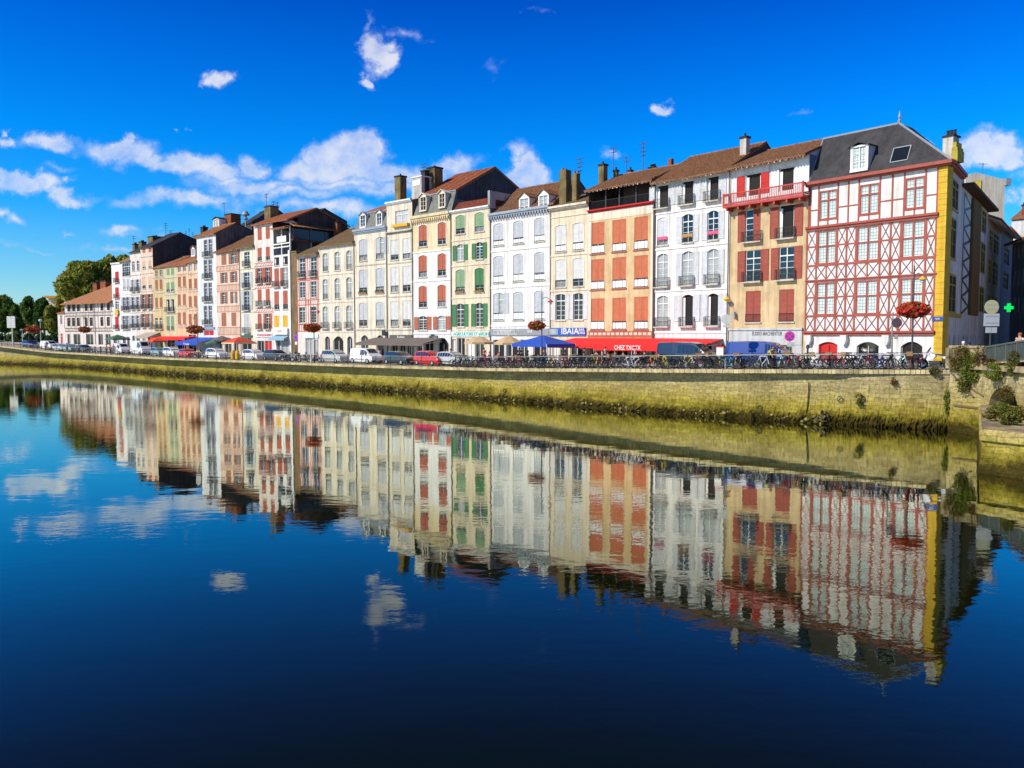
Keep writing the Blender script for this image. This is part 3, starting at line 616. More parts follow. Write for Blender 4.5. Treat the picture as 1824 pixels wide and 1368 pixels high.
def rowset(b, rows, cols, wpx, **kw):
    """rows: (ytop, ybot, styles, bot, opts) at the building's middle; cols in pixels"""
    mid = b.mid
    for r in rows:
        yt, yb, st, bot = r[:4]; o = dict(kw); o.update(r[4] if len(r) > 4 else {})
        cc = o.pop('cols', cols); wp = o.pop('w', wpx); shs = o.pop('shs', None)
        za, zb = b.z(yb), b.z(yt)
        for i, cx in enumerate(cc):
            s0 = b.s(cx - wp/2, (yt+yb)/2); s1 = b.s(cx + wp/2, (yt+yb)/2); oo = dict(o)
            if shs: oo['sh'] = shs[i]
            bt = bot[i] if isinstance(bot, (list, tuple)) else bot
            window(b, (s0+s1)/2, s1-s0, za, zb, st[i % len(st)], bot=bt, **oo)
def opening(b, px0, px1, yt, m=GLASS, arch=0, frame=FRAMEW, zb=0.05, yb=None, bars=1, name='shop_window'):
    s0 = b.s(px0, 600); s1 = b.s(px1, 600); zt = b.z(yt, (px0+px1)/2)
    zb = b.z(yb, (px0+px1)/2) if yb else zb
    b.holes.append((s0, s1, zb, zt, arch)); mb = MB(); f = .08
    mb.box(s0, s0+f, .12, .2, zb, zt); mb.box(s1-f, s1, .12, .2, zb, zt); mb.box(s0+f, s1-f, .12, .2, zb, zb+f)
    if not arch: mb.box(s0+f, s1-f, .12, .2, zt-f, zt)
    for i in range(1, bars+1): x = s0 + (s1-s0)*i/(bars+1); mb.box(x-.04, x+.04, .13, .19, zb+f, zt-(arch if arch else f))
    o = mb.build(name, frame, b.root); MB().box(s0, s1, .21, .23, zb, zt).build('pane' if m in (GLASS, NET, DARK) else 'door_leaf', m, o)
    return o
def board(b, px0, px1, yt, yb, m, out=0.1, name='shop_fascia', par=None):
    pm = (px0+px1)/2; s0, s1 = b.s(px0, (yt+yb)/2), b.s(px1, (yt+yb)/2); zt, zb = b.z(yt, pm), b.z(yb, pm)
    mb = MB(); mb.box(s0, s1, -out, -.003, zb, zt); o = mb.build(name, m, b.root); return o
def awning(b, px0, px1, yt, proj, drop, m, val=0.3, valm=None, parent=None, xext=0.0, txt=None):
    s0, s1 = b.s(px0, 605), b.s(px1, 605); zt = b.z(yt, (px0+px1)/2); mb = MB(); n = 12
    mb.add([(s0, -.05, zt), (s1, -.05, zt), (s1+xext, -proj, zt-drop), (s0-xext, -proj, zt-drop), (s0, -.05, zt-.04), (s1, -.05, zt-.04), (s1+xext, -proj, zt-drop-.04), (s0-xext, -proj, zt-drop-.04)],
        [(0,1,2,3),(4,7,6,5),(0,4,5,1),(1,5,6,2),(2,6,7,3),(3,7,4,0)])
    o = mb.build('awning', m, parent or b.root)
    v = MB(); k = int((s1-s0+2*xext)/.3) or 1; 
    for i in range(k):
        a = s0-xext + (s1-s0+2*xext)*i/k; c = s0-xext + (s1-s0+2*xext)*(i+1)/k; v.prism_y([(a, zt-drop-.02), (c, zt-drop-.02), (c, zt-drop-val), ((a+c)/2, zt-drop-val-.04), (a, zt-drop-val)], -proj-.02, -proj)
    v.build('awning_valance', valm or m, o)
    fr = MB()
    for x in (s0+.1, s1-.1): fr.tube((x, -.05, zt-.5), (x, -proj+.05, zt-drop-.06), .025, 5)
    fr.build('awning_arm', FRAMEW, o)
    return o, s0, s1, zt
def mk(name, label, x0, x1, eave, zg=None, **k):
    p0, p1 = fac(x0), fac(x1); zz = gz((p0+p1)/2) if zg is None else zg
    b = Bld(name, label, p0, p1, zz, **k); b.mid = (x0+x1)/2; b.ze = b.z(eave); return b
# ------------------------------------------------------------------ the row of houses, far (left) to near (right)
BL = {}
# annex and long low house
b = mk('house', 'tiny white lean-to house at the far left end of the row', 100.5, 113, 557, dep=6); BL['annex'] = b
window(b, b.W*.5, .8, 4.6, 6.6, 'n', fr=FRAMEW); window(b, b.W*.5, 1.0, .1, 2.4, 'n', pane=BRED, bars=0)
b.wall(b.ze, PINKW); b.roof(b.ze, b.ze+.9, 3, TILER, oh=.3, corr=False)
b = mk('timbered_house', 'long low three-storey half-timbered house with a broad orange tiled roof', 113, 199, 536, dep=13, zg=fac(113).y*0+3.9); BL['low'] = b
for yt, yb in ((540.5, 554), (565.5, 581)):
    rowset(b, [(yt, yb, 'n', '')], [122.5, 131, 139.5, 153.5, 162.5, 181.5, 193], 5.4, pane=DARK, bars=0, fr=TIMBG)
for a_, c_ in ((120, 125), (131, 143), (154, 166), (175, 183), (188, 197)): opening(b, a_, c_, 595, GLASS)
b.wall(b.ze, PINKW, smat=PINKW)
t = MB(); W_ = b.W
zs_ = [b.z(y, 156) for y in (538.5, 556.5, 562.5, 584.5, 590)]
for z in zs_: t.box(0, W_, -.05, -.002, z-.09, z+.09)
for k in range(int(W_/.62)):
    x = .15 + k*.62
    t.box(x-.05, x+.05, -.04, -.003, zs_[2]+.09, zs_[1]-.09); t.box(x-.05, x+.05, -.04, -.003, zs_[4]+.09, zs_[3]-.09)
for px in (115, 126.5, 135, 144, 148.5, 158, 166.5, 175, 187, 198):
    for j in (0, 2): s_ = b.s(px, 548 if j == 0 else 573); t.box(s_-.06, s_+.06, -.045, -.004, zs_[j+1]+.09, zs_[j]-.09)
t.build('timber_frame', TIMBG, b.root); b.pipe(b.s(169.5, 570), m=TIMBG)
b.roof(b.ze, b.z(509, 178, 6.5), 6.5, TILEO, oh=1.0, hipL=8, corr=False)
for a_, c_, yt, yb in ((165, 178, 503, 520), (178.5, 196, 500, 520)): b.chimney(a_, c_, yt, yb, 5.5, CHIMB, 2)

def simple(key, name, label, x0, x1, eave, wallm, rows, cols, w, ridge=None, yr=5.5, roofm=TILEB, dep=11, oh=.35, smat=None, bands=(), corr=False, post=None, **k):
    b = mk(name, label, x0, x1, eave, dep=dep); BL[key] = b
    rowset(b, rows, cols, w, **k)
    if post: post(b)
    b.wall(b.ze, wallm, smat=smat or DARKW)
    if ridge: b.roof(b.ze, b.z(ridge, b.mid, yr), yr, roofm, oh=oh, corr=corr, gable=smat or DARKW)
    if bands: b.band([(b.z(y), .14) for y in bands], .14, FRAMEW if wallm in (WHITE, WHITE2) else STONE)
    return b
def shops(*ops):
    def f(b):
        for o in ops: opening(b, o[0], o[1], o[2], o[3] if len(o) > 3 else GLASS, o[4] if len(o) > 4 else 0)
    return f
simple('b2', 'house', 'narrow white house with one column of red shutters and a round yellow sign', 199, 216, 469, WHITE,
    [(484,503,'C','b'),(512,531,'C','b'),(537,551,'n','s'),(564,586,'C','b')], [208.5], 6.5, sh=BRED, smat=WHITE, bands=(506, 534, 558), post=shops((202,208,598), (210,214,598,FRAMEW)))
b = BL['b2']; b.band(b.ze, .3, FRAMEW, .2); s_, z_ = b.loc(207.5, 557, -.3); MB().disc((s_, z_), .75, 18, -.34, -.26).build('round_sign', YEL, b.root)
b = simple('b3', 'house', 'slim white house with a glazed top loggia and pale shutters', 216, 233, 464, WHITE,
    [(469,492,'n','g',dict(w=7)),(497,516,'c','s',dict(sh=LGREY)),(529.5,553,'o','b'),(562.5,586,'o','b')], [221.5,228.5], 4.6, sh=LGREY, smat=GREYWALL, ridge=456, yr=3, roofm=TILEM, bands=(494,524,558), post=shops((218,224,600), (226,231,600)))
b = simple('b4', 'house', 'pale cream house with grey shutters beside the slim white loggia house', 233, 251, 447.5, PINKW,
    [(465,482,'n','s'),(498,519,'o','b'),(529,551,'o','b'),(562,584,'o','b')], [237.5,246], 4.6, sh=LGREY, smat=GREYWALL, ridge=441, yr=3, roofm=SLATE, bands=(490,525,557), post=shops((235,240,598), (243,249,598)))
b.chimney(247, 256, 430, 440, 5, CHIM, 4); b.aerial(238, 420, 440, 5, 2); b.chimney(236, 243, 434, 444, 5, CHIM, 3)
b = simple('b5', 'house', 'tall pink house with orange attic shutters and a huge dark side gable', 251, 273, 438.5, PINK,
    [(441.5,450,'C',''),(465,478,'c','s',dict(sh=PEACH)),(493,514,'c','g',dict(sh=PEACH)),(524,550,'o','b',dict(sh=BROWNS)),(559,583,'o','b',dict(sh=BROWNS))], [256.5,267.5], 5.5, sh=ORANGE,
    ridge=424, yr=6, dep=16, roofm=SLATE, smat=DARKW, bands=(457,487,519,555), post=shops((254,259,596,BROWNS), (263,270,596)))
b.chimney(263, 280, 421, 436, 3, CHIM, 3); b.chimney(288, 300, 421, 436, 6, DARKW, 4); b.chimney(313, 330, 424, 434, 11, DARKW, 4); b.aerial(295, 397, 424, 7, 3); b.aerial(304, 410, 424, 8, 2)
b = simple('b6', 'timbered_house', 'narrow golden house with rust brown shutters under a low tiled roof', 273, 293, 475, GOLD,
    [(481,492,'n','s'),(498,516,'C','s'),(530,548,'C','s'),(566,586,'n','b')], [279,287], 5.0, sh=BROWNS, ridge=463, yr=5.5, roofm=TILEB, bands=(478,495,522,553), post=shops((276,281,598,BROWNS), (284,290,600)))
b.chimney(289, 300, 434, 468, 5, YCREAM, 0, cap=False); b.chimney(303, 311, 436, 460, 9, GREYWALL, 2)
b = simple('b7', 'timbered_house', 'narrow yellow-green house with green shutters and a dark third floor', 293, 314, 472.5, GREENY,
    [(478.5,490,'C','',dict(sh=LGREEN)),(503,520,'c','g',dict(sh=LGREEN)),(533,555,'d','b'),(563,588,'C','g',dict(sh=LGREEN))], [299.5,307.5], 5.5, ridge=462, yr=5.5, roofm=TILER, bands=(495,525,559), post=shops((296,311,602)))
b = simple('b8', 'timbered_house', 'peach timbered house with two columns of closed brown shutters', 314, 334, 470.5, PEACH,
    [(475,484,'n',''),(492.5,511,'C','s'),(524,544,'C','s'),(556.5,577.5,'C','s')], [319.5,328.5], 5.6, sh=BROWNS, ridge=459, yr=5.5, roofm=TILER, bands=(488,516,550,582), post=shops((316,332,599,DARK)))
b = simple('b9', 'timbered_house', 'orange-peach timbered house with white attic windows and brown shutters', 334, 352, 464.5, PEACH,
    [(468,483,'n','',dict(pane=NET)),(496.5,514,'C','s'),(527.5,547,'C','s'),(559,578.5,'C','s')], [339,348.5], 5.6, sh=BROWNS, ridge=450, yr=5.5, roofm=TILEB, bands=(487,519,552,584), post=shops((336,349,596)))
b.dormer(344, 6, 444, 455, FRAMEW, TILEB, depth=2.5, yo=1.2, rise=.6)
for key in ('b8', 'b9'):   # thin vertical studs
    b = BL[key]; t = MB(); k = int(b.W/.5)
    for i in range(1, k):
        x = i*b.W/k
        for ya, yb in (((488, 492), (512, 523), (545, 556), (578, 586))): t.box(x-.035, x+.035, -.02, -.003, b.z(yb), b.z(ya))
    t.build('timber_frame', TIMBP, b.root)
# tall dark roofs behind
pA = fac(300) + Vector((9, 14)); pB = fac(351) + Vector((6, 14)); b = Bld('house', 'dark slate-clad house rising behind the peach timbered houses', pA, pB, 3.2, dep=10); b.mid = 325; b.ze = b.z(436)
b.wall(b.ze, DARKW); b.roof(b.ze, b.z(427, 325, 5), 5, SLATE, oh=.2, corr=False); b.chimney(345, 356, 420, 440, 1, CHIM, 2)
for px, yt in ((331, 412), (337, 407), (343, 414)): b.aerial(px, yt, 430, 3, 2)
for px in (306, 318): b.chimney(px, px+7, 422, 434, 3, DARKW, 3)

b = mk('house', 'tall bright white five-storey house with paired balcony windows and a brick chimney behind', 352, 386, 417, dep=11); BL['b10'] = b
rowset(b, [(427,457,'n','b'),(463,496,'n','b'),(504,537,'n','b'),(545,578,'n','b')], [366.5, 374.8], 5.8, pane=GLASS, surround=LGREY)
opening(b, 363, 381, 588, BRED, yb=598)
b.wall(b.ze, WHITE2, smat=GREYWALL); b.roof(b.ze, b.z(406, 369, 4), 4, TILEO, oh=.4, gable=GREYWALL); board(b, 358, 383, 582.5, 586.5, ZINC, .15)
b.dormer(385, 9, 391, 409, FRAMEW, SLATE, depth=3, yo=3.5, ped=False, pane=GREYW, rise=.4)
b.chimney(401, 421, 381, 430, 5, CHIMB, 0); b.aerial(399, 361, 385, 6, 1); b.chimney(357, 366, 404, 414, 5, SOOT, 3)
# low dark roof body between the white house and the big gabled one
pA = fac(404) + Vector((7, 9)); pB = fac(452) + Vector((7, 9)); b = Bld('house', 'dark rear building with a white corner behind the peach and cream houses', pA, pB, 3.2, dep=9); b.mid = 436; b.ze = b.z(404)
b.wall(b.ze, DARKW); b.roof(b.ze, b.z(397, 436, 4), 4, SLATE, oh=.2, corr=False, step=1); b.pipe(b.s(434.5, 420), z1=b.ze-.2, m=FRAMEW)
q = MB(); s_, z_ = b.loc(437.5, 383, 2.5); q.lathe([(0, .9), (.35, .75), (.85, 0), (.8, -.05), (.3, -.1), (.22, -.5), (.5, -.75), (.5, -.85), (.14, -1.0), (.12, -2.6)], 12, (s_, 2.5, z_)); q.build('vent_cowl', ZINC, b.root)

b = mk('timbered_house', 'peach timber-framed house with brown shutters between white house and narrow cream one', 386, 427, 444.5, dep=11); BL['b11'] = b
rowset(b, [(452,471,'Co',''),(484.5,504,'oo','',dict(w=6)),(520,541,'oo','',dict(w=6)),(557,581,'CC','')], [399, 416.5], 8.6, sh=BROWNS)
for o in ((389, 396, 602, GLASS), (400, 412, 602, GLASS), (416, 424, 602, GLASS)): opening(b, *o)
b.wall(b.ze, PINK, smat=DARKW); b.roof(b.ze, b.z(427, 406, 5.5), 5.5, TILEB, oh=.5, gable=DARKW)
t = MB(); W_ = b.W
for ya, yb in ((446, 450), (473, 482), (507, 518), (545, 555), (583, 596)):
    z1_, z0_ = b.z(ya), b.z(yb); t.box(0, W_, -.06, -.002, z1_-.06, z1_+.06); t.box(0, W_, -.06, -.002, z0_-.06, z0_+.06); k = int(W_/.5)
    for i in range(k+1): x = .05 + i*(W_-.1)/k; t.box(x-.04, x+.04, -.045, -.003, z0_+.06, z1_-.06)
t.build('timber_frame', TIMBP, b.root)

b = mk('house', 'narrow cream house with one column of tall balcony doors', 427, 454, 438, dep=11); BL['b12'] = b
rowset(b, [(448.5,474,'n','b'),(485,512.5,'o','b'),(518.5,552.5,'o','b'),(559.5,592.5,'C','b')], [439.8], 9.5, pane=GLASS, sh=LGREY)
opening(b, 431, 448, 601); b.wall(b.ze, CREAM2, smat=DARKW); b.roof(b.ze, b.z(420, 440, 5.5), 5.5, TILEM, oh=.5, gable=DARKW); b.band([(b.z(479), .14), (b.z(516), .14), (b.z(556), .14)], .14); b.pipe(.1); board(b, 430, 450, 597, 600.5, flat('dark_green_fascia', (0.03, 0.12, 0.06)), .2)

b = mk('timbered_house', 'tall white timbered house with brick red shutters below the orange gabled roof', 454, 487, 396.5, dep=14); BL['b13'] = b
rowset(b, [(404,426.5,'C',''),(440.5,464,'c','g'),(476.5,504,'o','b'),(515,545,'c','b'),(558.5,586,'Co','b')], [462.7, 477.2], 7.2, sh=REDB)
opening(b, 458, 470, 607, DARK); opening(b, 471, 484, 607, BRED)
b.wall(b.ze, PINKW, smat=DARKW)
t = MB(); W_ = b.W
for ya, yb in ((468, 474), (507, 513), (549, 556)):
    z1_, z0_ = b.z(ya), b.z(yb); t.box(0, W_, -.05, -.002, z1_-.045, z1_+.045); t.box(0, W_, -.05, -.002, z0_-.045, z0_+.045); k = int(W_/.75)
    for i in range(k): x = .1 + i*(W_-.2)/k; t.bar((x, z0_+.05), (x+(W_-.2)/k, z1_-.05), .05, -.04, -.003)
t.build('timber_frame', TIMBR, b.root)
board(b, 456, 485, 593.5, 600.5, FRAMEW, .12); b.text('POISSONNERIE', 470.5, 597, .5, flat('pink_letters', (0.65, 0.05, 0.12)), width=4.3, out=.14)
zt_ = b.z(370, 470, 6)
# shared big roof: extends over the neighbour
b14 = mk('house', 'white house with an open timber loggia on top and yellow first-floor shutters', 487, 518, 397, dep=14); BL['b14'] = b14
W13 = b.W + b14.W
r = MB(); ox = b14.W
zr_ = b14.z(371, 556, 5.2); ze_ = b.ze
for (y0, z0_, y1, z1_) in ((-.5, ze_-.2, 5.2, zr_), (5.2, zr_, 12, b14.z(404, 616, 12))):
    n_ = 90
    A1 = [(W13*i/n_, y0, z0_+.05*math.cos(i*2)) for i in range(n_+1)]; A2 = [(W13*i/n_, y1, z1_+.05*math.cos(i*2)) for i in range(n_+1)]
    r.add(A1 + A2, [(i, i+1, i+n_+2, i+n_+1) for i in range(n_)]); r.add([(x, y, z-.15) for x, y, z in A1] + A1, [(i, i+1, i+n_+2, i+n_+1) for i in range(n_)])
r.quad((W13, -.5, ze_-.2), (W13, 5.2, zr_), (W13, 5.2, zr_-.3), (W13, -.5, ze_-.5)); r.quad((W13, 5.2, zr_), (W13, 12, b14.z(404, 616, 12)), (W13, 12, b14.z(404, 616, 12)-.3), (W13, 5.2, zr_-.3))
r.build('roof', TILER, b.root)
g = MB(); x = W13 - .3; g.add([(x, 1.6, b14.z(410)), (x, 12, b14.z(410)), (x, 12, b14.z(404, 616, 12)-.3), (x, 5.2, zr_-.25), (x, 1.6, ze_ + (zr_-ze_)*.36-.25)], [(0,1,2,3,4)]); g.build('gable', plaster('shaded_plum_render', (0.14, 0.08, 0.07), .3, .3), b.root)  # gable faces away from the sun; its shade is put into this plum tone
b.chimney(471, 490, 367, 392, 3, CHIM, 0); b.aerial(474, 345, 368, 3, 2); b.aerial(487, 358, 370, 5, 3); b.aerial(494, 360, 372, 7, 2)
b = b14
rowset(b, [(457,472,'d','g'),(477,510,'Co','b'),(518,551,'c','g'),(562,583,'C','',dict(sh=YEL))], [493, 508.5], 8.6, sh=REDB)
opening(b, 492, 499, 604); opening(b, 500.5, 514, 604, NET)
zl = b.z(453.5); b.wall(zl, WHITE, smat=BROWNW)
t = MB(); zt_ = b.z(405.5); W_ = b.W
for x in (.1, W_*.5, W_-.15): t.box(x-.1, x+.1, .02, .2, zl, zt_)
for z in (b.z(434), b.z(440), zt_-.1): t.box(0, W_, -.02, .16, z-.1, z+.1)
t.box(0, W_, 4, 4.1, zl, zt_); t.box(0, .1, 0, 4, zl, zt_); t.build('loggia', FRAMEW, b.root)
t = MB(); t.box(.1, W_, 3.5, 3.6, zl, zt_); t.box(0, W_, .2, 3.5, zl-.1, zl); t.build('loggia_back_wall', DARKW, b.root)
MB().box(b.s(493.5, 427), b.s(510, 427), -.06, -.03, b.z(431.5), b.z(420.5)).build('loggia_banner', FRAMEW, b.root)
t = MB(); zf = zt_; n_ = 40
A1 = [(W_*i/n_-.1, -1.0, zf-.15+.06*math.cos(i*2)) for i in range(n_+1)]; A2 = [(W_*i/n_-.1, 1.6, zf+.6+.06*math.cos(i*2)) for i in range(n_+1)]
t.add(A1+A2, [(i, i+1, i+n_+2, i+n_+1) for i in range(n_)]); t.add([(x, y, z-.12) for x, y, z in A1] + A1, [(i, i+1, i+n_+2, i+n_+1) for i in range(n_)]); t.build('loggia_roof', TILER, b.root)
t = MB(); xs_ = b.W + .02; y_ = .2   # dark glazed side bay with its own strip of orange tiles
t.box(xs_-.05, xs_+.35, 0.3, 13, b.z(427), b.z(409)); t.build('side_glazing', flat('smoked_side_glass', (0.03, 0.025, 0.035), .25), b.root)
t = MB(); 
for i in range(60): y_ = .2 + i*.215; t.tube((xs_-.3, y_, b.z(400)+.05), (xs_+1.1, y_, b.z(400)-.55), .10, 6)
t.build('side_roof', TILEO, b.root)
t = MB()
for i in range(9): t.tube((xs_+.3, .3+i*1.5, b.z(400)-.1), (xs_+.3, .3+i*1.5, b.z(400)+1.0), .03, 4)
t.tube((xs_+.3, .3, b.z(400)+.9), (xs_+.3, 12.5, b.z(400)+.9), .03, 4); t.build('roof_railing', IRON, b.root)
t = MB()
for i in range(5): t.box(xs_+.36, xs_+.42, .4+i*3, .5+i*3, b.z(427), b.z(409))
t.box(xs_, xs_+.4, .2, 13, b.z(428)-.2, b.z(428)); t.build('side_bay_frame', CHIMB, b.root)
board(b, 490, 516, 585, 596, FRAMEW, .5); b.text('CAFE', 497, 590, .5, flat('peach_letters', (0.75, 0.35, 0.2)), width=1.4, out=.52)
awning(b, 488.5, 516, 598, 1.1, .45, flat('pale_blue_canvas', (0.25, 0.42, 0.52), .8))
MB().box(b.W-.55, b.W, -.12, 0, 0, b.z(447)).build('corner_pilaster', WHITE, b.root)
# rubble end wall stub
p0, p1 = fac(518), fac(529); bb = Bld('party_wall', 'tall brown rubble party wall between the loggia house and the red timbered house', p0, p1, gz(p0), dep=12, cat='wall'); bb.mid = 523; bb.wall(bb.z(449), BROWNW); BL['b14w'] = bb
MB().box(-.02, bb.W+.05, -.1, 12, bb.z(449), bb.z(449)+.15).build('wall_coping', TILEM, bb.root)

b = mk('timbered_house', 'small three-storey red and white timbered house with a chemist shop', 529, 568, 451, dep=11); BL['b15'] = b
rowset(b, [(458,493,'n','b'),(501.5,530,'n','s'),(546.5,575,'n','s')], [538.5, 558.5], 10, pane=GLASS)
opening(b, 544, 557, 603, NET); opening(b, 559, 567, 605, NET)
b.wall(b.ze, PINKW, smat=DARKW); b.roof(b.ze, b.z(436, 548, 5.5), 5.5, TILEM, oh=.6, gable=DARKW)
t = MB(); W_ = b.W
for y in (454, 496, 499, 534, 543, 578, 590): z = b.z(y); t.box(0, W_, -.05, -.002, z-.06, z+.06)
for px in (530, 532.5, 544.8, 549, 552.5, 565, 567.3): s_ = b.s(px, 520); t.box(s_-.06, s_+.06, -.045, -.003, b.z(590), b.z(454))
k = int(W_/.55)
for ya, yb in ((534, 543), (578, 590)):
    for i in range(k+1): x = i*W_/k; t.box(x-.04, x+.04, -.04, -.004, b.z(yb), b.z(ya))
t.build('timber_frame', TIMBR, b.root); b.chimney(594, 606, 395, 420, 8, CHIMB, 1)
board(b, 543, 568, 595.5, 602, flat('aqua_white_fascia', (0.55, 0.68, 0.68)), .15)

b = mk('house', 'cream three-bay house with tall arched windows and a mossy tiled roof', 568, 632, 433, dep=12); BL['b16'] = b
rowset(b, [(448.5,481.5,'n','g'),(495.5,532,'n','g'),(545,584.5,'n','b')], [579.8, 601, 622], 9.6, arch=.25, pane=NET, surround=CREAM2, dt=1)
for o in ((578.5, 587.5, 599, GLASS, .4), (593.5, 611.5, 599, DARK, .7), (618, 627.5, 599, GLASS, .4)): opening(b, *o)
b.wall(b.ze, CREAM2, smat=GREYWALL); b.roof(b.ze, b.z(411, 600, 6), 6, TILEM, oh=.5, gable=GREYWALL); b.band([(b.z(488), .16), (b.z(538), .16), (b.z(591), .2), (b.z(436.5), .3)], .16, CREAM2); b.pipe(b.W-.06)

b = mk('house', 'cream two-bay house with a grey slate mansard and two round-topped dormers', 632, 690, 410, dep=10); BL['b17'] = b
rowset(b, [(424.5,463,'cl','g'),(479,523,'cc','f'),(538.5,581,'cc','g')], [647, 677], 14.5, sh=LGREY, arch=.18, cov=.76, surround=CREAM2)
for o in ((643, 656, 597, GLASS, .5), (670, 684, 597, GLASS, .5)): opening(b, *o)
b.wall(b.ze, CREAM2); b.cornice(b.ze-.35, .7, ZINC, .4); b.band([(b.z(471.5), .18), (b.z(528.5), .18), (b.z(587.5), .25)], .18); b.pipe(b.W-.05); MB().box(b.W-.75, b.W-.05, -.5, -.35, b.z(598), b.z(588)).build('hanging_sign', IRON, b.root)
b.mansard(b.ze+.3, b.z(379, 661, 1.0), 1.0, SLATEG)
b.dormer(646, 8.5, 384, 404, FRAMEW, ZINC, 1.6, .25, ped=True, pane=GLASS, rise=.45); b.dormer(675, 8.5, 380, 400, FRAMEW, ZINC, 1.6, .25, ped=True, pane=GLASS, rise=.45)
r = MB(); zz = b.z(379, 661, 1.0); r.add([(0,1,zz+.1),(b.W,1,zz+.1),(b.W,5,zz+1.7),(0,5,zz+1.7)], [(0,1,2,3)]); r.build('upper_roof', TILER, b.root)

b = mk('house', 'cream house with a white boxed attic storey and an orange window box', 690, 735, 413, dep=10); BL['b18'] = b
rowset(b, [(426,462,'cc','g'),(475,520,'cc','g'),(536,581,'cc','g')], [703, 724.5], 14, sh=WSH, cov=.76, surround=CREAM2)
zat = b.z(361.5); s0_, s1_ = b.s(704, 389), b.s(727, 389)
window(b, (s0_+s1_)/2, s1_-s0_, b.z(403), b.z(375), 'n', bars=1, pane=LGREY)
opening(b, 697, 708, 606, DARK); opening(b, 711, 722, 606, DARK); opening(b, 724, 732, 606, GLASS)
b.wall(zat, CREAM2, smat=GREYWALL); b.cornice(b.z(415), .3, STONE, .35); b.band([(b.z(468), .16), (b.z(528), .16), (b.z(587.5), .2)], .16); b.cornice(zat-.1, .45, FRAMEW, .35)
t = MB(); t.box(s0_-.3, s1_+.3, -.45, -.02, b.z(404.5), b.z(399.5)); t.build('flower_box', YEL, b.root)
b.chimney(703, 721.5, 313, 362, 2.5, CHIM, 1); b.roof(zat+.2, zat+1.5, 5, TILER, oh=.1, corr=False)
board(b, 695, 734, 596.5, 604.5, flat('taupe_fascia', (0.10, 0.085, 0.07)), .12); b.text('Bodega', 714, 600.5, .5, FRAMEW, width=1.6, out=.14)

b = mk('house', 'yellow and white house with six brick red shutters and a pedimented slate mansard', 735, 803, 387, dep=12); BL['b19'] = b
rowset(b, [(398,437.5,'cc','g'),(453,492.5,'cc','g'),(508,547,'cc','g'),(562.5,588,'oo','s')], [753.3, 787], 14.8, sh=REDB, arch=.22, cov=.76, surround=FRAMEW)
for o in ((743, 752, 604, GLASS, .3), (756, 772, 602, DARK, .5), (780, 799, 602, DARK, .8)): opening(b, *o)
b.wall(b.ze, WHITE, smat=DARKW, upper=(b.z(447), YCREAM)); b.cornice(b.ze-.35, .8, YCREAM, .45, dent=True); b.band([(b.z(447), .18), (b.z(500), .18), (b.z(594), .2)], .18, FRAMEW); b.pipe(.05)
b.text('BAR', 770.5, 596.3, .38, IRON, width=.8, out=.05); b.text('GAULETTA', 772, 600.3, .5, IRON, width=1.9, out=.05)
zm = b.z(347, 769, 1.1); b.mansard(b.ze+.35, zm, 1.1, SLATEG)
for px, y0, y1 in ((753.5, 351.5, 374), (787, 345.5, 368)): b.dormer(px, 9.5, y0, y1, CREAM2, CREAM2, 1.6, .1, ped=True, pane=DARK, rise=.5)
zr_ = b.z(296, 884, 8.4); r = MB(); W_ = b.W; n_ = 100
A1 = [(W_*i/n_, 1.0, zm+.1+.05*math.cos(i*2)) for i in range(n_+1)]; A2 = [(W_*i/n_, 8.4, zr_+.05*math.cos(i*2)) for i in range(n_+1)]; zb_ = b.z(334, 928, 13.3)
r.add(A1+A2, [(i, i+1, i+n_+2, i+n_+1) for i in range(n_)]); r.quad((0, 8.4, zr_), (W_, 8.4, zr_), (W_, 13.3, zb_), (0, 13.3, zb_)); r.quad((W_, 1, zm+.1), (W_, 8.4, zr_), (W_, 8.4, zr_-.35), (W_, 1, zm-.25)); r.quad((W_, 13.3, zb_), (W_, 8.4, zr_), (W_, 8.4, zr_-.35), (W_, 13.3, zb_-.35))
for j in (2.6, 5): 
    y_ = j; z_ = zm + (zr_-zm)*(y_-1)/7.4 + .1; r.box(W_*.35+j*.5, W_*.35+j*.5+.8, y_, y_+.1, z_, z_+.1)
r.build('roof', TILER, b.root)
g = MB(); x = W_-.03; g.add([(x, 1.2, b.ze), (x, 13.3, b.ze), (x, 13.3, zb_-.1), (x, 8.4, zr_-.1), (x, 1.2, zm-.05)], [(0,1,2,3,4)]); g.build('gable', DARKW, b.root)
b.chimney(750, 763, 303, 336, 2.2, SOOT, 0); b.chimney(760, 786, 298, 336, 3.4, CHIM, 1); b.aerial(755, 290, 300, 2.5, 2)
bx = MB(); s_, z_ = b.loc(733, 318, 1.6); s2_ = b.s(751, 318, 1.6); bx.box(s_, s2_, 1.6, 5, b.ze, z_); bx.build('attic_block', GREYW, b.root)
q = MB(); q.box(b.s(733, 318, 1.6)-.1, s2_+.15, 1.5, 5.1, z_, z_+.15); q.box(s_+.25, s2_-.3, 1.56, 1.6, z_-1.1, z_-.35); q.build('attic_trim', FRAMEW, b.root)

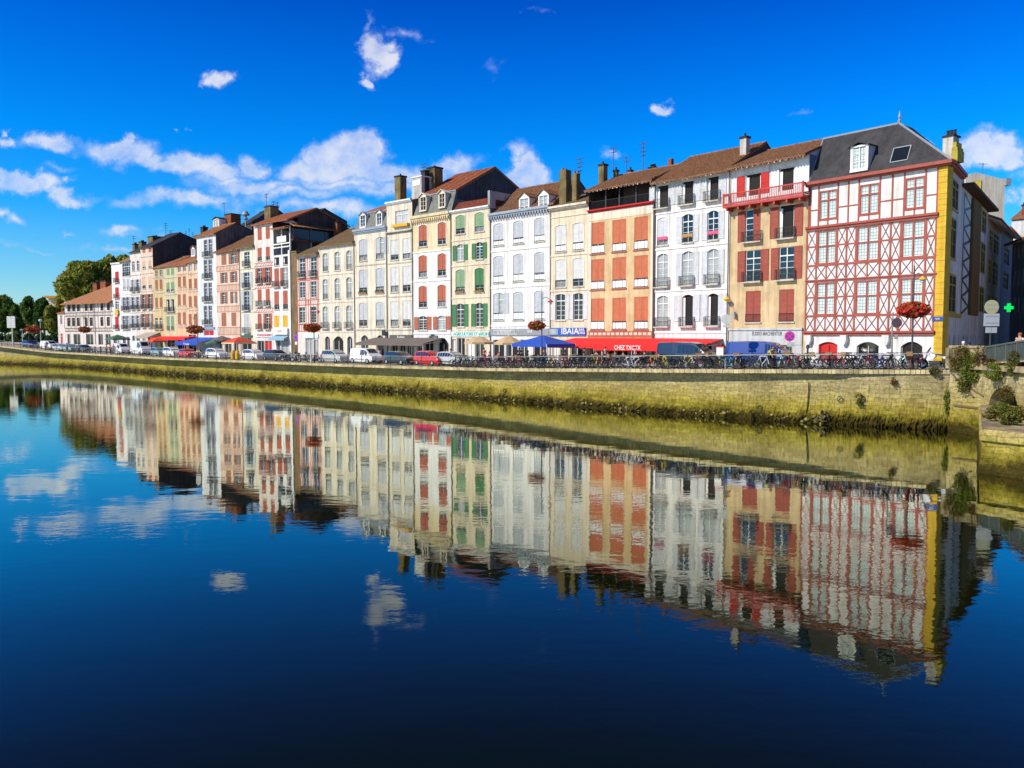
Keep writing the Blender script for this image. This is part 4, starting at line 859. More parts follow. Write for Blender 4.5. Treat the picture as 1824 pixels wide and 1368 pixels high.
b = mk('house', 'cream house with green shutters above the garden shop', 803, 873, 375, dep=12); BL['b20'] = b
rowset(b, [(380.5,414.5,'cc','g',dict(sh=LGREEN)),(433,463,'oo','s',dict(w=13)),(478.5,521,'cc','f',dict(shs=[LGREEN, GREEN])),(540,582,'oo','s',dict(w=14))], [820, 854], 16.5, sh=GREEN, arch=.2, cov=.72, surround=CREAM2)
for o in ((805, 812, 604, FRAMEW), (814, 828, 602, DARK), (831, 844, 604, FRAMEW), (846, 862, 602, GLASS)): opening(b, *o)
b.wall(b.ze, CREAM, smat=GREYWALL); b.cornice(b.ze-.1, .4, FRAMEW, .35); b.band([(b.z(426), .14), (b.z(472), .14), (b.z(530), .14), (b.z(588), .14)], .14, CREAM2); b.pipe(.12)
r = MB(); r.box(.1, b.W, 1.0, 6.0, b.ze+.1, b.ze+1.1); r.add([(0,.5,b.ze+.5),(b.W,.5,b.ze+.5),(b.W,1.2,b.ze+1.5),(0,1.2,b.ze+1.5)], [(0,1,2,3)]); r.build('roof', plaster('dark_red_roof_felt', (0.20, 0.05, 0.03), .3, .3), b.root)
MB().box(b.W-.35, b.W-.01, -.05, 8, b.ze, b.ze+2.1).build('fire_wall', GREYW, b.root)
board(b, 805, 872, 590.5, 599.5, FRAMEW, .12); b.text('AGRICULTURE ET JARDIN', 838.5, 595, .62, flat('turquoise_letters', (0.03, 0.48, 0.40)), width=6.5, out=.14)

b = mk('house', 'white three-bay house with pale grey shutters and two small roof dormers', 873, 980, 381.5, dep=10); BL['b21'] = b
rowset(b, [(392.5,433.5,'ccc','l'),(452,501,'ccc','l'),(519.5,569.5,'lcc','l')], [888, 923.5, 961], 18.5, sh=LGREY, arch=.22, cov=.74, surround=FRAMEW)
for o in ((878, 898, 605, DARK), (901, 922, 605, DARK), (926, 940, 605, GLASS), (950, 974, 605, GLASS)): opening(b, *o)
b.wall(b.ze, WHITE, smat=GREYWALL); b.cornice(b.ze-.1, .65, ZINC, .45, dent=True); b.band([(b.z(443.5), .16), (b.z(510.5), .16), (b.z(580), .22)], .16, FRAMEW); b.pipe(.12)
b.roof(b.ze+.5, b.z(337, 927, 5), 5, TILEB, oh=-.4, gable=GREYWALL)
b.dormer(933.5, 15, 354, 374, FRAMEW, TILEB, 2.2, .35, True, NET, .7); b.dormer(968, 15, 348.5, 368, FRAMEW, TILEB, 2.2, .35, True, NET, .7)
t = MB(); z_ = b.ze+.55; t.tube((0, -.1, z_+.7), (b.W*.5, -.1, z_+.7), .025, 4)
for i in range(8): t.tube((i*b.W*.5/7, -.1, z_), (i*b.W*.5/7, -.1, z_+.7), .02, 4)
t.build('gutter_railing', IRON, b.root)
GF = flat('grey_shop_fascia', (0.26, 0.27, 0.29)); board(b, 875, 979, 585.5, 597.5, GF, .15)
t = MB(); s0_, s1_ = b.s(881, 592), b.s(918, 592); z0_, z1_ = b.z(595.6, 900), b.z(587.8, 900)
for q in ((s0_, s1_, z0_, z0_+.05), (s0_, s1_, z1_-.05, z1_), (s0_, s0_+.05, z0_, z1_), (s1_-.05, s1_, z0_, z1_)): t.box(q[0], q[1], -.17, -.15, q[2], q[3])
s_, z_ = b.loc(922, 591.5, 0); t.torus((s_, -.17, z_), .38, .03, 20, 4); t.build('fascia_frame', FRAMEW, b.root)
b.text('LE RETROUT', 898, 591.8, .5, FRAMEW, width=2.4, out=.16); b.text('BAR', 944, 590.5, .4, FRAMEW, width=.8, out=.16)

b = mk('house', 'narrow cream house with white shutters over a blue shop sign', 980, 1048, 370, dep=10); BL['b22'] = b
rowset(b, [(399,447,'cc','gl'),(461,511,'cc','g'),(523,570,'oo','s',dict(w=17,pane=GLASS))], [998.5, 1030], 19, sh=WSH, cov=.72, surround=CREAM2, arch=.12)
for o in ((984, 994, 606, FRAMEW), (998, 1012, 606, GLASS), (1016, 1038, 606, GLASS)): opening(b, *o)
b.wall(b.ze, CREAM, smat=GREYWALL); b.cornice(b.ze-.15, .5, CREAM2, .5); b.band([(b.z(384), .14), (b.z(454), .14), (b.z(517), .2)], .14, CREAM2); b.pipe(.04, m=STONE)
b.roof(b.ze+.35, b.z(352, 1014, 5), 5, TILEM, oh=-.2, gable=GREYWALL)
b.chimney(996, 1018, 300, 366, 1.2, CHIM, 2, cap=False); b.chimney(1019, 1033, 306, 362, 1.8, CHIM, 2, cap=False); b.aerial(1033, 281, 320, 2.5, 4)
for px, yo_ in ((1003, 1.6), (1024, 2.2)):
    s_, z_ = b.loc(px, 304 if px < 1010 else 309, yo_); q = MB(); q.lathe([(.14, -.6), (.12, .25), (.16, .3)], 8, (s_, yo_, z_)); q.lathe([(.14, -.6), (.12, .1), (.16, .15)], 8, (s_+.45, yo_, z_)); q.build('chimney_pot', TILEO, b.root)
BLUE = flat('blue_shop_fascia', (0.01, 0.09, 0.48)); board(b, 981, 1044, 584, 597.5, BLUE, .2)
b.text('IBAIA', 1015, 590.5, .95, FRAMEW, width=2.6, out=.22); MB().box(b.s(981.5, 590), b.s(996, 590), -.23, -.2, b.z(596, 990), b.z(586, 990)).build('fascia_panel', NET, b.root)
b.text('BAR', 1036, 587.5, .4, FRAMEW, width=.8, out=.22); b.text('TAPAS', 1036, 593, .4, FRAMEW, width=1.0, out=.22)

b = mk('house', 'ochre house with nine orange shutters, lace panels and an open attic terrace', 1048, 1165, 371, dep=11); BL['b23'] = b
rowset(b, [(390.5,447.5,'ccc','l'),(458,513.5,'ccc','l'),(530,587,'ccc','l')], [1064.5, 1103, 1142], 24.5, sh=ORANGE, cov=.73, sill=REDB)
for o in ((1052, 1068, 610, GLASS), (1072, 1092, 610, DARK), (1097, 1118, 610, DARK), (1122, 1140, 610, BRED), (1144, 1160, 610, GLASS)): opening(b, *o)
b.wall(b.ze, OCHRE2, smat=GREYWALL); b.cornice(b.ze-.05, .3, BRED, .35); b.pipe(b.W-.05)
MB().box(0.01, b.W-.2, -.03, -.002, b.z(387), b.ze-.06).build('frieze', CREAM2, b.root)
q = MB()
for x in (0, b.W-.45): q.box(x+.01, x+.44, -.04, -.003, b.z(590), b.z(388))
q.build('quoins', CREAM2, b.root)
t = MB(); z0_, z1_ = b.z(600), b.z(590); t.box(0, b.W, -.05, -.002, z0_-.05, z0_+.2); t.box(0, b.W, -.05, -.002, z1_-.12, z1_)
for i in range(15): x = .2 + i*(b.W-.4)/14; t.box(x-.07, x+.07, -.045, -.003, z0_+.2, z1_-.12)
t.build('timber_frame', REDB, b.root); MB().box(0.01, b.W-.01, -.02, -.001, z0_+.2, z1_-.12).build('plaster_infill', CREAM2, b.root)
zE = b.z(329.5, 1106); t = MB(); W_ = b.W
for x in (W_*.26, W_*.47, W_*.72, W_-.3): t.box(x-.08, x+.08, .1, .26, b.ze+.2, zE)
t.box(.1, W_, .1, .3, zE-.25, zE); t.build('terrace_posts', IRON, b.root)
t = MB(); t.tube((.3, .15, b.ze+1.15), (W_-.3, .15, b.ze+1.15), .03, 5)
for i in range(52): x = .3 + i*(W_-.6)/51; t.tube((x, .15, b.ze+.25), (x, .15, b.ze+1.15), .014, 4)
t.build('terrace_railing', IRON, b.root)
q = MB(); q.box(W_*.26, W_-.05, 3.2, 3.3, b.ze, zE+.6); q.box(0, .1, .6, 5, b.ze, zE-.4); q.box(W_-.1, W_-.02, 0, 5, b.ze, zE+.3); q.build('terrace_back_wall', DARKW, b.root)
b.roof(zE+.15, b.z(312, 1106, 5.5), 5.5, TILEB, oh=.75, gable=DARKW)
b.chimney(1066, 1083, 292, 330, 3.0, CHIM, 1); b.chimney(1093, 1102, 302, 322, 4.5, CHIM, 1); b.chimney(1119, 1127, 302, 313, 5.6, CHIMW, 1); b.chimney(1155, 1173, 297, 308, 6, SOOT, 3)
b.aerial(1146, 253, 300, 5, 4); b.aerial(1093, 262, 300, 5.5, 2); b.aerial(1116, 278, 305, 6, 2)

b = mk('house', 'broad white house with white shutters, open dark windows and scalloped brown roof', 1165, 1298, 313, dep=11); BL['b24'] = b
rowset(b, [(320.5,363,'ddd','b',dict(arch=0,w=21)),(380.5,431.5,'coo','gf'.replace('f', '')),(447,508,'noo','b',dict(pane=NET)),(524.5,581,'ndd','b')], [1180.5, 1225, 1270], 19.5, sh=PGREY, arch=.22, cov=.78, surround=FRAMEW)
# open leaves beside the dark openings
za_, zb_ = b.z(363), b.z(320.5)
for px in (1180.5, 1225, 1270):
    for k_ in (-1, 1):
        s_ = b.s(px + k_*17.5, 342); leaf(b.root, s_-.42, s_+.42, za_+.2, zb_, -.07, -.02, PGREY)
for px in (1225, 1270):
    for k_ in (-1, 1): s_ = b.s(px + k_*17.5, 552); leaf(b.root, s_-.45, s_+.45, b.z(572), b.z(525), -.07, -.02, PGREY)
for px, c_ in ((1180.5, 'pink'), (1270, 'pink'), (1225, 'tan')):
    s_ = b.s(px, 421); q = MB(); n_ = 12
    for i in range(n_): x0_ = s_-.6+1.2*i/n_; q.box(x0_, x0_+.1, -.09, -.05, b.z(423)+.12*abs(math.sin(i*.9)), b.z(415)-.05)
    q.build('draped_cloth', flat(c_ + '_cloth', (0.62, 0.10, 0.20) if c_ == 'pink' else (0.42, 0.22, 0.08), .9), b.root)
for o in ((1170, 1186, 612, DARK), (1190, 1212, 612, DARK), (1218, 1240, 612, BRED), (1246, 1268, 612, DARK), (1274, 1290, 612, GLASS)): opening(b, *o)
b.wall(b.ze, WHITE, smat=GREYWALL); b.band([(b.z(373), .14), (b.z(439), .16), (b.z(516), .18), (b.z(592), .2)], .16, FRAMEW); b.pipe(b.W-.04); b.pipe(.1, z1=b.ze)
b.roof(b.ze+.2, b.z(280, 1232, 6), 6, TILEB, oh=.75, gable=DARKW)
b.chimney(1190, 1201, 279, 300, 5.6, CHIMB, 1, cap=False)

b = mk('house', 'ochre stone house with oxblood shutters, red timber balcony and grey shopfront', 1298, 1437, 288, dep=11); BL['b25'] = b
zb1, zt1 = b.z(350), b.z(304)
rowset(b, [(304,345,'dd','',dict(pane=DARK,fr=FRAMEW)),(369,427.5,'rd','b'),(443,500,'oo','b',dict(pane=GLASS)),(517,573.5,'CC','g')], [1341.5, 1401], 27, sh=RED, cov=.98, sill=STONE)
for cx in (1341.5, 1401):
    for k_ in (-1, 1):
        for (ya, yb, f) in ((306, 343, 0), (371, 426, 1)):
            if f and cx < 1350: continue
            if not f and cx > 1350: continue
            s_ = b.s(cx + k_*21.5, (ya+yb)/2); leaf(b.root, s_-.42, s_+.42, b.z(yb), b.z(ya), -.07, -.02, BRED if not f else RED)
for o in ((1320, 1347, 616, DARK), (1352, 1379, 616, DARK), (1384, 1411, 616, GLASS)): opening(b, *o)
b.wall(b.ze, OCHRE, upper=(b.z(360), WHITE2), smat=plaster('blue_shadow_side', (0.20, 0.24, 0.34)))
t = MB(); W_ = b.W; zs = b.z(358.5)
t.box(-.1, W_+.05, -1.0, 0, zs-.22, zs); 
for k_ in range(7): x = .3 + k_*(W_-.6)/6; t.box(x-.08, x+.08, -.95, 0, zs-.5, zs-.22)
t.build('balcony_floor', BALC, b.root)
t = MB(); rh = 1.0
for zz in (zs+rh, zs+.12): t.box(-.1, W_+.05, -.98, -.90, zz-.05, zz+.05); t.box(-.1, -.02, -.9, 0, zz-.05, zz+.05); t.box(W_-.03, W_+.05, -.9, 0, zz-.05, zz+.05)
for i in range(46): x = -.05 + i*(W_+.05)/45; t.box(x-.022, x+.022, -.96, -.92, zs+.1, zs+rh)
for x in (-.06, W_*.47, W_): t.box(x-.07, x+.07, -1.0, -.88, zs, zs+rh+.12)
t.build('balcony_balustrade', BALC, b.root)
b.roof(b.ze+.2, b.z(267, 1375, 6), 6, TILEB, oh=.9, gable=WHITE2)
b.chimney(1318, 1338, 243, 285, 3.0, CHIMW, 1)
GS = plaster('pale_grey_shopfront', (0.55, 0.56, 0.58), .1, .05)
t = MB(); s0_, s1_ = b.s(1302), b.s(1432); t.box(s0_, s1_, -.14, -.003, b.z(614), b.z(588)); t.box(s0_, b.s(1318, 640), -.1, -.003, 0, b.z(614)); t.box(b.s(1413, 640), s1_, -.1, -.003, 0, b.z(614)); t.box(s0_-.05, s1_+.05, -.26, -.003, b.z(588), b.z(588)+.18); t.build('shopfront', GS, b.root)
b.text('EUSKO MACHENTUR', 1366, 594.5, .5, flat('grey_letters', (0.16, 0.16, 0.17)), width=3.1, out=.15)
MB().box(b.s(1297, 540), b.s(1297, 540)+.12, -.1, 0, 2, b.ze).build('downpipe', STONE, b.root)

# ------------------------------------------------------------------ half-timbered corner house
a51 = R(-51); p0 = fac(1437); d51 = Vector((math.cos(a51), math.sin(a51)))
k_ = kz(1682.5, 480)[0]; tW = (k_*p0.y - p0.x) / (d51.x - k_*d51.y); p1 = p0 + d51 * tW
b = Bld('half_timbered_house', 'large white house with oxblood half-timbering, slate roof and a yellow stone corner', p0, p1, gz(p1)-.1, dep=9); b.mid = 1550; BL['b26'] = b
W_ = b.W; zE = b.z(317); xQ = b.s(1667, 480)
ZB1, ZB2, ZB3 = b.z(396.6), b.z(495), b.z(593)
LEAD = bpy.data.materials.new('leaded_curtained_glass'); LEAD.use_nodes = True; lt = LEAD.node_tree; lp = lt.nodes['Principled BSDF']; lp.inputs['Roughness'].default_value = .3
ltc = lt.nodes.new('ShaderNodeTexCoord'); lm = lt.nodes.new('ShaderNodeMapping'); lm.inputs['Rotation'].default_value = (R(90), 0, 0); lt.links.new(ltc.outputs['Object'], lm.inputs[0])
lb = lt.nodes.new('ShaderNodeTexBrick'); lb.offset = 0; lb.inputs['Scale'].default_value = 1; lb.inputs['Brick Width'].default_value = .24; lb.inputs['Row Height'].default_value = .26; lb.inputs['Mortar Size'].default_value = .022
lb.inputs['Color1'].default_value = (.60, .66, .62, 1); lb.inputs['Color2'].default_value = (.50, .58, .55, 1); lb.inputs['Mortar'].default_value = (.20, .24, .24, 1); lt.links.new(lm.outputs[0], lb.inputs['Vector']); lt.links.new(lb.outputs[0], lp.inputs['Base Color'])
HT = paint('oxblood_timber_paint', (0.37, 0.085, 0.06)); HTD = paint('faded_plum_brace_paint', (0.24, 0.09, 0.085))
def light2(x0, x1, z0, z1, zt):
    """two-light transom window between timbers, filled flush; returns window"""
    b.holes.append((x0, x1, z0, z1, 0)); t = MB(); xm = (x0+x1)/2
    for x in (x0, xm-.05, x1-.1): t.box(x, x+.1, -.04, .14, z0, z1)
    for z in (z0, zt-.05, z1-.1): t.box(x0, x1, -.035, .13, z, z+.1)
    o = t.build('window', HT, b.root)
    for (a, c) in ((x0+.1, xm-.05), (xm+.05, x1-.1)):
        for (e_, f_) in ((z0+.1, zt-.05), (zt+.05, z1-.1)):
            q = MB(); q.box(a, c, .10, .12, e_, f_); q.build('pane', LEAD, o)
            q = MB()
            for z in (e_, f_-.045): q.box(a, c, .05, .1, z, z+.045)
            for x in (a, c-.045): q.box(x, x+.045, .05, .1, e_, f_)
            q.build('sash', FRAMEW, o)
T = MB(); X = MB()
def cols_(ya): return [b.s(p, ya) for p in (1437.5, 1454.5, 1491, 1507.8, 1524.5, 1567.3, 1586, 1604, 1648.8)] + [xQ-.06]
for (zt_, zb_, band_b, ztr) in ((ZB1-.2, b.z(466), ZB2+.15, b.z(430.5)), (ZB2-.15, b.z(561), ZB3+.2, b.z(526))):
    cs = cols_(450)
    for i, (a, c) in enumerate(zip(cs, cs[1:])):
        T.box(a-.07, a+.07, -.05, -.002, band_b, zt_)
        if i in (1, 4, 7): light2(a+.07, c-.07, zb_+.08, zt_-.02, ztr); xm = (a+c)/2; T.box(xm-.05, xm+.05, -.045, -.002, band_b, zb_); subs = [(a+.07, xm-.05), (xm+.05, c-.07)]
        else:
            subs = [(a+.07, c-.07)]; T.box(a+.07, c-.07, -.045, -.002, ztr-.06, ztr+.06)
            for (e_, f_) in ((ztr+.06, zt_), (zb_+.08, ztr-.06)): X.bar((a+.09, e_), (c-.09, f_), .075, -.03, -.004); X.bar((a+.09, f_), (c-.09, e_), .075, -.036, -.006)
        for (a2, c2) in subs: X.bar((a2, band_b), (c2, zb_-.08), .075, -.03, -.004); X.bar((a2, zb_-.08), (c2, band_b), .075, -.036, -.006)
    T.box(xQ-.13, xQ+.01, -.05, -.002, band_b, zt_); T.box(0, xQ, -.06, -.001, zb_-.08, zb_+.08)
# top storey panels
cs = [b.s(p, 358) for p in (1444, 1458.5, 1493, 1511.5, 1530, 1567.5, 1589.5, 1610.5, 1648.5)] + [xQ-.06]
zt_, zb_ = zE-.02, ZB1+.18; zwb = b.z(381); ztr = b.z(350); zmid = b.z(361.5)
for i, (a, c) in enumerate(zip(cs, cs[1:])):
    T.box(a-.06, a+.06, -.05, -.002, zb_, zt_)
    if i in (1, 4, 7):
        light2(a+.06, c-.06, zwb, b.z(327.5), b.z(345.5)); xm = (a+c)/2; T.box(xm-.05, xm+.05, -.045, -.002, zb_, zwb); T.box(a+.06, c-.06, -.045, -.002, zwb-.1, zwb)
    else: T.box(a+.06, c-.06, -.045, -.002, zmid-.05, zmid+.05)
T.box(0, .12, -.05, -.002, zb_, zt_); T.box(xQ-.12, xQ+.01, -.05, -.002, zb_, zt_); T.box(.12, cs[0]-.06, -.045, -.003, zmid-.05, zmid+.05)
# projecting moulded beams
for (z, h, o_) in ((ZB1+.02, .36, .30), (ZB2, .2, .14), (ZB3, .34, .32)):
    T.box(-.1, xQ+.12, -o_, 0, z, z+h*.5); T.box(-.1, xQ+.08, -o_*.6, -.001, z-h*.5, z)
T.build('timber_frame', HT, b.root); X.build('cross_braces', HTD, b.root)
for o in ((1458.6, 1492, 609, BRED, .25), (1526.5, 1566, 609, GLASS, .35), (1605, 1644, 608.5, DARK, .4)): opening(b, *o, frame=STONE if o[3] is not BRED else BRED)
b.wall(zE, WHITE, smat=GREYW, sides=False, back=False)
for px in (1443, 1506, 1581): s_ = b.s(px, 600); z_ = ZB3-.18; MB().prism_y([(s_-.28, z_), (s_+.28, z_), (s_+.28, z_-.45), (s_+.12, z_-.8), (s_-.12, z_-.8), (s_-.28, z_-.45)], -.42, -.0).build('corbel', WHITE, b.root)
# yellow quoin column
q = MB(); z = 0; i = 0
while z < zE-.05:
    h = min(.42, zE-.02-z); q.box(xQ+.02, W_+.03, -.07 - (.015 if i % 2 else 0), .9, z+.012, z+h-.012); q.box(xQ+.04, W_+.01, -.05, .88, z+h-.012, z+h+.012) ; z += h; i += 1
q.build('corner_pillar', YSTONE, b.root)
# street name plate
s_, z_ = b.loc(1670.5, 568, -.1); MB().box(s_-.42, s_+.42, -.14, -.10, z_-.17, z_+.17).build('street_name_plate', flat('plate_blue', (0.02, 0.05, 0.25), .4), b.root)
text('RUE', .16, FRAMEW, b.root, s_, -.15, z_, 'lettering', .3, ext=.004)
# roof
oh = .45; D_ = 6.5; ytop = 2.2; zt_ = b.z(243.5, 1464, ytop)
sT = b.s(1602, 224, ytop); zT2 = b.z(224, 1602, ytop); sL = max(0, b.s(1464, 244, ytop))
zrf = (zt_ + zT2)/2
xd = lambda y: W_ + .35 - .252*y
r = MB(); P = [(0, -.1, zE+.35), (W_+.35, -.1, zE+.35), (xd(D_), D_, zE+.35), (0, D_, zE+.35), (0, ytop, zrf), (sT, ytop, zrf), (min(sT, xd(D_)-1.5), D_-2, zrf), (0, D_-2, zrf)]
r.add(P, [(0,1,5,4), (1,2,6,5), (2,3,7,6), (3,0,4,7), (4,5,6,7)]); r.build('roof', SLATE, b.root)
q = MB(); q.tube(P[4], P[5], .09, 6); q.tube(P[5], (P[1][0], P[1][1], P[1][2]), .09, 6); q.tube(P[0], P[4], .07, 6); q.lathe([(.12, 0), (.16, .2), (.07, .35), (.12, .5), (.02, 1.0)], 8, P[5]); q.build('ridge_flashing', ZINC, b.root)
q = MB(); q.box(-.15, W_+.5, -.55, .3, zE+.13, zE+.38); q.box(-.1, W_+.35, -.35, .2, zE, zE+.13); q.prism_z([(W_-.1, .3), (W_+.5, .3), (xd(D_)+.15, D_), (xd(D_)-.5, D_)], zE+.13, zE+.38); q.prism_z([(W_-.1, .2), (W_+.35, .2), (xd(D_), D_), (xd(D_)-.5, D_)], zE, zE+.13); q.build('eaves_cornice', HT, b.root)
b.dormer(1530.5, 25, 262, 301, FRAMEW, SLATE, 2.4, -.05, ped=False, pane=LEAD, rise=.3)
ry_ = lambda z: -.1 + 2.3*(z-zE-.35)/(zrf-zE-.35)
s_, z_ = b.loc(1608, 274, .9); q = MB(); qa, qb = z_-.6, z_+.5
q.add([(s_-.62, ry_(qa)-.08, qa), (s_+.62, ry_(qa)-.08, qa), (s_+.62, ry_(qb)-.08, qb), (s_-.62, ry_(qb)-.08, qb)], [(0,1,2,3)]); q.build('skylight', GLASS, b.root)
q = MB(); cc_ = [Vector((s_-.68, ry_(qa)-.07, qa-.05)), Vector((s_+.68, ry_(qa)-.07, qa-.05)), Vector((s_+.68, ry_(qb)-.07, qb+.05)), Vector((s_-.68, ry_(qb)-.07, qb+.05))]
for i in range(4): q.tube(cc_[i], cc_[(i+1) % 4], .04, 4)
q.build('skylight_frame', ZINC, b.root)
# corner chimney
s_ = W_ - .55; q = MB(); zc = b.z(245, 1690, .6); q.box(s_, s_+.75, .3, 1.3, zE+.3, zc); o = q.build('chimney', CHIMW, b.root)
q = MB(); q.box(s_+.75, s_+1.0, .25, 1.2, zE+.3, zc-.5); q.box(s_+.7, s_+1.15, .15, 1.3, zE+.3, zE+1.1); q.box(s_+.7, s_+1.1, .2, 1.25, zc-1.1, zc-.9); q.build('chimney_stone', mat('lichen_yellow_stone', (0.50, 0.40, 0.06), .9, .5, 3), o)
q = MB(); q.box(s_-.06, s_+.85, .2, 1.4, zc, zc+.12)
for k in range(3): q.lathe([(.13, 0), (.11, .4), (.15, .45)], 8, (s_+.15+.25*k, .8, zc+.1))
q.build('chimney_cap', SOOT, o)

# ------------------------------------------------------------------ side street
dS = Vector((.60, .80)).normalized(); c0 = p1.copy()
def side(name, label, x0, x1, eave, wm, dep=7, y=480, **k):
    def at(px):
        kk = kz(px, y)[0]; return c0 + dS * ((kk*c0.y - c0.x) / (dS.x - kk*dS.y))
    b = Bld(name, label, at(x0) if x0 > 1686 else c0 + dS*.9, at(x1), 3.9, dep=dep, cat='building', **k); b.mid = (x0+x1)/2; b.ze = b.z(eave); return b
SHW = plaster('street_plaster', (0.74, 0.72, 0.68), .35); SOLIVE = paint('olive_brown_joinery', (0.42, 0.30, 0.06))
bs = side('side_wing', 'white side wing of the corner house with olive brown windows on the narrow street', 1686, 1712, 305, SHW, dep=1.0)
for (ya, yb, pa, pb) in ((322, 374, 1695, 1705.5), (388, 460, 1688.5, 1701.5), (490, 556, 1687.5, 1701)):
    s0_, s1_ = bs.s(pa, (ya+yb)/2), bs.s(pb, (ya+yb)/2); window(bs, (s0_+s1_)/2, s1_-s0_, bs.z(yb, (pa+pb)/2), bs.z(ya, (pa+pb)/2), 'n', fr=SOLIVE, pane=DARK, bot='s', sill=SOLIVE, bars=1, surround=SOLIVE, y=-.07)
for px in (1691, 1699, 1708): s_ = bs.s(px, 608); window(bs, s_, .7, bs.z(622, px), bs.z(596, px), 'n', fr=SHW, pane=DARK, arch=.25, bars=0)
bs.wall(bs.z(300), SHW, smat=SHW); bs.band([(bs.z(562), .3)], .3, SOLIVE, .15)
bt = side('house', 'gap house with a black iron cross-braced frame up its open bay', 1712, 1757, 340, SHW, dep=4)
q = MB(); s0_, s1_ = bt.s(1712.5), bt.s(1726); zt_ = bt.z(345, 1720)
for x in (s0_+.15, s1_-.1): q.box(x-.14, x+.14, -.03, .12, 4, zt_)
k = 7; zz0 = bt.z(560, 1718)
for i in range(k): 
    za_, zc_ = zz0 + (zt_-zz0)*i/k, zz0 + (zt_-zz0)*(i+1)/k; q.bar((s0_+.15, za_), (s1_-.1, (za_+zc_)/2), .22, -.02, .08); q.bar((s1_-.1, (za_+zc_)/2), (s0_+.15, zc_), .22, -.02, .08)
q.build('iron_bracing', IRON, bt.root)
q = MB(); q.box(s1_, bt.s(1740), -.2, .1, zz0, zt_+.2); q.build('brown_pilaster', plaster('brown_pilaster_render', (0.20, 0.13, 0.04)), bt.root)
for (ya, yb) in ((372, 412), (432, 486), (512, 556)):
    s0_, s1_ = bt.s(1745), bt.s(1752); window(bt, (s0_+s1_)/2, s1_-s0_, bt.z(yb, 1748), bt.z(ya, 1748), 'n', fr=SOLIVE, pane=DARK, bars=1, surround=SOLIVE, y=-.07)
for px in (1716, 1722, 1730, 1737, 1744, 1750): s_ = bt.s(px, 608); window(bt, s_, .9, bt.z(622, px), bt.z(597, px), 'n', fr=SHW, pane=DARK, arch=.3, bars=0)
bt.wall(bt.z(352, 1734), SHW, smat=DARKW)
q = MB(); q.box(-1, bt.W, -.9, .4, bt.z(352, 1734), bt.z(352, 1734)+.25); q.build('eaves', plaster('dark_eaves_boards', (0.10, 0.06, 0.04)), bt.root)
q = MB(); s_, z_ = bt.loc(1747, 322, .5); q.box(s_-1.2, s_+1.0, .2, 1.4, z_-3.2, z_-2.0); q.box(s_-.7, s_+.6, .3, 1.2, z_-2, z_-1); q.box(s_-.45, s_+.35, .4, 1.1, z_-1, z_); q.build('chimney', MT['lichen_yellow_stone'], bt.root)
bu = side('house', 'cream street house with paired timber windows beyond the iron bracing', 1757, 1782, 385, CREAM)
for (ya, yb) in ((412, 450), (464, 508), (528, 560)):
    for pa, pb in ((1759.5, 1765), (1767, 1776)):
        s0_, s1_ = bu.s(pa), bu.s(pb); window(bu, (s0_+s1_)/2, s1_-s0_, bu.z(yb, 1768), bu.z(ya, 1768), 'n', fr=SOLIVE, pane=DARK, bars=2, y=-.05)
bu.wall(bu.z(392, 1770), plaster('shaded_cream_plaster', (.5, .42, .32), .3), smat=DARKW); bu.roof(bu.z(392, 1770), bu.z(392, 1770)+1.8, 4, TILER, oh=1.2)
bv = side('house', 'narrow dark street house at the end of the shaded side', 1782, 1803, 425, DARKW)
for (ya, yb) in ((440, 470), (485, 515)):
    s0_, s1_ = bv.s(1787), bv.s(1796); window(bv, (s0_+s1_)/2, s1_-s0_, bv.z(yb, 1792), bv.z(ya, 1792), 'n', fr=SOLIVE, pane=DARK, bars=1)
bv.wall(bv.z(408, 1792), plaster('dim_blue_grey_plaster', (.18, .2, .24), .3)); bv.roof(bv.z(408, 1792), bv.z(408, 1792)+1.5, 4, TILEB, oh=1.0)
def front(name, label, x0, x1, Y, ytop, wm, y=450, dep=8, rx=0, lab=None):
    A = Vector((kz(x0, y)[0]*Y, Y)); B = Vector((kz(x1, y)[0]*(Y+rx), Y+rx)); b = Bld(name, label, A, B, 3.9, dep=dep); b.mid = (x0+x1)/2; b.ze = b.z(ytop); return b
bw = front('house', 'tall pale gable wall rising behind the yellow chimney', 1716, 1786, 100, 312, CREAM2)
q = MB(); q.add([(0, 0, 0), (bw.W, 0, 0), (bw.W, 0, bw.z(320, 1786)), (bw.W*.25, 0, bw.z(307, 1735)), (0, 0, bw.z(312, 1716)), (0, 8, 0), (bw.W, 8, 0), (bw.W, 8, bw.z(320, 1786)), (bw.W*.25, 8, bw.z(307, 1735)), (0, 8, bw.z(312, 1716))],
    [(0,1,2,3,4), (5,9,8,7,6), (1,6,7,2), (2,7,8,3), (3,8,9,4), (4,9,5,0)]); q.build('wall', CREAM2, bw.root); bw.wtop = bw.z(320)
q = MB(); q.box(bw.W-.1, bw.W+.5, -.4, 8, bw.z(325, 1786)-.4, bw.z(318, 1786)); q.build('roof_edge', ZINC, bw.root); bw.aerial(1751, 290, 312, 1, 1)
bx_ = front('house', 'grey street house across the narrow street, partly in shade', 1803, 1870, 88, 418, SHW, rx=-12)
for (ya, yb) in ((432, 458), (478, 508), (528, 556)):
    for px in (1808, 1815.5, 1823, 1834, 1846, 1858):
        s_ = bx_.s(px, (ya+yb)/2); window(bx_, s_, .62, bx_.z(yb, 1820), bx_.z(ya, 1820), 'n', fr=SOLIVE, pane=DARK, bars=1)
bx_.wall(bx_.ze, plaster('shaded_grey_plaster', (.42, .41, .42), .35), smat=DARKW); bx_.roof(bx_.ze, bx_.ze+1.5, 4, TILEB, oh=.8)  # plaster dimmed to grey for the shade of the surrounding houses
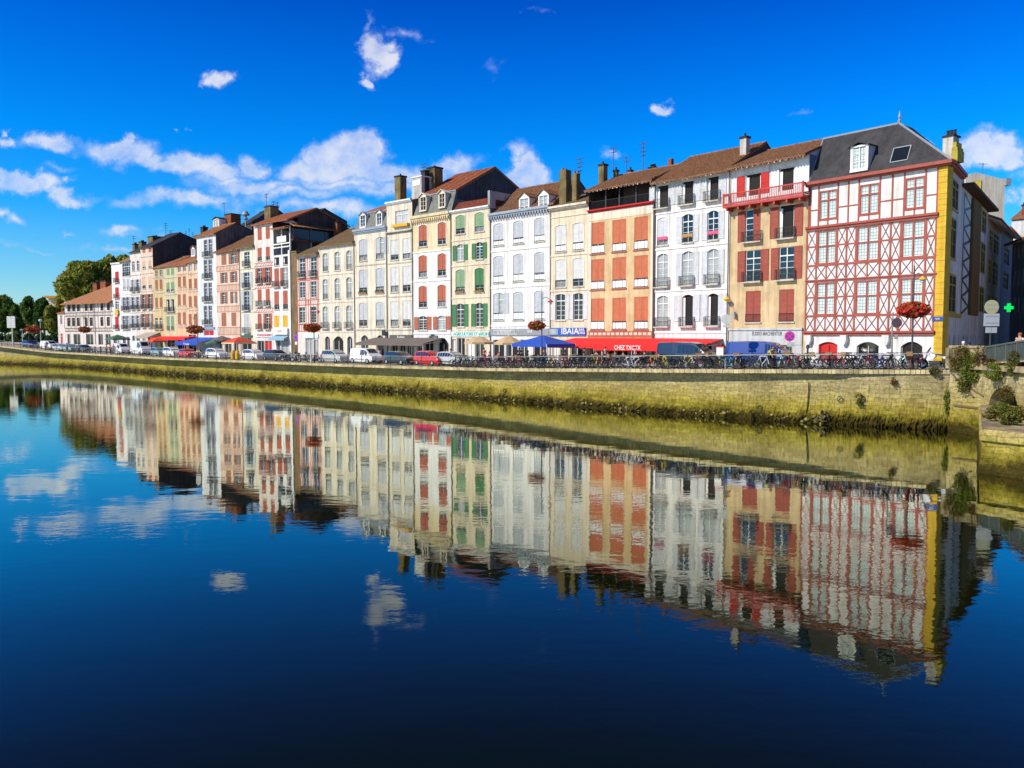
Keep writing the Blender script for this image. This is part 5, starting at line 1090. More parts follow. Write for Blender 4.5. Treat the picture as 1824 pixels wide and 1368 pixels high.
by = front('house', 'white gable house showing over the street roofs at the right edge', 1800, 1880, 112, 385, WHITE, rx=-4); by.wall(by.ze, WHITE2, smat=GREYWALL); by.roof(by.ze, by.ze+1.5, 4, TILEB, oh=.3, corr=False); by.chimney(1820, 1830, 364, 385, 1, CHIMB, 1)
# dark end of the street
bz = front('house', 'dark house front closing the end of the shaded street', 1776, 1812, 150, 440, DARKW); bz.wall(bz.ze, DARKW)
bo = Bld('house', 'unseen house row on the far pavement, added to shade the side street', Vector((50, 56)), Vector((50, 56)) + dS*45, 3.9, dep=10); bo.mid = 1900  # out of view; added to cut the sky light in the side street
for k_ in range(12):
    for j_ in range(1): window(bo, 2.5+k_*3.5, 1.1, 4.4+j_*3.6, 6.2+j_*3.6, 'n', fr=FRAMEW, pane=GLASS, bars=2)
bo.root.rotation_euler[2] += math.pi; bo.root.location = (50+dS.x*45, 56+dS.y*45, 3.9)
bo.wall(9, CREAM2, smat=CREAM2); bo.roof(9, 11, 5, TILEB)
# pharmacy cross
q = MB(); pp = Vector((kz(1797, 548)[0]*78, 78)); zc_ = CZ + 78*kz(1797, 548)[1]; r_ = .42; w_ = .15
q.prism_y([(-w_,-r_),(w_,-r_),(w_,-w_),(r_,-w_),(r_,w_),(w_,w_),(w_,r_),(-w_,r_),(-w_,w_),(-r_,w_),(-r_,-w_),(-w_,-w_)], -.08, .08)
gm = bpy.data.materials.new('green_neon'); gm.use_nodes = True; gp = gm.node_tree.nodes['Principled BSDF']; gp.inputs['Emission Color'].default_value = (0, 1, .15, 1); gp.inputs['Emission Strength'].default_value = 0.7; gp.inputs['Base Color'].default_value = (0, .3, .05, 1)
o = empty('pharmacy_sign', (pp.x, pp.y, zc_), 0, label='glowing green pharmacy cross hanging in the dark side street', cat='sign'); q.build('cross', gm, o); MB().box(-1.6, -.5, -.04, .04, -.05, .05).build('bracket', IRON, o)
# ------------------------------------------------------------------ bridge abutment at the right
GREYST = mat('weathered_bridge_stone', (0.46, 0.37, 0.20), 0.95, 0.7, 1.3, bump=0.5, streak=0.4)
def wp(px, Y): return Vector((kz(px, 650)[0]*Y, Y))
A = base[-1] - inw[-1]*.15; B1 = wp(1754, 47.8); C1 = wp(1824, 44.2); D1 = Vector((27.3, 14))
br = empty('bridge', (A.x, A.y, 0), 0, label='stone bridge end with iron railing and overgrown arch at the right edge', cat='bridge'); O = Vector((A.x, A.y))
def L(p): return p - O
pts = [L(A), L(B1), L(C1), L(D1)]
def wall_run(pts_, zs, m, name, nz=10, holes=None, jit=0.02):
    rows_ = []; P = []; u = [0]
    for a, c in zip(pts_, pts_[1:]):
        k = max(2, int((c-a).length/.35))
        for i in range(k): P.append(a + (c-a)*i/k)
    P.append(pts_[-1])
    for a, c in zip(P, P[1:]): u.append(u[-1] + (c-a).length)
    for j in range(nz+1):
        z = zs[0] + (zs[1]-zs[0])*j/nz; rows_.append([(p.x + random.uniform(-jit, jit), p.y + random.uniform(-jit, jit), z) for p in P])
    return uvmesh(name, m, rows_, u, br)
ZL = 4.30
wall_run([pts[0], pts[1]], (-.5, ZL-.33), ABUT, 'abutment_wall')
# arch wall from B1 to D1 : polygon with an arched opening
dv = (pts[2]-pts[1]); 
def on(u_): return pts[1] + dv.normalized()*u_ if u_ <= dv.length else pts[2] + (pts[3]-pts[2]).normalized()*(u_-dv.length)
uA0, uA1, zsp, zap = .45, 3.3, 1.6, 3.0
us_ = [0, .2] + [uA0 + (uA1-uA0)*i/14 for i in range(15)] + [3.5, 4, 5, 7, 10, 14, 18, 22, 26, 30]
me_v = []; me_f = []; q = MB(); tun = MB(); dvn = Vector((dv.y, -dv.x)).normalized(); dvn = dvn if dvn.x > 0 else -dvn
def arch_z(u_): 
    if uA0 <= u_ <= uA1: return zsp + (zap-zsp)*math.sqrt(max(0, 1-((u_-(uA0+uA1)/2)/((uA1-uA0)/2))**2))
    return -.5
rowsz = []
for (a, c) in zip(us_, us_[1:]):
    pa, pc = on(a), on(c); inside = a >= uA0 - 1e-6 and c <= uA1 + 1e-6
    za_, zc_ = (arch_z(a), arch_z(c)) if inside else (-.5, -.5)
    q.quad((pa.x, pa.y, za_), (pc.x, pc.y, zc_), (pc.x, pc.y, ZL-.33), (pa.x, pa.y, ZL-.33))
    if inside:
        pa2, pc2 = pa + dvn*4, pc + dvn*4
        tun.quad((pa.x, pa.y, za_), (pc.x, pc.y, zc_), (pc2.x, pc2.y, zc_), (pa2.x, pa2.y, za_))
        tun.quad((pa2.x, pa2.y, -.5), (pc2.x, pc2.y, -.5), (pc2.x, pc2.y, zc_), (pa2.x, pa2.y, za_))
for u_ in (uA0, uA1): p_ = on(u_); p2_ = p_ + dvn*4; tun.quad((p_.x, p_.y, -.5), (p2_.x, p2_.y, -.5), (p2_.x, p2_.y, zsp), (p_.x, p_.y, zsp))
wl = q.build('arch_wall', ABUT, br); tun.build('arch_vault', GREYST, br)
for o_ in (wl,):
    me = o_.data; ul = me.uv_layers.new(name='UVMap').data
    for l in me.loops: v = me.vertices[l.vertex_index]; ul[l.index].uv = (math.hypot(v.co.x-pts[1].x, v.co.y-pts[1].y), v.co.z)
# projecting ledge, deck, parapet and railing
def ribbon(name, m, pl, o0, o1, z0, z1, par=None, zf=None):
    q = MB(); nn = []
    for i, p in enumerate(pl):
        a, c = pl[max(0, i-1)], pl[min(len(pl)-1, i+1)]; t = (c-a).normalized(); nn.append(Vector((t.y, -t.x)) if Vector((t.y, -t.x)).x < 0 else Vector((-t.y, t.x)))
    for i in range(len(pl)-1):
        a, c = pl[i], pl[i+1]; na, nc = nn[i], nn[i+1]; dz0 = zf(a) if zf else 0; dz1 = zf(c) if zf else 0
        q.add([(*(a+na*o1), z0+dz0), (*(c+nc*o1), z0+dz1), (*(c+nc*o0), z0+dz1), (*(a+na*o0), z0+dz0), (*(a+na*o1), z1+dz0), (*(c+nc*o1), z1+dz1), (*(c+nc*o0), z1+dz1), (*(a+na*o0), z1+dz0)],
            [(0,3,2,1),(4,5,6,7),(0,1,5,4),(1,2,6,5),(2,3,7,6),(3,0,4,7)])
    return q.build(name, m, par or br)
ribbon('ledge', GREYST, pts, -.3, .35, ZL-.33, ZL)
pp = [pts[0] + (pts[1]-pts[0])*f for f in (0, .33, .36, .66, 1.0)]
ribbon('parapet', GREYST, [pts[0], pts[1]], -.35, .05, ZL, 5.25); ribbon('parapet_coping', GREYST, [pts[0], pts[1]], -.42, .14, 5.25, 5.40)
q = MB()
for f in (0.02, .36, .97): p_ = pts[0] + (pts[1]-pts[0])*f; q.box(p_.x-.22, p_.x+.16, p_.y-.2, p_.y+.2, ZL, 5.25)
q.build('parapet_pier', GREYST, br)
rise = lambda p: max(0, (p - pts[1]).length) * .115
pl = [pts[1] + (pts[2]-pts[1])*i/4 for i in range(5)] + [pts[2] + (pts[3]-pts[2])*i/8 for i in range(1, 9)]
DG = mat('grey_green_railing_paint', (0.09, 0.11, 0.10), .5, .3, 2)
ribbon('top_rail', DG, pl, -.06, .08, 5.26, 5.36, None, rise); ribbon('bottom_rail', DG, pl, -.03, .05, ZL+.12, ZL+.2, None, lambda p: rise(p)*.6)
ribbon('deck_edge', GREYST, pl, -.6, .12, ZL, ZL+.1, None, lambda p: rise(p)*.6)
tot = sum((c-a).length for a, c in zip(pl, pl[1:])); 
for kk in range(100):
    u_ = .12 + kk*.12; 
    if u_ > tot: break
    p_ = on(u_); r_ = rise(p_); q = MB(); w_ = .028 if kk % 8 else .055
    q.box(p_.x-w_, p_.x+w_, p_.y-w_, p_.y+w_, ZL+.1+r_*.6, 5.27+r_); q.build('baluster', DG, br)
dk = MB()
for a, c in zip(pl, pl[1:]): dk.quad((a.x-.0, a.y, ZL+.05+rise(a)*.5), (c.x, c.y, ZL+.05+rise(c)*.5), (c.x+9, c.y+2, ZL+.05+rise(c)*.5), (a.x+9, a.y+2, ZL+.05+rise(a)*.5))
a = pts[0]; c = pts[1]; dk.quad((a.x+.2, a.y, ZL-.45), (c.x, c.y, ZL+.05), (c.x+9, c.y+2, ZL+.05), (a.x+9, a.y+5, ZL-.45))
dk.build('deck', ASPH, br)
# pier foot nearest the camera
ft = [wp(1754, 35.0), Vector((23.6, 30.2)), Vector((31, 29)), Vector((31, 47)), B1 + Vector((.2, 0)), B1 - Vector((.35, .3))]
ft = [L(p) for p in ft]
def batt(k, z): return [(p.x + (.0 if i > 2 else -.12*k), p.y - (.0 if i > 2 else .1*k), z) for i, p in enumerate(ft)]
R0, R1, R2 = batt(1, -.5), batt(0, 1.45), batt(.8, 1.5)
loop = [ft[5], ft[0], ft[1], ft[2]]
def runrows(zs_, offs):
    P = []; u = [0]
    for a, c in zip(loop, loop[1:]):
        k = max(2, int((c-a).length/.4)); P += [a + (c-a)*i/k for i in range(k)]
    P.append(loop[-1])
    for a, c in zip(P, P[1:]): u.append(u[-1] + (c-a).length)
    rr = []
    for z, o_ in zip(zs_, offs): rr.append([(p.x - o_ + random.uniform(-.02, .02), p.y - o_*.6 + random.uniform(-.02, .02), z + (random.uniform(-.03, .03) if 0 < z < 1.4 else 0)) for p in P])
    return rr, u
rr, u = runrows((-.5, 0, .35, .7, 1.1, 1.42), (.3, .22, .12, .05, .02, 0)); uvmesh('pier_foot', ABUT, rr, u, br)
rr, u = runrows((1.42, 1.42, 1.78, 1.9), (0, .16, .18, .02)); uvmesh('pier_foot_coping', ABUT, rr, u, br)
q = MB(); q.add([(p.x, p.y, 1.88) for p in ft], [tuple(range(6))]); q.build('pier_foot_top', GREYST, br)
p_ = ft[0] + (ft[1]-ft[0])*.62; q = MB(); q.torus((0, 0, 0), .19, .035, 20, 6, 'y'); ro = q.build('mooring_ring', mat('rusty_iron', (.12, .10, .06), .8, .5, 6), br); ro.location = (p_.x-.18, p_.y-.12, 1.0); ro.rotation_euler = (R(-8), 0, R(-55))
# rust-stained cracks and a ledge line
q = MB(); 
for (xa, ya, xb, yb, r_) in ((1695, 664, 1735, 708, .06), (1700, 722, 1752, 728, .07), (1727, 690, 1752, 706, .05)):
    def pw(px, py):
        k, zt = kz(px, py); d = (B1-A); t = (k*A.y - A.x)/(d.x - k*d.y); P_ = A + d*t; return (P_.x-O.x-.03, P_.y-O.y-.03, CZ + P_.y*zt)
    q.tube(pw(xa, ya), pw(xb, yb), r_, 5)
q.build('root', mat('dry_brown_root', (.14, .09, .04), .9), br)

# ------------------------------------------------------------------ plants
LEAFG = mat('leaf_green', (0.20, 0.29, 0.05), .7, .5, 1.6, spec=.2); LEAFY = mat('leaf_yellow_green', (0.26, 0.27, 0.03), .7, .4, 1.6, spec=.2); LEAFB = mat('leaf_brown_dry', (0.17, 0.10, 0.03), .8, .4, 1.6, spec=.2); LEAFD = mat('leaf_dark_green', (0.085, 0.17, 0.03), .7, .45, .5, spec=.2); LEAFA = mat('leaf_autumn_olive', (0.50, 0.46, 0.07), .7, .5, .35, spec=.2)
for lm_ in (LEAFG, LEAFY, LEAFB, LEAFD, LEAFA):
    lt_ = lm_.node_tree; pb_ = lt_.nodes['Principled BSDF']; tr_ = lt_.nodes.new('ShaderNodeBsdfTranslucent'); lk_ = pb_.inputs['Base Color'].links[0].from_socket; lt_.links.new(lk_, tr_.inputs['Color'])
    mx_ = lt_.nodes.new('ShaderNodeMixShader'); mx_.inputs[0].default_value = 0.45; lt_.links.new(pb_.outputs[0], mx_.inputs[1]); lt_.links.new(tr_.outputs[0], mx_.inputs[2]); lt_.links.new(mx_.outputs[0], lt_.nodes['Material Output'].inputs['Surface'])
def ptree(name, label, c, rx, rz, n, ls, mats, group=None, droop=0, cat='plant', stem=True):
    o = empty(name, tuple(c), 0, label=label, cat=cat, group=group); q = MB()
    for i in range(n):
        while True:
            v = Vector((random.uniform(-1, 1), random.uniform(-1, 1), random.uniform(-1, 1)))
            if v.length < 1: break
        v = Vector((v.x*rx, v.y*rx*.7, v.z*rz + rz*.3 - droop*abs(v.x))); v.x *= .55 + .45*math.sin(v.z*5+rx*9)**2; 
        if noise.noise(v*(2.2/rx) + Vector(c)) < -.12: continue
        blob(q, v, ls*random.uniform(.5, 1.2), random.randrange(len(mats)))
    q.build('foliage', mats, o)
    if stem:
        t = MB()
        for i in range(5): t.tube((0, .1, -rz*.5), (random.uniform(-.6, .6)*rx, 0, random.uniform(0, .6)*rz), .02, 4)
        t.build('stem', MT['dry_brown_root'], o)
    return o
def plane_pt(px, py, P0=A, P1=B1, off=.15):
    k, zt = kz(px, py); d = (P1-P0); t = (k*P0.y - P0.x)/(d.x - k*d.y); P_ = P0 + d*t; return Vector((P_.x-off, P_.y-off, CZ + P_.y*zt))
for i, (px, py, rx, rz, n, ms, lab) in enumerate([
    (1714, 648, .95, .85, 1000, [LEAFB, LEAFB, LEAFG], 'brownish bush over the ledge under the stone parapet'),
    (1731, 665, .8, 1.0, 900, [LEAFG, LEAFY], 'fresh green climber hanging from the ledge beside the brown bush'),
    (1719, 690, .6, .6, 380, [LEAFG, LEAFB], 'thin green plant low on the abutment wall'),
    (1748, 642, .5, .7, 320, [LEAFB], 'dry ochre plant at the foot of the railing start'),
    (1665, 662, .42, .30, 200, [LEAFB, LEAFG], 'brown tuft growing at the top of the quay wall below the motorbike'),
    (1533, 716, .30, .5, 110, [LEAFG, LEAFB], 'green tuft in the middle of the bright quay wall'),
    (1594, 682, .3, .3, 70, [LEAFB], 'dry grey-brown patch on the quay wall'),
    (1688, 722, .22, .9, 260, [LEAFG, LEAFY], 'narrow green plant in the wall corner beside the bridge')]):
    P0_, P1_ = (A, B1) if px > 1690 else (base[-8]-inw[-8]*.05, base[-1]-inw[-1]*.05)
    c = plane_pt(px, py, P0_, P1_); ptree('wall_plant', lab, c, rx, rz, int(n*2.4), .04, ms)
for i, (px, py, rx, rz, n, ms, lab) in enumerate([
    (1779, 668, .85, .6, 700, [LEAFG, LEAFY], 'green creeper hanging under the railing above the arch'),
    (1808, 655, .5, .75, 500, [LEAFB, LEAFG], 'tall ochre plant hanging down at the right end of the railing'),
    (1796, 706, .7, .5, 400, [LEAFG, LEAFB, LEAFB], 'dark plant filling the mouth of the small arch'),
    (1768, 648, .5, .25, 220, [LEAFB], 'dry tuft on the deck edge near the start of the railing')]):
    c = plane_pt(px, py, B1, C1, .3); ptree('wall_plant', lab, c, rx, rz, int(n*2.4), .038, ms)
for i, (px, py, Y, rx, rz, n, ms, lab) in enumerate([
    (1784, 744, 40, .75, .42, 600, [LEAFY, LEAFY, LEAFG], 'bright yellow-green fern on the pier foot below the arch'),
    (1800, 752, 36.6, .6, .3, 450, [LEAFB, LEAFG], 'low brown-green plant spilling over the pier foot coping'), (1768, 748, 38.5, .5, .25, 300, [LEAFY, LEAFB], 'small yellowing tuft at the left end of the pier foot'),
    (1812, 742, 39, .7, .40, 500, [LEAFB, LEAFY], 'reddish brown shrub on the pier foot at the right edge')]):
    k, zt = kz(px, py); ptree('pier_plant', lab, Vector((k*Y, Y, 2.1)), rx, rz, int(n*2.4), .038, ms)
# dark weeds along the foot of the wall
wd = MB()
for i in range(0, len(fb)-1):
    px = 912 + F*fb[i].x/fb[i].y
    if px > 1500 or px < 150: continue
    dn = int(10 * (fb[i+1]-fb[i]).length)
    for k_ in range(dn):
        f = random.random(); p_ = fb[i] + (fb[i+1]-fb[i])*f - inw[0]*0; o_ = random.uniform(.1, .5); z_ = random.uniform(.0, .55)*(1-o_*.6)
        p_ = p_ - fi[i]*o_; blob(wd, Vector((p_.x, p_.y, z_ + .03)), random.uniform(.05, .13), random.randrange(2))
tag(wd.build('river_weed', [mat('wet_brown_weed', (0.15, 0.12, 0.035), .8, .4, 3), mat('olive_weed', (0.24, 0.22, 0.05), .8, .4, 3)]), kind='stuff')
c = plane_pt(1470, 745, base[-12], base[-6]); ptree('wall_plant', 'dark round clump of weed at the waterline below the crack', c, .55, .4, 500, .07, [MT['wet_brown_weed']], stem=False)

# ------------------------------------------------------------------ trees far left
BARK = mat('tree_bark', (0.10, 0.07, 0.05), .9, .4, 2)
def tree(name, label, px, Y, ytop, ybot, wpx, mats, n, ls, group='trees beyond the left end of the quay', clumps=14, trunk=.35, seed=1, zb=3.4):
    rnd = random.Random(seed); k = kz(px, 560)[0]; X = k*Y; zt = CZ + Y*kz(px, ytop)[1]; zbm = CZ + Y*kz(px, ybot)[1]; rx = wpx/2/F*Y; rz = (zt-zbm)/2; zc = (zt+zbm)/2
    o = empty(name, (X, Y, zb), 0, label=label, cat='tree', group=group); q = MB(); cz_ = zc - zb
    cl = []
    for i in range(clumps):
        while True:
            v = Vector((rnd.uniform(-1, 1), rnd.uniform(-1, 1), rnd.uniform(-1, 1)))
            if .35 < v.length < 1: break
        cl.append((Vector((v.x*rx*.72, v.y*rx*.72, cz_ + v.z*rz*.72)), rnd.uniform(.26, .48)))
    for i in range(n):
        c, rr = cl[i % clumps]; 
        while True:
            v = Vector((rnd.uniform(-1, 1), rnd.uniform(-1, 1), rnd.uniform(-1, 1)))
            if v.length < 1: break
        v = v.normalized()*(v.length**.35)
        p_ = c + Vector((v.x*rx*rr, v.y*rx*rr, v.z*rz*rr))
        a = Vector((rnd.uniform(-1, 1), rnd.uniform(-1, 1), rnd.uniform(-.3, 1))).normalized(); u = a.orthogonal().normalized()*ls*rnd.uniform(.5, 1.1); w_ = a.cross(u).normalized()*ls*rnd.uniform(.4, .9)
        q.add([p_-u-w_*.5, p_+u-w_, p_+u*.6+w_, p_-u*.7+w_], [(0,1,2,3)], rnd.randrange(len(mats)))
    q.build('crown', mats, o)
    t = MB(); t.tube((0, 0, 0), (0, 0, cz_-rz*.1), trunk, 8, trunk*.6)
    for c, rr in cl[:9]: t.tube((0, 0, cz_-rz*.45), c, trunk*.4, 5, trunk*.12)
    t.build('trunk', BARK, o)
tree('broad_tree', 'huge rounded olive green tree rising behind the long timbered house', 160, 212, 453, 545, 102, [LEAFA, LEAFA, LEAFG, LEAFD], 12000, .5, clumps=34, trunk=.8, seed=3)
tree('broad_tree', 'second olive crown filling the gap behind the white end house', 210, 214, 447, 540, 64, [LEAFA, LEAFA, LEAFG], 6000, .5, clumps=22, trunk=.6, seed=5)
for i, (px, ytop, w_, ms, lab, Y) in enumerate([
    (8, 524, 50, [LEAFD, LEAFG], 'dark green tree at the left edge of the picture', 235), (-35, 520, 60, [LEAFD], 'dark tree just outside the left edge', 235),
    (32, 531, 34, [LEAFG, LEAFD], 'mid green tree behind the road sign panels', 232), (58, 525, 44, [LEAFD, LEAFD, LEAFG], 'tall dark green tree behind the flower basket lamp', 228),
    (78, 527, 34, [LEAFD], 'very dark rounded tree left of the lean-to house', 224), (97, 534, 34, [LEAFA, LEAFG], 'yellowish green tree right beside the lean-to house', 222), (112, 524, 28, [LEAFA], 'small olive tree peeking over the timbered house roof', 224)]):
    tree('broad_tree', lab, px, Y, ytop, 598, w_, ms, 3600, .5, clumps=16, seed=11+i)
q = MB(); k = kz(50, 600)[0]
for i in range(5200): x = random.uniform(-185, -118); blob(q, Vector((x, 212 + random.uniform(-2, 2) - (x+150)*.1, 3.4 + abs(random.gauss(0, 1.3)))), .4, random.randrange(2))
tag(q.build('hedge_row', [LEAFD, flat('dark_blue_green', (.012, .03, .03), .9)]), kind='stuff')  # second leaf tone is a very dark blue-green, mixed at random
# far ochre flat roof between trees
Y_ = 330; b = front('house', 'distant building with a flat orange roof edge between the trees', 86, 120, Y_, 527, YCREAM, y=525); b.wall(b.ze, YCREAM); MB().box(-1, b.W+1, -1.5, 8, b.ze-.9, b.ze).build('roof', plaster('orange_roof_edge', (.75, .36, .05)), b.root)
# ------------------------------------------------------------------ quayside railing
rl = off_line(0.35); rn = dens(rl, 2); rz_ = dens(ez, 2)
rail = empty('quay_railing', (rn[6].x, rn[6].y, rz_[6]), 0, label='thin grey steel railing with crossed wires along the quay edge', cat='railing')
i0 = 6; o3 = Vector((rn[i0].x, rn[i0].y, rz_[i0])); RM = flat('galvanised_steel', (.42, .44, .46), .45, metal=.5); RD = flat('dark_rail_post', (.05, .05, .055), .5)
q = MB(); w_ = MB()
P3 = [Vector((p.x, p.y, z)) - o3 for p, z in zip(rn, rz_)]
ends = [i for i in range(i0, len(P3)) if 912 + F*rn[i].x/rn[i].y < 1682]
acc_, posts = 0, []
for i in ends[:-1]:
    a, c = P3[i], P3[i+1]; q.tube(a + Vector((0, 0, 1.02)), c + Vector((0, 0, 1.02)), .024, 5)
    Lg = (c-a).length; step = 2.6
    while acc_ < Lg: posts.append(a + (c-a)*(acc_/Lg)); acc_ += step
    acc_ -= Lg
for a, c in zip(posts, posts[1:]):
    for (u_, v_) in ((.06, .95), (.95, .06)): w_.tube(a + Vector((0, 0, u_)), c + Vector((0, 0, v_)), .009, 3)
q.build('top_rail', RM, rail); w_.build('wires', RD, rail)
vis = posts[-96:]
for p_ in vis: MB().box(p_.x-.03, p_.x+.03, p_.y-.03, p_.y+.03, p_.z, p_.z+1.04).build('post', RD, rail)

# ------------------------------------------------------------------ vehicles
TINT = flat('car_window_glass', (0.02, 0.03, 0.035), .05, spec=.9); LAMPW = flat('headlight_glass', (.75, .76, .78), .15); LAMPR = flat('tail_light_red', (.45, .01, .01), .3); PLAST = flat('black_bumper_plastic', (.03, .03, .032), .6)
def cpaint(name, col): return mat(name, col, .28, coat=.8, spec=.5)
KIND = {  # profile: (x fraction, hood/roof height fraction) sections  x, zlow, zbelt, zroof(None=no cabin)
 'hatch': dict(H=1.48, wb=(.17, .80), sec=[(0,.30,.52,.56),(.02,.22,.60,.80),(.07,.17,.62,.93),(.18,.15,.62,.985),(.40,.14,.62,1.0),(.55,.14,.62,.985),(.66,.14,.63,.88),(.76,.14,.63,.69),(.86,.15,.60,.62),(.95,.18,.54,.56),(1,.28,.42,.45)]),
 'van': dict(H=1.98, wb=(.17, .82), sec=[(0,.20,.50,.90),(.01,.16,.52,.96),(.06,.14,.52,.985),(.30,.13,.52,1.0),(.60,.13,.52,.99),(.70,.13,.53,.94),(.80,.13,.54,.74),(.88,.14,.53,.60),(.95,.16,.47,.52),(1,.24,.36,.40)]),
 'bigvan': dict(H=2.5, wb=(.18, .82), sec=[(0,.18,.48,.93),(.01,.14,.48,.98),(.3,.12,.48,1.0),(.66,.12,.48,1.0),(.75,.12,.48,.95),(.84,.12,.49,.66),(.9,.13,.46,.52),(.97,.15,.42,.46),(1,.2,.3,.34)]),
}
def car(label, px, off, kind, m, L_=4.0, H=None, rev=False, cat='car', group='cars parked along the quay railing', name='parked_car', side_win=None, yaw=0):
    K_ = KIND[kind]; H = H or K_['H']; Wd = 1.72 if kind == 'hatch' else 1.9; p, a = street(px, off)
    o = empty(name, tuple(p), a + yaw + (math.pi if rev else 0), label=label, cat=cat, group=group)
    q = MB(); gl = MB(); secs = K_['sec']; n = len(secs); rings = []
    for (f, zl, zb, zr) in secs:
        x = (f-.5)*L_; e_ = 1 - .16*max(0, abs(f-.5)*2-.75)/.25; w = Wd/2*e_; tw = w*(.80 if zr-zb > .12 else .90); zl, zb, zr = zl*H, zb*H, zr*H; zr = max(zr, zb+.02)
        rings.append([(x,-w*.92,zl),(x,-w,zl+(zb-zl)*.45),(x,-w*.97,zb),(x,-tw,zr-.05*(zr-zb)-.01),(x,-tw*.75,zr),(x,tw*.75,zr),(x,tw,zr-.05*(zr-zb)-.01),(x,w*.97,zb),(x,w,zl+(zb-zl)*.45),(x,w*.92,zl)])
    vs = [v for r in rings for v in r]; kx = 10; fs = []
    for i in range(n-1):
        for j in range(kx): fs.append((i*kx+j, i*kx+(j+1) % kx, (i+1)*kx+(j+1) % kx, (i+1)*kx+j))
    fs += [tuple(range(kx)), tuple(range((n-1)*kx, n*kx))]; q.add(vs, fs); body = q.build('body', m, o, smooth=False)
    # glass: side windows, windscreen, rear window lie a few mm outside the shell
    lo, hi = (.10, .74) if kind == 'hatch' else ((.60, .84) if side_win is None else side_win)
    def at(f, j, t_=None):
        for (s0, r0), (s1, r1) in zip(zip([s[0] for s in secs], rings), zip([s[0] for s in secs[1:]], rings[1:])):
            if s0 <= f <= s1: k = (f-s0)/(s1-s0 or 1); return Vector(r0[j]) + (Vector(r1[j])-Vector(r0[j]))*k
    cuts = [lo + (hi-lo)*i/6 for i in range(7)]
    for sgn, jb, jr in ((-1, 2, 3), (1, 7, 6)):
        for a_, c_ in zip(cuts, cuts[1:]):
            if kind == 'hatch' and abs((a_+c_)/2 - (lo+hi)/2) < .0: continue
            P = []
            for f_, t_ in ((a_+.006, .10), (c_-.006, .10), (c_-.006, .86), (a_+.006, .86)):
                u, v = at(f_, jb), at(f_, jr); P.append(u + (v-u)*t_ + Vector((0, sgn*.012, .0)))
            gl.add(P, [(0,1,2,3)])
    def across(f0, f1, t=.0):
        a0, a1, b0, b1 = at(f0, 4), at(f0, 5), at(f1, 4), at(f1, 5); up = Vector((.012 if f1 > .5 else -.012, 0, .014)); gl.add([a0+up, b0+up, b1+up, a1+up], [(0,1,2,3)])
    if kind == 'hatch': across(.585, .75); across(.025, .065)
    elif kind == 'van': across(.705, .83)
    else: across(.765, .85)
    gl.build('windows', TINT, o)
    r_ = .31 if kind == 'hatch' else .34
    for fx in K_['wb']:
        for sgn in (-1, 1):
            wq = MB(); x = (fx-.5)*L_; y = sgn*(Wd/2-.06)
            wq.torus((0, 0, 0), r_-.09, .09, 16, 6, 'y'); wh = wq.build('wheel', RUBBER, o, True); wh.location = (x, y, r_)
            MB().disc((0, 0), r_-.12, 14, -.06, .06).build('rim', CHROME, wh)
    for sgn in (-1, 1):
        f_ = secs[-2]; y = sgn*Wd*.34; z = f_[2]*H-.1
        MB().box(L_/2-.22, L_/2-.03, y-.16, y+.16, z-.09, z+.05).build('headlight', LAMPW, o)
        MB().box(-L_/2-.01, -L_/2+.12, y*1.12-.09, y*1.12+.07, H*.42, H*.62).build('tail_light', LAMPR, o)
        f_ = .66 if kind == 'hatch' else .74; v = at(f_, 2 if sgn < 0 else 7); MB().box(v.x, v.x+.12, v.y+sgn*.02-.09, v.y+sgn*.02+.09, v.z+.02, v.z+.18).build('mirror', m, o)
    MB().box(L_/2-.12, L_/2+.03, -Wd*.4, Wd*.4, .2, .42).build('bumper', PLAST if kind != 'hatch' else m, o)
    MB().box(-L_/2-.03, -L_/2+.1, -Wd*.4, Wd*.4, .2, .45).build('bumper', PLAST, o)
    MB().box(-L_/2+.3, L_/2-.3, -Wd*.42, Wd*.42, .16, .3).build('underbody', PLAST, o)
    for sgn in (-1, 1):
        MB().box(-L_*.22, L_*.20, sgn*Wd/2-.015, sgn*Wd/2+.015, H*.28, H*.28+.07).build('side_trim', PLAST, o)
        sm = MB()
        for f_ in ((.34, .60) if kind == 'hatch' else (.36, .60, .74)): u, v = at(f_, 1 if sgn < 0 else 8), at(f_, 3 if sgn < 0 else 6); w2 = at(f_, 2 if sgn < 0 else 7); sm.tube(u, w2, .012, 3); sm.tube(w2, v, .012, 3)
        sm.build('door_seam', PLAST, o)
    MB().box(L_/2+.025, L_/2+.04, -.26, .26, .32, .43).build('number_plate', FRAMEW, o)
    return o
WHC = cpaint('white_car_paint', (.75, .75, .75)); SIL = cpaint('silver_car_paint', (.45, .46, .46)); DKC = cpaint('anthracite_car_paint', (.03, .035, .045)); REDC = cpaint('red_car_paint', (.60, .01, .015)); BLUC = cpaint('blue_van_paint', (.012, .04, .24)); NAVY = cpaint('navy_car_paint', (.02, .03, .09)); TEAL = cpaint('pale_teal_car_paint', (.22, .36, .36)); BLKC = cpaint('black_blue_van_paint', (.015, .022, .035))
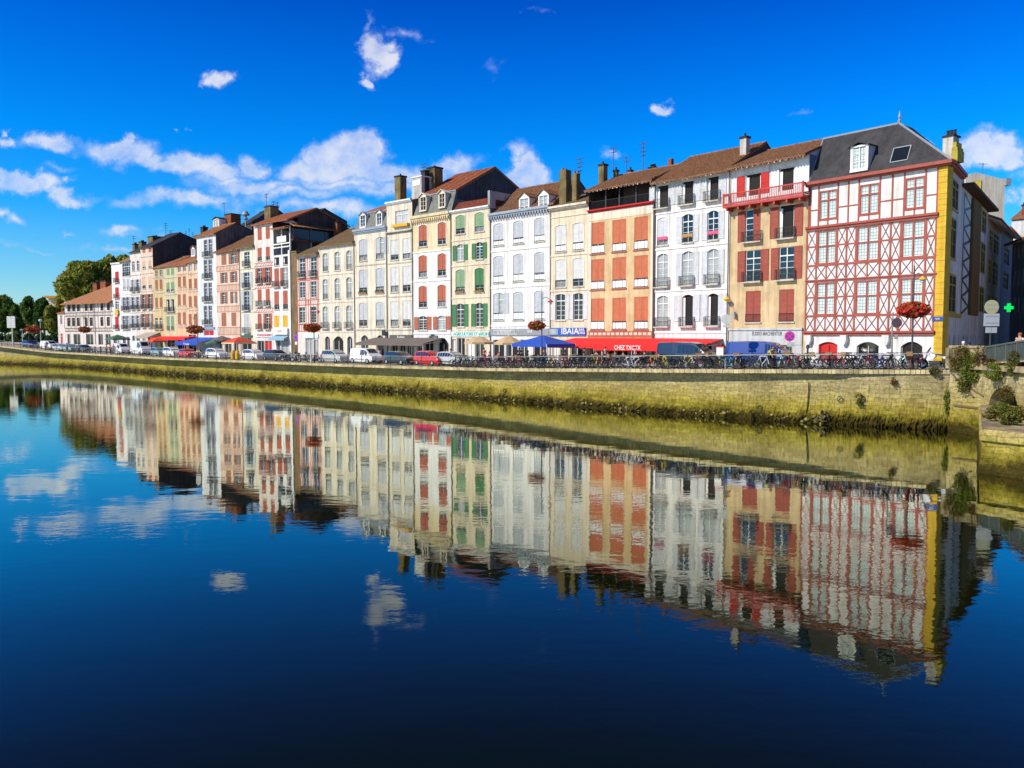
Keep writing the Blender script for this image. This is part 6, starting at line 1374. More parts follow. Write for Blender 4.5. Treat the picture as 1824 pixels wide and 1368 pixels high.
for (lab, px, off, kd, m, L_, kw) in [
    ('dark blue car at the far left end beside the balustrade', 54, 3.2, 'hatch', NAVY, 4.2, {}), ('small white van behind the far left end of the railing', 88, 3.4, 'van', WHC, 4.4, dict(H=1.8, cat='van')),
    ('pale silver car right of the far white van', 108, 3.2, 'hatch', SIL, 4.2, {}), ('greenish silver car between two far parked cars', 125, 3.2, 'hatch', TEAL, 4.2, {}), ('dark estate car before the flower shop of the long timbered house', 150, 3.2, 'hatch', DKC, 4.4, {}),
    ('compact white delivery van parked left of the tall white van', 216, 3.4, 'van', WHC, 4.3, dict(cat='van')), ('tall white high-roofed van', 251, 3.6, 'bigvan', WHC, 5.4, dict(cat='van')), ('pale teal hatchback tucked behind the tall white van', 283, 3.4, 'hatch', TEAL, 3.6, {}),
    ('silver-white car before the red awning', 307, 3.2, 'hatch', WHC, 4.2, dict(H=1.6)), ('small red car before the blue awning', 334, 3.0, 'hatch', REDC, 3.4, dict(H=1.35)), ('white hatchback before the tall red parasol', 386, 3.0, 'hatch', WHC, 4.2, dict(H=1.55)),
    ('silver-white hatchback before the fish shop', 452, 3.0, 'hatch', WHC, 4.1, {}), ('dark blue-grey car before the rubble wall shop', 492, 3.0, 'hatch', DKC, 4.3, {}), ('grey silver hatchback before the arched doors', 597, 3.0, 'hatch', SIL, 4.2, dict(H=1.58)),
    ('small white panel van before the grey café awning', 652, 3.2, 'van', WHC, 4.3, dict(H=1.82, cat='van', side_win=(.50, .80))), ('black hatchback before the grey café awning', 712, 3.0, 'hatch', DKC, 4.1, {}), ('bright red hatchback under the brick red shutters', 767, 3.0, 'hatch', REDC, 4.0, dict(H=1.55)),
    ('grey car behind the bikes beside the red hatchback', 806, 3.6, 'hatch', SIL, 3.8, {}), ('black van under the long red awning', 1226, 4.2, 'van', BLKC, 5.0, dict(H=2.05, cat='van', side_win=(.40, .84))), ('bright blue panel van before the grey shopfront', 1357, 4.0, 'van', BLUC, 5.1, dict(H=2.0, cat='van'))]:
    car(lab, px, off, kd, m, L_, name='parked_van' if kw.get('cat') == 'van' else 'parked_car', **kw)

# ------------------------------------------------------------------ bicycles
def bike_proto(fm, basket=False):
    o = empty('bicycle', (0, 0, 0), 0); r = .33; wb = 1.04; A_, B_ = Vector((-wb/2, 0, r)), Vector((wb/2, 0, r)); bb = Vector((-.08, 0, .28)); st = Vector((-.22, 0, .82)); hd = Vector((.34, 0, .84)); hl = Vector((.37, 0, .72))
    q = MB()
    for a, c, rr in ((bb, st, .02), (st, hd, .019), (bb, hl, .022), (bb, A_, .014), (A_, st-Vector((0,0,.06)), .012), (hd, hl, .024), (hl, B_, .017)): q.tube(a, c, rr*1.9, 6)
    q.build('frame', fm, o)
    for c in (A_, B_):
        w = MB(); w.torus((0, 0, 0), r-.02, .028, 22, 5, 'y'); wo_ = w.build('wheel', RUBBER, o, True); wo_.location = c
        s_ = MB(); s_.torus((0, 0, 0), r-.05, .010, 20, 4, 'y')
        for i in range(8): a = math.pi*i/8; s_.tube((-.28*math.cos(a), 0, -.28*math.sin(a)), (.28*math.cos(a), 0, .28*math.sin(a)), .004, 3)
        s_.tube((0, -.04, 0), (0, .04, 0), .025, 6); s_.build('rim', flat('bike_rim', (.16, .16, .17), .5), wo_)
    q = MB(); q.tube(st, st+Vector((-.03, 0, .12)), .014, 5); q.add([(-.38,-.07,.95),(-.38,.07,.95),(-.12,.02,.96),(-.12,-.02,.96),(-.36,-.06,.90),(-.36,.06,.90),(-.12,.015,.91),(-.12,-.015,.91)], [(0,1,2,3),(4,7,6,5),(0,4,5,1),(1,5,6,2),(2,6,7,3),(3,7,4,0)]); q.build('saddle', RUBBER, o)
    q = MB(); q.tube(hd, hd+Vector((-.02, 0, .14)), .014, 5); q.tube(hd+Vector((-.02, -.27, .16)), hd+Vector((-.02, .27, .16)), .014, 5); q.tube(hd+Vector((-.02, -.27, .16)), hd+Vector((-.16, -.29, .14)), .017, 5); q.tube(hd+Vector((-.02, .27, .16)), hd+Vector((-.16, .29, .14)), .017, 5); q.build('handlebar', IRON, o)
    q = MB(); q.disc((bb.x, bb.z), .09, 12, -.05, -.035); q.tube(bb+Vector((0, -.06, 0)), bb+Vector((.12, -.07, -.12)), .01, 4); q.box(bb.x+.08, bb.x+.17, -.14, -.06, bb.z-.14, bb.z-.11); q.build('crankset', CHROME, o)
    if basket:
        q = MB(); q.prism_y([(.42, .80), (.74, .80), (.78, 1.06), (.38, 1.06)], -.17, .17); q.build('basket', mat('wicker', (.35, .2, .08), .9, .4, 14), o)
    else:
        q = MB(); q.tube((-.30, 0, .74), (-.72, 0, .72), .012, 4); q.tube((-.68, 0, .72), A_, .009, 4); q.box(-.72, -.36, -.06, .06, .725, .74); q.build('rack', IRON, o)
    return o
bc = [('black', (.02, .02, .02)), ('dark blue', (.02, .05, .18)), ('white', (.7, .7, .7)), ('red', (.5, .02, .02)), ('yellow', (.65, .48, .03)), ('green', (.05, .25, .06)), ('orange', (.65, .22, .03)), ('silver', (.45, .46, .48)), ('turquoise', (.05, .32, .34)), ('maroon', (.2, .02, .04))]
protos = {}
for nme, c in bc:
    for bs_ in (0, 1): protos[nme, bs_] = bike_proto(mat(nme.replace(' ', '_') + '_bike_paint', c, .35), bs_)
used = set(); rb = random.Random(21)
spots = []
x = 815.0
while x < 1105: spots.append((x, rb.uniform(60, 105) + (180 if rb.random() < .4 else 0), rb.uniform(.95, 1.35), None)); x += rb.uniform(6.6, 9.2)
while x < 1648: spots.append((x, rb.choice([rb.uniform(5, 35), rb.uniform(-40, -5), rb.uniform(60, 100)]) + (180 if rb.random() < .4 else 0), rb.uniform(.8, 1.5), None)); x += rb.uniform(8.5, 13.5)
fixed = {1162: ('orange', -8), 1222: ('yellow', 10), 1305: ('black', 5), 1348: ('dark blue', 0), 1366: ('black', 20), 1458: ('white', 12), 1428: ('green', 12), 1506: ('red', -10), 1120: ('white', 20)}
for X_, (nm, an_) in fixed.items():
    j = min(range(len(spots)), key=lambda i: abs(spots[i][0]-X_)); spots[j] = (X_, an_, 1.15, nm)
zones = [(815, 873, 'the garden shop'), (873, 930, 'the beige parasols'), (930, 985, 'the blue gazebo'), (985, 1048, 'the blue bar sign'), (1048, 1110, 'the orange shuttered house'), (1110, 1172, 'the awning lettering'), (1172, 1298, 'the black van'), (1298, 1437, 'the blue van'), (1437, 1500, 'the red door'), (1500, 1590, 'the left arched opening'), (1590, 1700, 'the big flower basket')]
cnt = {}; ordn = ['', 'first', 'second', 'third', 'fourth', 'fifth', 'sixth', 'seventh', 'eighth', 'ninth', 'tenth', 'eleventh', 'twelfth', 'thirteenth', 'fourteenth', 'fifteenth']
for (x, an_, off, nm) in spots:
    zn = next(z for z in zones if z[0] <= x < z[1])[2]; nm = nm or rb.choices([c[0] for c in bc], [8, 3, 2, 1.6, .8, 1, .8, 3, .8, 1.4])[0]
    bk = 1 if rb.random() < .28 else 0; pr = protos[nm, bk]; p, a = street(x, off, 650)
    cnt[zn] = cnt.get(zn, 0) + 1
    if (nm, bk) in used: o = copy_tree(pr)
    else: o = pr; used.add((nm, bk))
    o.location = tuple(p); o.rotation_euler = (R(rb.uniform(-7, 7)), 0, a + R(an_)); o.scale = (1.1,)*3
    tag(o, f"{nm} bicycle{' with a basket' if bk else ''}, {ordn[cnt[zn]]} from the left before {zn}", 'bicycle', 'bicycles parked at the quay railing')
for k_, pr in protos.items():
    if k_ not in used:
        for ch in list(pr.children):
            for g2 in list(ch.children): bpy.data.objects.remove(g2)
            bpy.data.objects.remove(ch)
        bpy.data.objects.remove(pr)

# ------------------------------------------------------------------ motorbikes
def moto(label, px, off, ang, m, m2=PLAST, box=None, scale=1.0):
    p, a = street(px, off, 645); o = empty('motorbike', tuple(p), a + R(ang), label=label, cat='motorbike', group='motorbikes by the railing'); o.scale = (scale,)*3
    for x in (-.68, .70):
        w = MB(); w.torus((0, 0, 0), .23, .07, 16, 6, 'y'); wo_ = w.build('wheel', RUBBER, o, True); wo_.location = (x, 0, .3); MB().disc((0, 0), .17, 12, -.03, .03).build('rim', CHROME, wo_)
    q = MB(); q.prism_y([(-.02,.80),(.10,.62),(.34,.55),(.46,.92),(.32,1.0),(.10,.92)], -.15, .15); q.prism_y([(-.92,.82),(-.90,.74),(-.45,.62),(-.35,.74)], -.12, .12); q.prism_y([(.52,.66),(.72,.68),(.90,.60),(.72,.62)], -.06, .06); q.build('fairing', m, o)
    q = MB(); q.prism_y([(-.8,.80),(-.35,.78),(.02,.86),(.0,.92),(-.3,.86),(-.78,.90)], -.13, .13); q.build('seat', PLAST, o)
    q = MB(); q.prism_y([(-.3,.22),(.3,.22),(.38,.5),(-.25,.5)], -.16, .16); q.tube((-.1, -.17, .3), (-.8, -.19, .38), .05, 7); q.build('engine', m2, o)
    q = MB(); 
    for y in (-.09, .09): q.tube((.70, y, .3), (.42, y, 1.0), .025, 5)
    q.tube((.38, -.32, 1.05), (.38, .32, 1.05), .018, 5); q.build('fork', CHROME, o)
    MB().add([(.5,-.16,.98),(.5,.16,.98),(.3,.13,1.28),(.3,-.13,1.28),(.48,-.16,.98),(.48,.16,.98),(.28,.13,1.28),(.28,-.13,1.28)], [(0,1,2,3),(7,6,5,4),(0,3,7,4),(1,5,6,2),(2,6,7,3),(0,4,5,1)]).build('windscreen', TINT, o)
    MB().box(.46, .56, -.09, .09, .80, .96).build('headlight', LAMPW, o)
    if box: MB().box(-1.05, -.7, -.2, .2, .84, 1.16).build('top_case', box, o)
WP = cpaint('white_motorbike_paint', (.72, .74, .78)); BP = cpaint('black_motorbike_paint', (.02, .02, .022))
moto('large white motorbike at the right end of the quay beside the yellow pillar', 1667, 1.3, 165, WP, scale=1.1)
moto('black motorbike right of the dark blue-grey car', 512, 1.8, 30, BP); moto('black motorbike before the purple round sign', 527, 1.9, -30, BP); moto('black scooter with a top case before the white chemist door', 541, 1.9, 20, BP, box=PLAST); moto('maroon motorbike beside the grey silver hatchback', 560, 1.9, 30, cpaint('maroon_motorbike_paint', (.18, .02, .05)))
moto('black motorbike right of the dark estate car far left', 168, 2.2, 20, BP); moto('dark scooter between estate car and standing people', 180, 2.2, -20, BP); moto('orange-brown motorbike before the blue awning post', 354, 2.0, 20, cpaint('brown_motorbike_paint', (.25, .06, .03)))

# ------------------------------------------------------------------ parasols, gazebo, long awnings
def local(px, off, py=620): 
    p, a = street(px, off, py); p.z += .09 if off > 9.75 else 0; return p, a
def hof(p, py): # height of pixel row py above point p
    px = 912 + F*p.x/p.y; return CZ + p.y*kz(px, py)[1] - p.z
def parasol(label, px, off, yapex, yedge, wpx, m, sides=8, vm=None, name='parasol', group='terrace parasols'):
    p, a = local(px, off); hA, hE = hof(p, yapex), hof(p, yedge); r = wpx/2/F*p.y; o = empty(name, tuple(p), a + R(22.5 if sides == 8 else 45), label=label, cat='parasol', group=group)
    q = MB(); n = sides; ring = [(r*math.cos(2*math.pi*i/n), r*math.sin(2*math.pi*i/n), hE) for i in range(n)]; mid = [(x*.5, y*.5, hE + (hA-hE)*.56) for x, y, z in ring]
    q.add(ring + mid + [(0, 0, hA)], [(i, (i+1) % n, n+(i+1) % n, n+i) for i in range(n)] + [(n+i, n+(i+1) % n, 2*n) for i in range(n)]); q.build('canopy', m, o)
    q = MB()
    for i in range(n): a_, c_ = ring[i], ring[(i+1) % n]; q.add([a_, c_, (c_[0], c_[1], hE-.22), (a_[0], a_[1], hE-.22)], [(0,1,2,3)])
    q.build('valance', vm or m, o)
    MB().tube((0, 0, 0), (0, 0, hA+.08), .035, 7).build('pole', FRAMEW, o); q = MB()
    for i in range(n): q.tube((0, 0, hE-.1), mid[i], .014, 4)
    q.build('ribs', FRAMEW, o); MB().lathe([(.0, .06), (.32, .06), (.34, 0)], 12).build('base', PLAST, o)
BEI = mat('beige_canvas', (.55, .40, .22), .9, .15, 1); CRED = mat('red_canvas', (.80, .012, .012), .8, .1, .6); CBLU = mat('blue_canvas', (.012, .075, .48), .8, .15, .8); CGRN = mat('green_canvas', (.06, .16, .09), .9, .3, .8); CORR = mat('orange_red_canvas', (.62, .07, .03), .9, .15, 1); CGRY = mat('grey_awning_canvas', (.15, .125, .11), .9, .15, .6)
parasol('left beige parasol before the garden shop', 853, 11.2, 598, 609.5, 56, BEI); parasol('right beige parasol before the grey bar front', 906, 11.2, 597, 610.5, 56, BEI)
parasol('faded green parasol before the slim white houses', 210, 10.6, 596, 603.5, 44, CGRN, 4); parasol('orange-red parasol beside the grey awning far left', 280, 10.6, 601.5, 607, 34, CORR, 4)
parasol('wide red parasol with cream valance before the peach timbered house', 426, 10.6, 600, 610, 62, CORR, 4, YCREAM); parasol('green parasol between blue awning and red parasol', 384, 10.4, 603, 611, 36, CGRN, 8); parasol('grey-olive parasol behind the green one', 396, 11.4, 598, 606, 40, CGRY, 8)
# blue gazebo
p, a = local(968, 11.0); o = empty('gazebo', tuple(p), a, label='blue pyramid gazebo on white poles beside the flower basket lamp', cat='gazebo'); hA, hE = hof(p, 597), hof(p, 612.5); r = 2.2
q = MB(); ring = [(-r*1.15,-r,hE),(r*1.15,-r,hE),(r*1.15,r,hE),(-r*1.15,r,hE)]; q.add(ring + [(0,0,hA)], [(0,1,4),(1,2,4),(2,3,4),(3,0,4)]); q.build('canopy', CBLU, o); q = MB()
for i in range(4): u, v = ring[i], ring[(i+1) % 4]; q.add([u, v, (v[0],v[1],hE-.3), (u[0],u[1],hE-.3)], [(0,1,2,3)])
q.build('valance', CBLU, o)
for x, y, z in ring: MB().tube((x, y, 0), (x, y, hE), .04, 6).build('pole', FRAMEW, o)
# awnings as things of their own
def terrace_awning(label, bld, px0, px1, yt, proj, drop, m, val, txt=None, tw=2, poles=2, th=.35, xext=0, txp=None):
    o0 = empty('terrace_awning', (0, 0, 0), 0, label=label, cat='awning', group='awnings over the terraces'); o0.location = bld.root.location; o0.rotation_euler = bld.root.rotation_euler
    aw, s0, s1, zt = awning(bld, px0, px1, yt, proj, drop, m, val, parent=o0, xext=xext); aw.name = 'canopy'
    for i in range(poles): x = s0 - xext + .1 + (s1-s0+2*xext-.2)*i/(poles-1); MB().tube((x, -proj+.05, .09), (x, -proj+.05, zt-drop), .035, 6).build('pole', FRAMEW, o0)
    if txt:
        x = txp if txp else (s0+s1)/2; text(txt, th, FRAMEW, o0, x, -proj-.05, zt-drop-val*.55, 'lettering', tw, ext=.01)
    return o0
b23 = BL['b23']; 
terrace_awning('very long bright red restaurant awning over the terrace with white lettering', b23, 1024, 1292, 602.3, 4.6, .75, CRED, .28, None, poles=6)
ba = [o for o in bpy.data.objects if o.name.startswith('terrace_awning')][0]; s0_, s1_ = b23.s(1058, 618, -4.65), b23.s(1173, 618, -4.65); zv = b23.z(613.5, 1100, -4.65)
MB().box(s0_, s1_, -4.68, -4.64, zv-.62, zv).build('lettered_valance', CRED, ba); text('CHEZ TXOTX', .62, FRAMEW, ba, b23.s(1117, 618, -4.7), -4.69, zv-.33, 'lettering', 3.3, ext=.01)
b17 = BL['b17']; terrace_awning('wide grey café awning with pale edge bars', b17, 668, 790, 601.5, 3.6, .75, CGRY, .28, None, poles=2)
q = MB()
b8 = BL['b8']; terrace_awning('long thin red awning before the peach houses', BL['b7'], 290, 352, 599, 2.6, .3, CRED, .4, poles=3)
terrace_awning('bright blue awning on white poles with white lettering', BL['b10'], 350, 392, 601, 4.2, .9, CBLU, .5, 'Tapas', 2.2, 3, .5)
terrace_awning('small cream-grey awning beside the golden house', BL['b5'], 262, 286, 592, 2.6, 1.0, flat('putty_canvas', (.36, .33, .27), .9), .2)

# ------------------------------------------------------------------ lamps, flower baskets, signs
def pole_at(name, label, px, off, ytop, cat, group=None, r=.06, m=None, py=640):
    p, a = street(px, off, py); h = hof(p, ytop); o = empty(name, tuple(p), a, label=label, cat=cat, group=group); MB().lathe([(r*2, 0), (r*2, .5), (r*1.2, .9), (r, 1), (r*.7, h)], 8).build('pole', m or RD, o); return o, p, h
def basket(o, x, z, r, n=900, m=None, ry=None):
    q = MB(); MB().lathe([(.05, -.35), (r*.45, -.2), (r*.55, 0)], 10, (x, 0, z)).build('basket_pot', TILEB, o)
    for i in range(n):
        v = Vector((random.gauss(0, 1), random.gauss(0, 1), random.gauss(0, 1))).normalized(); k = random.uniform(.55, 1.05); v = Vector((v.x*r*k, v.y*r*k*(ry or 1), v.z*r*.52*k + .1)); blob(q, Vector((x, 0, z)) + v, .055*random.uniform(.7, 1.3)*max(1, r/.75), 0 if random.random() < .8 else 1)
    q.build('flowers', [m or mat('red_geranium', (.62, .03, .012), .7, .35, 6), LEAFG], o)
LAMPY = flat('amber_lamp_glass', (.75, .45, .05), .3)
def lamp(label, px, off, ytop, ybask, yarm, sgn=1, rb_=.75, bx=0, mf=None, arm=1.0, n=900, shade=None):
    o, p, h = pole_at('street_lamp', label, px, off, ytop, 'lamp', 'street lamps with flower baskets'); zb = hof(p, ybask)
    za = hof(p, yarm); q = MB(); q.tube((0, 0, za+.3), (sgn*arm*.5, 0, za+.42), .03, 5); q.tube((sgn*arm*.5, 0, za+.42), (sgn*arm, 0, za+.2), .03, 5); q.tube((0, 0, h-.05), (0, 0, h+.35), .02, 4); q.build('arm', RD, o)
    q = MB(); q.lathe([(.05, .22), (.10, .15), (.28, -.02), (.24, -.04)], 10, (sgn*arm, 0, za)); q.build('lamp_shade', shade or LAMPY, o)
    MB().lathe([(.12, 0), (.14, -.10), (.02, -.22)], 8, (sgn*arm, 0, za-.05)).build('bulb', LAMPW, o)
    if ybask: q = MB(); q.tube((0, 0, zb+.55), (bx, 0, zb+.6), .02, 4); q.tube((bx, 0, zb+.6), (bx, 0, zb), .015, 4); q.build('basket_bracket', RD, o); basket(o, bx, zb, rb_, n, mf)
    return o
lamp('tall lamp with a red flower basket at the right before the timbered house', 1624, 1.2, 473, 555, 498, 1, .95, 0, arm=.5, n=1800)
lamp('lamp with an orange-red flower basket between beige parasols and blue gazebo', 965, 1.4, 522, 582, 538, 1, .78, -.6, mat('orange_red_geranium', (.62, .09, .02), .7, .4, 6), shade=CORR, n=1100)
lamp('lamp with a red flower basket before the chemist timbered house', 560, 1.4, 546, 585, 556, 1, 1.05, -.4, MT['orange_red_geranium'], shade=CORR, n=900)
lamp('lamp with a rust red flower basket before the white five-storey house', 353, 1.4, 556, 588, 566, -1, 1.25, -.7, mat('rust_red_geranium', (.50, .06, .02), .7, .4, 6), n=600)
lamp('lamp with a dull red flower basket before the long timbered house', 155, 1.6, 560, 588, 566, -1, 1.15, -.7, MT['rust_red_geranium'], n=500)
lamp('lamp with a bright red flower basket before the dark trees', 67, 1.8, 572, 587, 580, -1, 1.45, -1.7, n=500)
o, p, h = pole_at('street_lamp', 'pale post lamp with a ball head before the dark trees', 74, 9, 572, 'lamp', r=.07, m=FRAMEW); MB().lathe([(0, .5), (.3, .35), (.35, .1), (.2, -.1)], 10, (0, 0, h)).build('globe', LAMPW, o)
o, p, h = pole_at('street_lamp', 'short white post with a flat head left of the red flower basket', 41.5, 7, 587, 'lamp', r=.08, m=FRAMEW); MB().box(-.8, .3, -.15, .15, h-.1, h+.1).build('head', FRAMEW, o)
# wall-top lamp pole at the white / ochre houses
o, p, h = pole_at('sign_post', 'post with the grey back of a round sign between the two vans', 1293, .9, 563, 'sign', r=.05, m=flat('grey_post', (.2, .2, .2), .5)); z = hof(p, 569); MB().disc((0, z), .38, 20, -.03, .0).build('sign_panel', flat('grey_sign_back', (.40, .40, .38), .6), o); z2 = hof(p, 581); MB().box(-.28, .28, -.03, 0, z2-.1, z2+.1).build('sign_plate', MT['grey_sign_back'], o)
MB().box(-.62, -.1, -.3, .1, hof(p, 634), hof(p, 619)).build('notice_panel', FRAMEW, o); MB().box(-.66, -.06, -.28, .08, hof(p, 619), hof(p, 616)).build('notice_frame', BRED, o)
b24 = BL['b24']; q = MB(); s_, z_ = b24.loc(1294, 533, -.6); lo_ = empty('wall_lamp', tuple(b24.root.location), b24.root.rotation_euler[2], label='yellow lantern on a bracket high between the white and ochre houses', cat='lamp'); q.lathe([(.02, .3), (.1, .22), (.3, 0), (.22, -.14), (.05, -.2)], 10, (s_, -.6, z_)); q.build('lantern', flat('yellow_lantern', (.8, .5, .03), .4), lo_); MB().tube((s_, -.6, z_+.3), (b24.W, -.05, z_+.5), .02, 4).build('bracket', IRON, lo_)
q = MB(); q.prism_y([(b24.W+.55, z_-1.5), (b24.W+1.05, z_-1.75), (b24.W+.95, z_-1.2)], -.5, -.2); q.tube((b24.W, -.1, z_+.4), (b24.W+.9, -.35, z_-1.2), .02, 4); q.build('floodlight', flat('grey_floodlight', (.3, .3, .28), .5), lo_)
# no-stopping sign
o, p, h = pole_at('road_sign', 'round red and blue no-stopping sign before the grey shopfront', 1407, 9.9, 593, 'sign', r=.035, m=MT['grey_post'], py=600); z = hof(p, 599)
MB().disc((0, z), .42, 24, -.05, -.03).build('sign_rim', flat('sign_magenta_red', (.62, .0, .12), .4), o); MB().disc((0, z), .31, 24, -.056, -.051).build('sign_disc', flat('sign_blue', (.03, .03, .42), .4), o)
q = MB(); q.bar((-.27, z-.27), (.27, z+.27), .1, -.062, -.057); q.bar((-.27, z+.27), (.27, z-.27), .1, -.066, -.061); q.build('sign_cross', MT['sign_magenta_red'], o); MB().box(-.18, .38, -.05, -.03, z-.85, z-.48).build('sign_plate', NET, o)
o, p, h = pole_at('road_sign', 'small purple round sign on the rubble wall corner', 528, 8, 590, 'sign', r=.04, m=MT['grey_post'], py=620); z = hof(p, 601); MB().disc((0, z), .42, 20, -.06, -.03).build('sign_disc', flat('sign_purple', (.45, .02, .45), .4), o); MB().disc((0, z), .24, 20, -.07, -.061).build('sign_centre', MT['sign_blue'], o); MB().box(-.28, .28, -.05, -.02, z-1.0, z-.6).build('sign_plate', FRAMEW, o)
# traffic-light style post by timbered house
o, p, h = pole_at('sign_post', 'grey post with a dark round sign and box left of the big flower basket', 1588, .9, 556, 'sign', r=.06, m=mat('weathered_post', (.3, .28, .24), .7, .4, 4)); z = hof(p, 575); MB().disc((.25, z), .30, 18, -.06, .0).build('sign_panel', flat('maroon_black_sign', (.05, .02, .03), .5), o); MB().torus((.25, -.03, z), .31, .02, 18, 4).build('sign_hoop', CHROME, o); MB().box(.12, .34, -.12, .08, hof(p, 604), hof(p, 596)).build('control_box', MT['weathered_post'], o)
# bridge sign cluster
P_ = Vector((kz(1764, 600)[0]*52, 52)); o = empty('road_sign', (P_.x, P_.y, 4.3), 0, label='sign post at the bridge showing round, square and small panel backs', cat='sign'); hh = lambda y: CZ + 52*kz(1764, y)[1] - 4.3
MB().tube((0, 0, 0), (0, 0, hh(536)), .05, 8).build('pole', RD, o); MB().disc((-.02, hh(547)), .46, 24, -.09, -.055).build('round_panel', flat('yellowish_sign_back', (.50, .47, .26), .6), o); MB().box(-.5, .5, -.085, -.055, hh(581), hh(558.5)).build('square_panel', flat('pale_sign_back', (.50, .52, .52), .6), o)
for s2 in (-1, 1): q = MB(); q.box(s2*.19-.17, s2*.19+.17, -.085, -.055, hh(593), hh(583)); q.build('small_panel', MT['pale_sign_back'], o)
q = MB()
for y in (543, 551, 563, 575): q.box(-.4, .4, -.10, -.091, hh(y)-.02, hh(y)+.02)
q.build('brackets', MT['grey_sign_back'], o)
# direction panels far left
P_ = Vector((kz(22, 590)[0]*178, 178)); zg_ = 3.6; hh = lambda y: CZ + 178*kz(22, y)[1] - zg_; o = empty('road_sign', (P_.x, P_.y, zg_), R(-25), label='large pale double sign panel seen from behind at the far left', cat='sign'); MB().tube((0, 0, 0), (0, 0, hh(563)), .12, 8).build('pole', FRAMEW, o)
for s2 in (-1, 1):
    q = MB(); q.box(s2*.72-.68, s2*.72+.68, -.25, -.13, hh(584), hh(563.5)); q.build('sign_panel', mat('aluminium_sign_back', (.50, .51, .48), .6, .1, 1), o)
q = MB()
for f in (.2, .4, .6, .8): z = hh(584) + (hh(563.5)-hh(584))*f; q.box(-1.38, 1.38, -.28, -.251, z-.03, z+.03)
q.build('sign_ribs', MT['grey_sign_back'], o)
# street furniture
for px_, sd_ in ((415, 'left'), (423, 'right')):
    p, a = street(px_, 2.0); o = empty('post_box', tuple(p), a, label=f"{sd_} of the two yellow boxes beside the white hatchback", cat='post box'); MB().lathe([(.3, .08), (.3, 1.1), (.22, 1.25), (0, 1.3)], 10).build('box_body', YEL, o); MB().lathe([(.33, 0), (.33, .08), (.28, .09)], 10).build('base', RD, o)
p, a = street(554, .9, 650); o = empty('bollard', tuple(p), a, label='white bollard at the railing before the red timbered house', cat='bollard'); MB().lathe([(.13, 0), (.13, .8), (.18, .82), (.14, 1.0), (0, 1.05)], 10).build('post', FRAMEW, o); MB().lathe([(.2, .0), (.2, .08), (.13, .1)], 10).build('foot', STONE, o)
p, a = street(1438, 2.2, 650); o = empty('bollard', tuple(p), a, label='dark slim bollard left of the red door', cat='bollard'); MB().lathe([(.1, 0), (.07, .2), (.07, 1.4), (.12, 1.45), (.12, 1.6), (0, 1.7)], 8).build('post', RD, o); MB().lathe([(.15, .0), (.15, .1), (.1, .12)], 8).build('foot', RD, o)
for (px, Y, x0) in ((752, 2, 0),):
    pass
# mooring rings and crack
for (px, py) in ((428, 667), (590, 676), (726, 688), (898, 696), (1353, 726), (1496, 711)):
    h_ = hit([x - i*.12 for x, i in zip(fb, fi)], px, py)
    if not h_: continue
    p, a = h_; z = CZ + p.y*kz(px, py)[1]; q = MB(); q.torus((0, 0, 0), .17, .03, 16, 5, 'y'); q.tube((0, .15, .17), (0, -.02, .17), .03, 5); o = q.build('mooring_ring', MT['rusty_iron']); o.location = (p.x, p.y, z); o.rotation_euler = (0, 0, a)
    tag(o, f"rusty mooring ring on the quay wall below {dict([(428,'the wide red parasol'),(590,'the arched doors house'),(726,'the black hatchback'),(898,'the white bar'),(1353,'the blue van'),(1496,'the timbered house')])[px]}", 'mooring ring', 'mooring rings on the quay wall')
q = MB(); 
for (px, y0, y1) in ((1441, 682, 746), (747, 678, 693)):
    P = []
    for i in range(9):
        py = y0 + (y1-y0)*i/8; h_ = hit([x - i2*(.04+.012*i) for x, i2 in zip(fb, fi)], px - .6*i + random.uniform(-.6, .6), py); p = h_[0]; P.append(Vector((p.x, p.y, CZ + p.y*kz(px, py)[1])))
    for a, c in zip(P, P[1:]): q.tube(a, c, .035, 4)
q.build('crack', flat('crack_shadow', (.02, .018, .01), .95), qw)

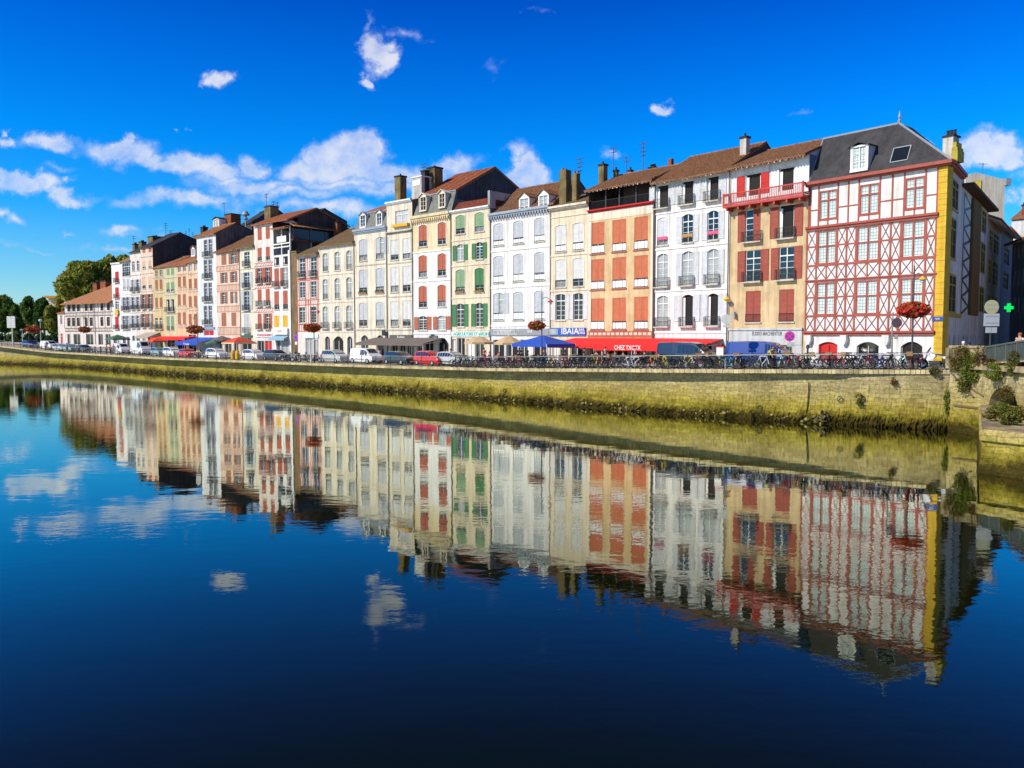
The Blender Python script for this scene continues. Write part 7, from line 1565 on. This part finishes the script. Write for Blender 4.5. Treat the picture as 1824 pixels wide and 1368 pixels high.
# ------------------------------------------------------------------ people
def person(label, loc, rz, pose, shirt, trouser, hair, h=1.7, lower=True):
    """pose: dict of joints overriding the standing skeleton (metres, x forward)"""
    J = dict(pelvis=(0,0,.92), waist=(0,0,1.08), chest=(0,0,1.30), neck=(0,0,1.46), head=(.01,0,1.60), top=(.02,0,1.70), sl=(0,.19,1.40), el=(-.02,.25,1.14), hl=(.06,.26,.90), fl=(.09,.25,.81), sr=(0,-.19,1.40), er=(-.02,-.25,1.14), hr=(.06,-.26,.90), fr=(.09,-.25,.81),
             pl=(0,.10,.90), kl=(.03,.11,.48), al=(-.01,.11,.08), tl=(.16,.13,.03), pr=(0,-.10,.90), kr=(.03,-.11,.48), ar=(-.01,-.11,.08), tr=(.16,-.13,.03))
    J.update(pose); o = empty('person', loc, rz, label=label, cat='person'); s = h/1.7; o.scale = (s, s, s)
    Rr = dict(pelvis=.13, waist=.11, chest=.14, neck=.055, head=.10, top=.065, sl=.065, el=.045, hl=.033, fl=.022, sr=.065, er=.045, hr=.033, fr=.022, pl=.085, kl=.06, al=.042, tl=.035, pr=.085, kr=.06, ar=.042, tr=.035)
    E = [('pelvis','waist'),('waist','chest'),('chest','neck'),('neck','head'),('head','top'),('chest','sl'),('sl','el'),('el','hl'),('hl','fl'),('chest','sr'),('sr','er'),('er','hr'),('hr','fr'),('pelvis','pl'),('pl','kl'),('kl','al'),('al','tl'),('pelvis','pr'),('pr','kr'),('kr','ar'),('ar','tr')]
    def skin(name, names, edges, grow, m):
        names = list(names); me = bpy.data.meshes.new(name); me.from_pydata([J[n_] for n_ in names], [(names.index(a), names.index(c)) for a, c in edges if a in names and c in names], []); ob = bpy.data.objects.new(name, me); C.objects.link(ob); ob.parent = o
        md = ob.modifiers.new('skin', 'SKIN'); md.use_smooth_shade = True; sv = me.skin_vertices[0].data
        for i, n_ in enumerate(names): sv[i].radius = (Rr[n_]*grow, Rr[n_]*grow)
        sv[0].use_root = True; ob.modifiers.new('sub', 'SUBSURF').render_levels = 1
        me.materials.append(m); return ob
    bd = skin('body', J.keys(), E, 1.0, SKIN)
    skin('shirt', ['waist','chest','sl','el','sr','er'], E, 1.16, shirt)
    if lower: skin('trousers', ['pelvis','pl','kl','al','pr','kr','ar'], E, 1.18, trouser)
    hd = Vector(J['head']); q = MB(); n = 10
    q.lathe([(.0, .135), (.07, .115), (.108, .06), (.112, 0), (.10, -.05)], 12, (hd.x-.02, hd.y, hd.z+.03)); q.build('hair', hair, o, True)
    q = MB(); q.tube((hd.x+.09, hd.y, hd.z), (hd.x+.13, hd.y, hd.z-.03), .014, 5); q.build('nose', SKIN, bd)
    return o
HB = flat('brown_hair', (.08, .035, .015), .8); HG = flat('ginger_hair', (.30, .08, .02), .8); HK = flat('black_hair', (.015, .012, .01), .8); JE = flat('dark_jeans', (.03, .04, .08), .9); BK = flat('black_cloth', (.02, .02, .02), .9)
def cl(nm, c): return flat(nm, c, .9)
p, a = street(1369, 1.15, 640); person('person in a lime green shirt leaning over a bicycle before the blue van', tuple(p), a + R(-10), dict(chest=(.16,0,1.24), neck=(.30,0,1.36), head=(.38,0,1.44), top=(.44,0,1.52), sl=(.16,.19,1.30), sr=(.16,-.19,1.30), el=(.30,.22,1.06), er=(.30,-.22,1.06), hl=(.42,.18,.86), hr=(.42,-.18,.86), fl=(.47,.16,.80), fr=(.47,-.16,.80)), cl('lime_shirt', (.42, .50, .04)), BK, HG)
seat = dict(pelvis=(0,0,.52), waist=(0,0,.68), chest=(0,0,.90), neck=(0,0,1.06), head=(.01,0,1.20), top=(.02,0,1.30), sl=(0,.19,1.0), sr=(0,-.19,1.0), el=(.08,.24,.78), er=(.08,-.24,.78), hl=(.28,.2,.74), hr=(.28,-.2,.74), fl=(.36,.18,.74), fr=(.36,-.18,.74), pl=(0,.1,.5), pr=(0,-.1,.5), kl=(.42,.12,.5), kr=(.42,-.12,.5), al=(.4,.12,.08), ar=(.4,-.12,.08), tl=(.55,.12,.03), tr=(.55,-.12,.03))
ppl = [(796, 3.9, 'seated person', 'stand', 'person in a pale blue shirt standing behind the red hatchback', (.30, .42, .62), HB), (803, 4.4, '', 'stand', 'person in violet beside the one in the pale blue shirt', (.20, .12, .40), HB), (674.5, 5.0, '', 'stand', 'ginger-haired person between the white panel van and the black hatchback', (.35, .38, .45), HG),
    (969, 1.9, '', 'stand', 'person in a pink top beside the lamp under the blue gazebo', (.60, .28, .25), HB), (888, 10.8, '', 'sit', 'blond person sitting under the right beige parasol', (.06, .05, .06), HG), (1041, 9.5, '', 'stand', 'person in black under the left end of the red awning', (.03, .02, .04), HK), (1110, 10.5, '', 'sit', 'person in dark clothes seated under the middle of the red awning', (.05, .03, .05), HK),
    (190, 2.0, '', 'stand', 'person in grey standing left of the compact white van', (.25, .25, .28), HK), (197, 2.2, '', 'stand', 'person in a yellow jacket left of the compact white van', (.55, .38, .05), HB), (203, 2.2, '', 'stand', 'person in dark purple beside the one in a yellow jacket', (.10, .04, .12), HK), (141, 1.2, '', 'stand', 'person in a light blue coat before the dark estate car', (.12, .32, .55), HB),
    (83, 1.4, '', 'stand', 'person in black before the far left white van', (.02, .02, .03), HK), (120, 1.4, '', 'stand', 'person in a pale green jacket before the greenish silver car', (.40, .52, .42), HB)]
for (px, off, _, ps, lab, c, hr_) in ppl:
    p, a = street(px, off, 640); person(lab, tuple(p), a + random.uniform(-2, 2), seat if ps == 'sit' else {}, cl('shirt_' + lab.split(' in a ')[-1].split(' in ')[-1].split()[0].strip(), c), JE, hr_, h=1.72)
    if ps == 'sit':
        o = empty('terrace_chair', tuple(p), a, label='dark terrace chair under the ' + ('beige parasol' if px < 1000 else 'red awning'), cat='chair'); q = MB(); q.box(-.22, .22, -.22, .22, .40, .44); q.build('seat', PLAST, o); MB().box(-.25, -.21, -.22, .22, .44, .9).build('backrest', PLAST, o)
        for x in (-.2, .2):
            for y in (-.2, .2): MB().box(x-.015, x+.015, y-.015, y+.015, 0, .4).build('leg', PLAST, o)
def bperson(px, Y, yhead, lab, c, hr_):
    k, zt = kz(px, yhead); z = CZ + Y*zt - 1.62; person(lab, (k*Y, Y, z), R(200), {}, cl('shirt_' + lab.split()[3], c), JE, hr_)
bperson(1817, 46.5, 596.5, 'person in white top walking on the bridge behind the railing', (.72, .72, .74), HG)
bperson(1716, 56, 611, 'person with pale cap low behind the stone parapet', (.6, .62, .66), flat('pale_cap', (.7, .7, .7), .9)); bperson(1726, 57, 613, 'person in dark clothes beside the pale cap behind the parapet', (.05, .02, .03), HK)
rp_ = random.Random(5)
for i_, px in enumerate((1003, 1062, 1078, 1096, 1131, 1148, 862, 872, 925, 940)):
    p, a = street(px, rp_.uniform(9.9, 12.5), 640); cn = rp_.choice([('black', (.02, .02, .025)), ('maroon', (.2, .02, .03)), ('grey', (.2, .2, .22)), ('blue', (.03, .08, .3)), ('white', (.6, .6, .6))])
    person(f"person in {cn[0]} in the terrace shade, {ordn[i_+1]} of the dim terrace figures", (p.x, p.y, p.z+.09), a + rp_.uniform(-3, 3), seat if i_ % 2 else {}, cl('cloth_' + cn[0], cn[1]), JE, rp_.choice([HB, HK, HG]), h=rp_.uniform(1.6, 1.8))
    if i_ % 2: o = empty('terrace_chair', (p.x, p.y, p.z+.09), a, label=f"plain dark terrace chair carrying the {ordn[i_+1]} dim terrace figure", cat='chair'); MB().box(-.25, .25, -.25, .25, .38, .44).build('seat', PLAST, o); MB().tube((0, 0, 0), (0, 0, .38), .03, 6).build('pedestal', RD, o); MB().lathe([(0, .03), (.24, .03), (.26, 0)], 10).build('base', RD, o)
# terrace tables
for i, (px, off) in enumerate(((862, 10.9), (912, 10.9), (1085, 10.2), (1140, 10.2), (1200, 10.2))):
    p, a = street(px, off, 630); o = empty('terrace_table', (p.x, p.y, p.z+.09), a, label='small square terrace table, ' + ['under the left beige parasol', 'under the right beige parasol', 'under the red awning left of the lettering', 'under the red awning right of the lettering', 'under the red awning behind the black van'][i], cat='table', group='terrace tables'); MB().box(-.4, .4, -.4, .4, .72, .76).build('table_top', FRAMEW, o); MB().tube((0, 0, 0), (0, 0, .72), .03, 6).build('leg', RD, o); MB().box(-.25, .25, -.25, .25, 0, .03).build('base', RD, o)
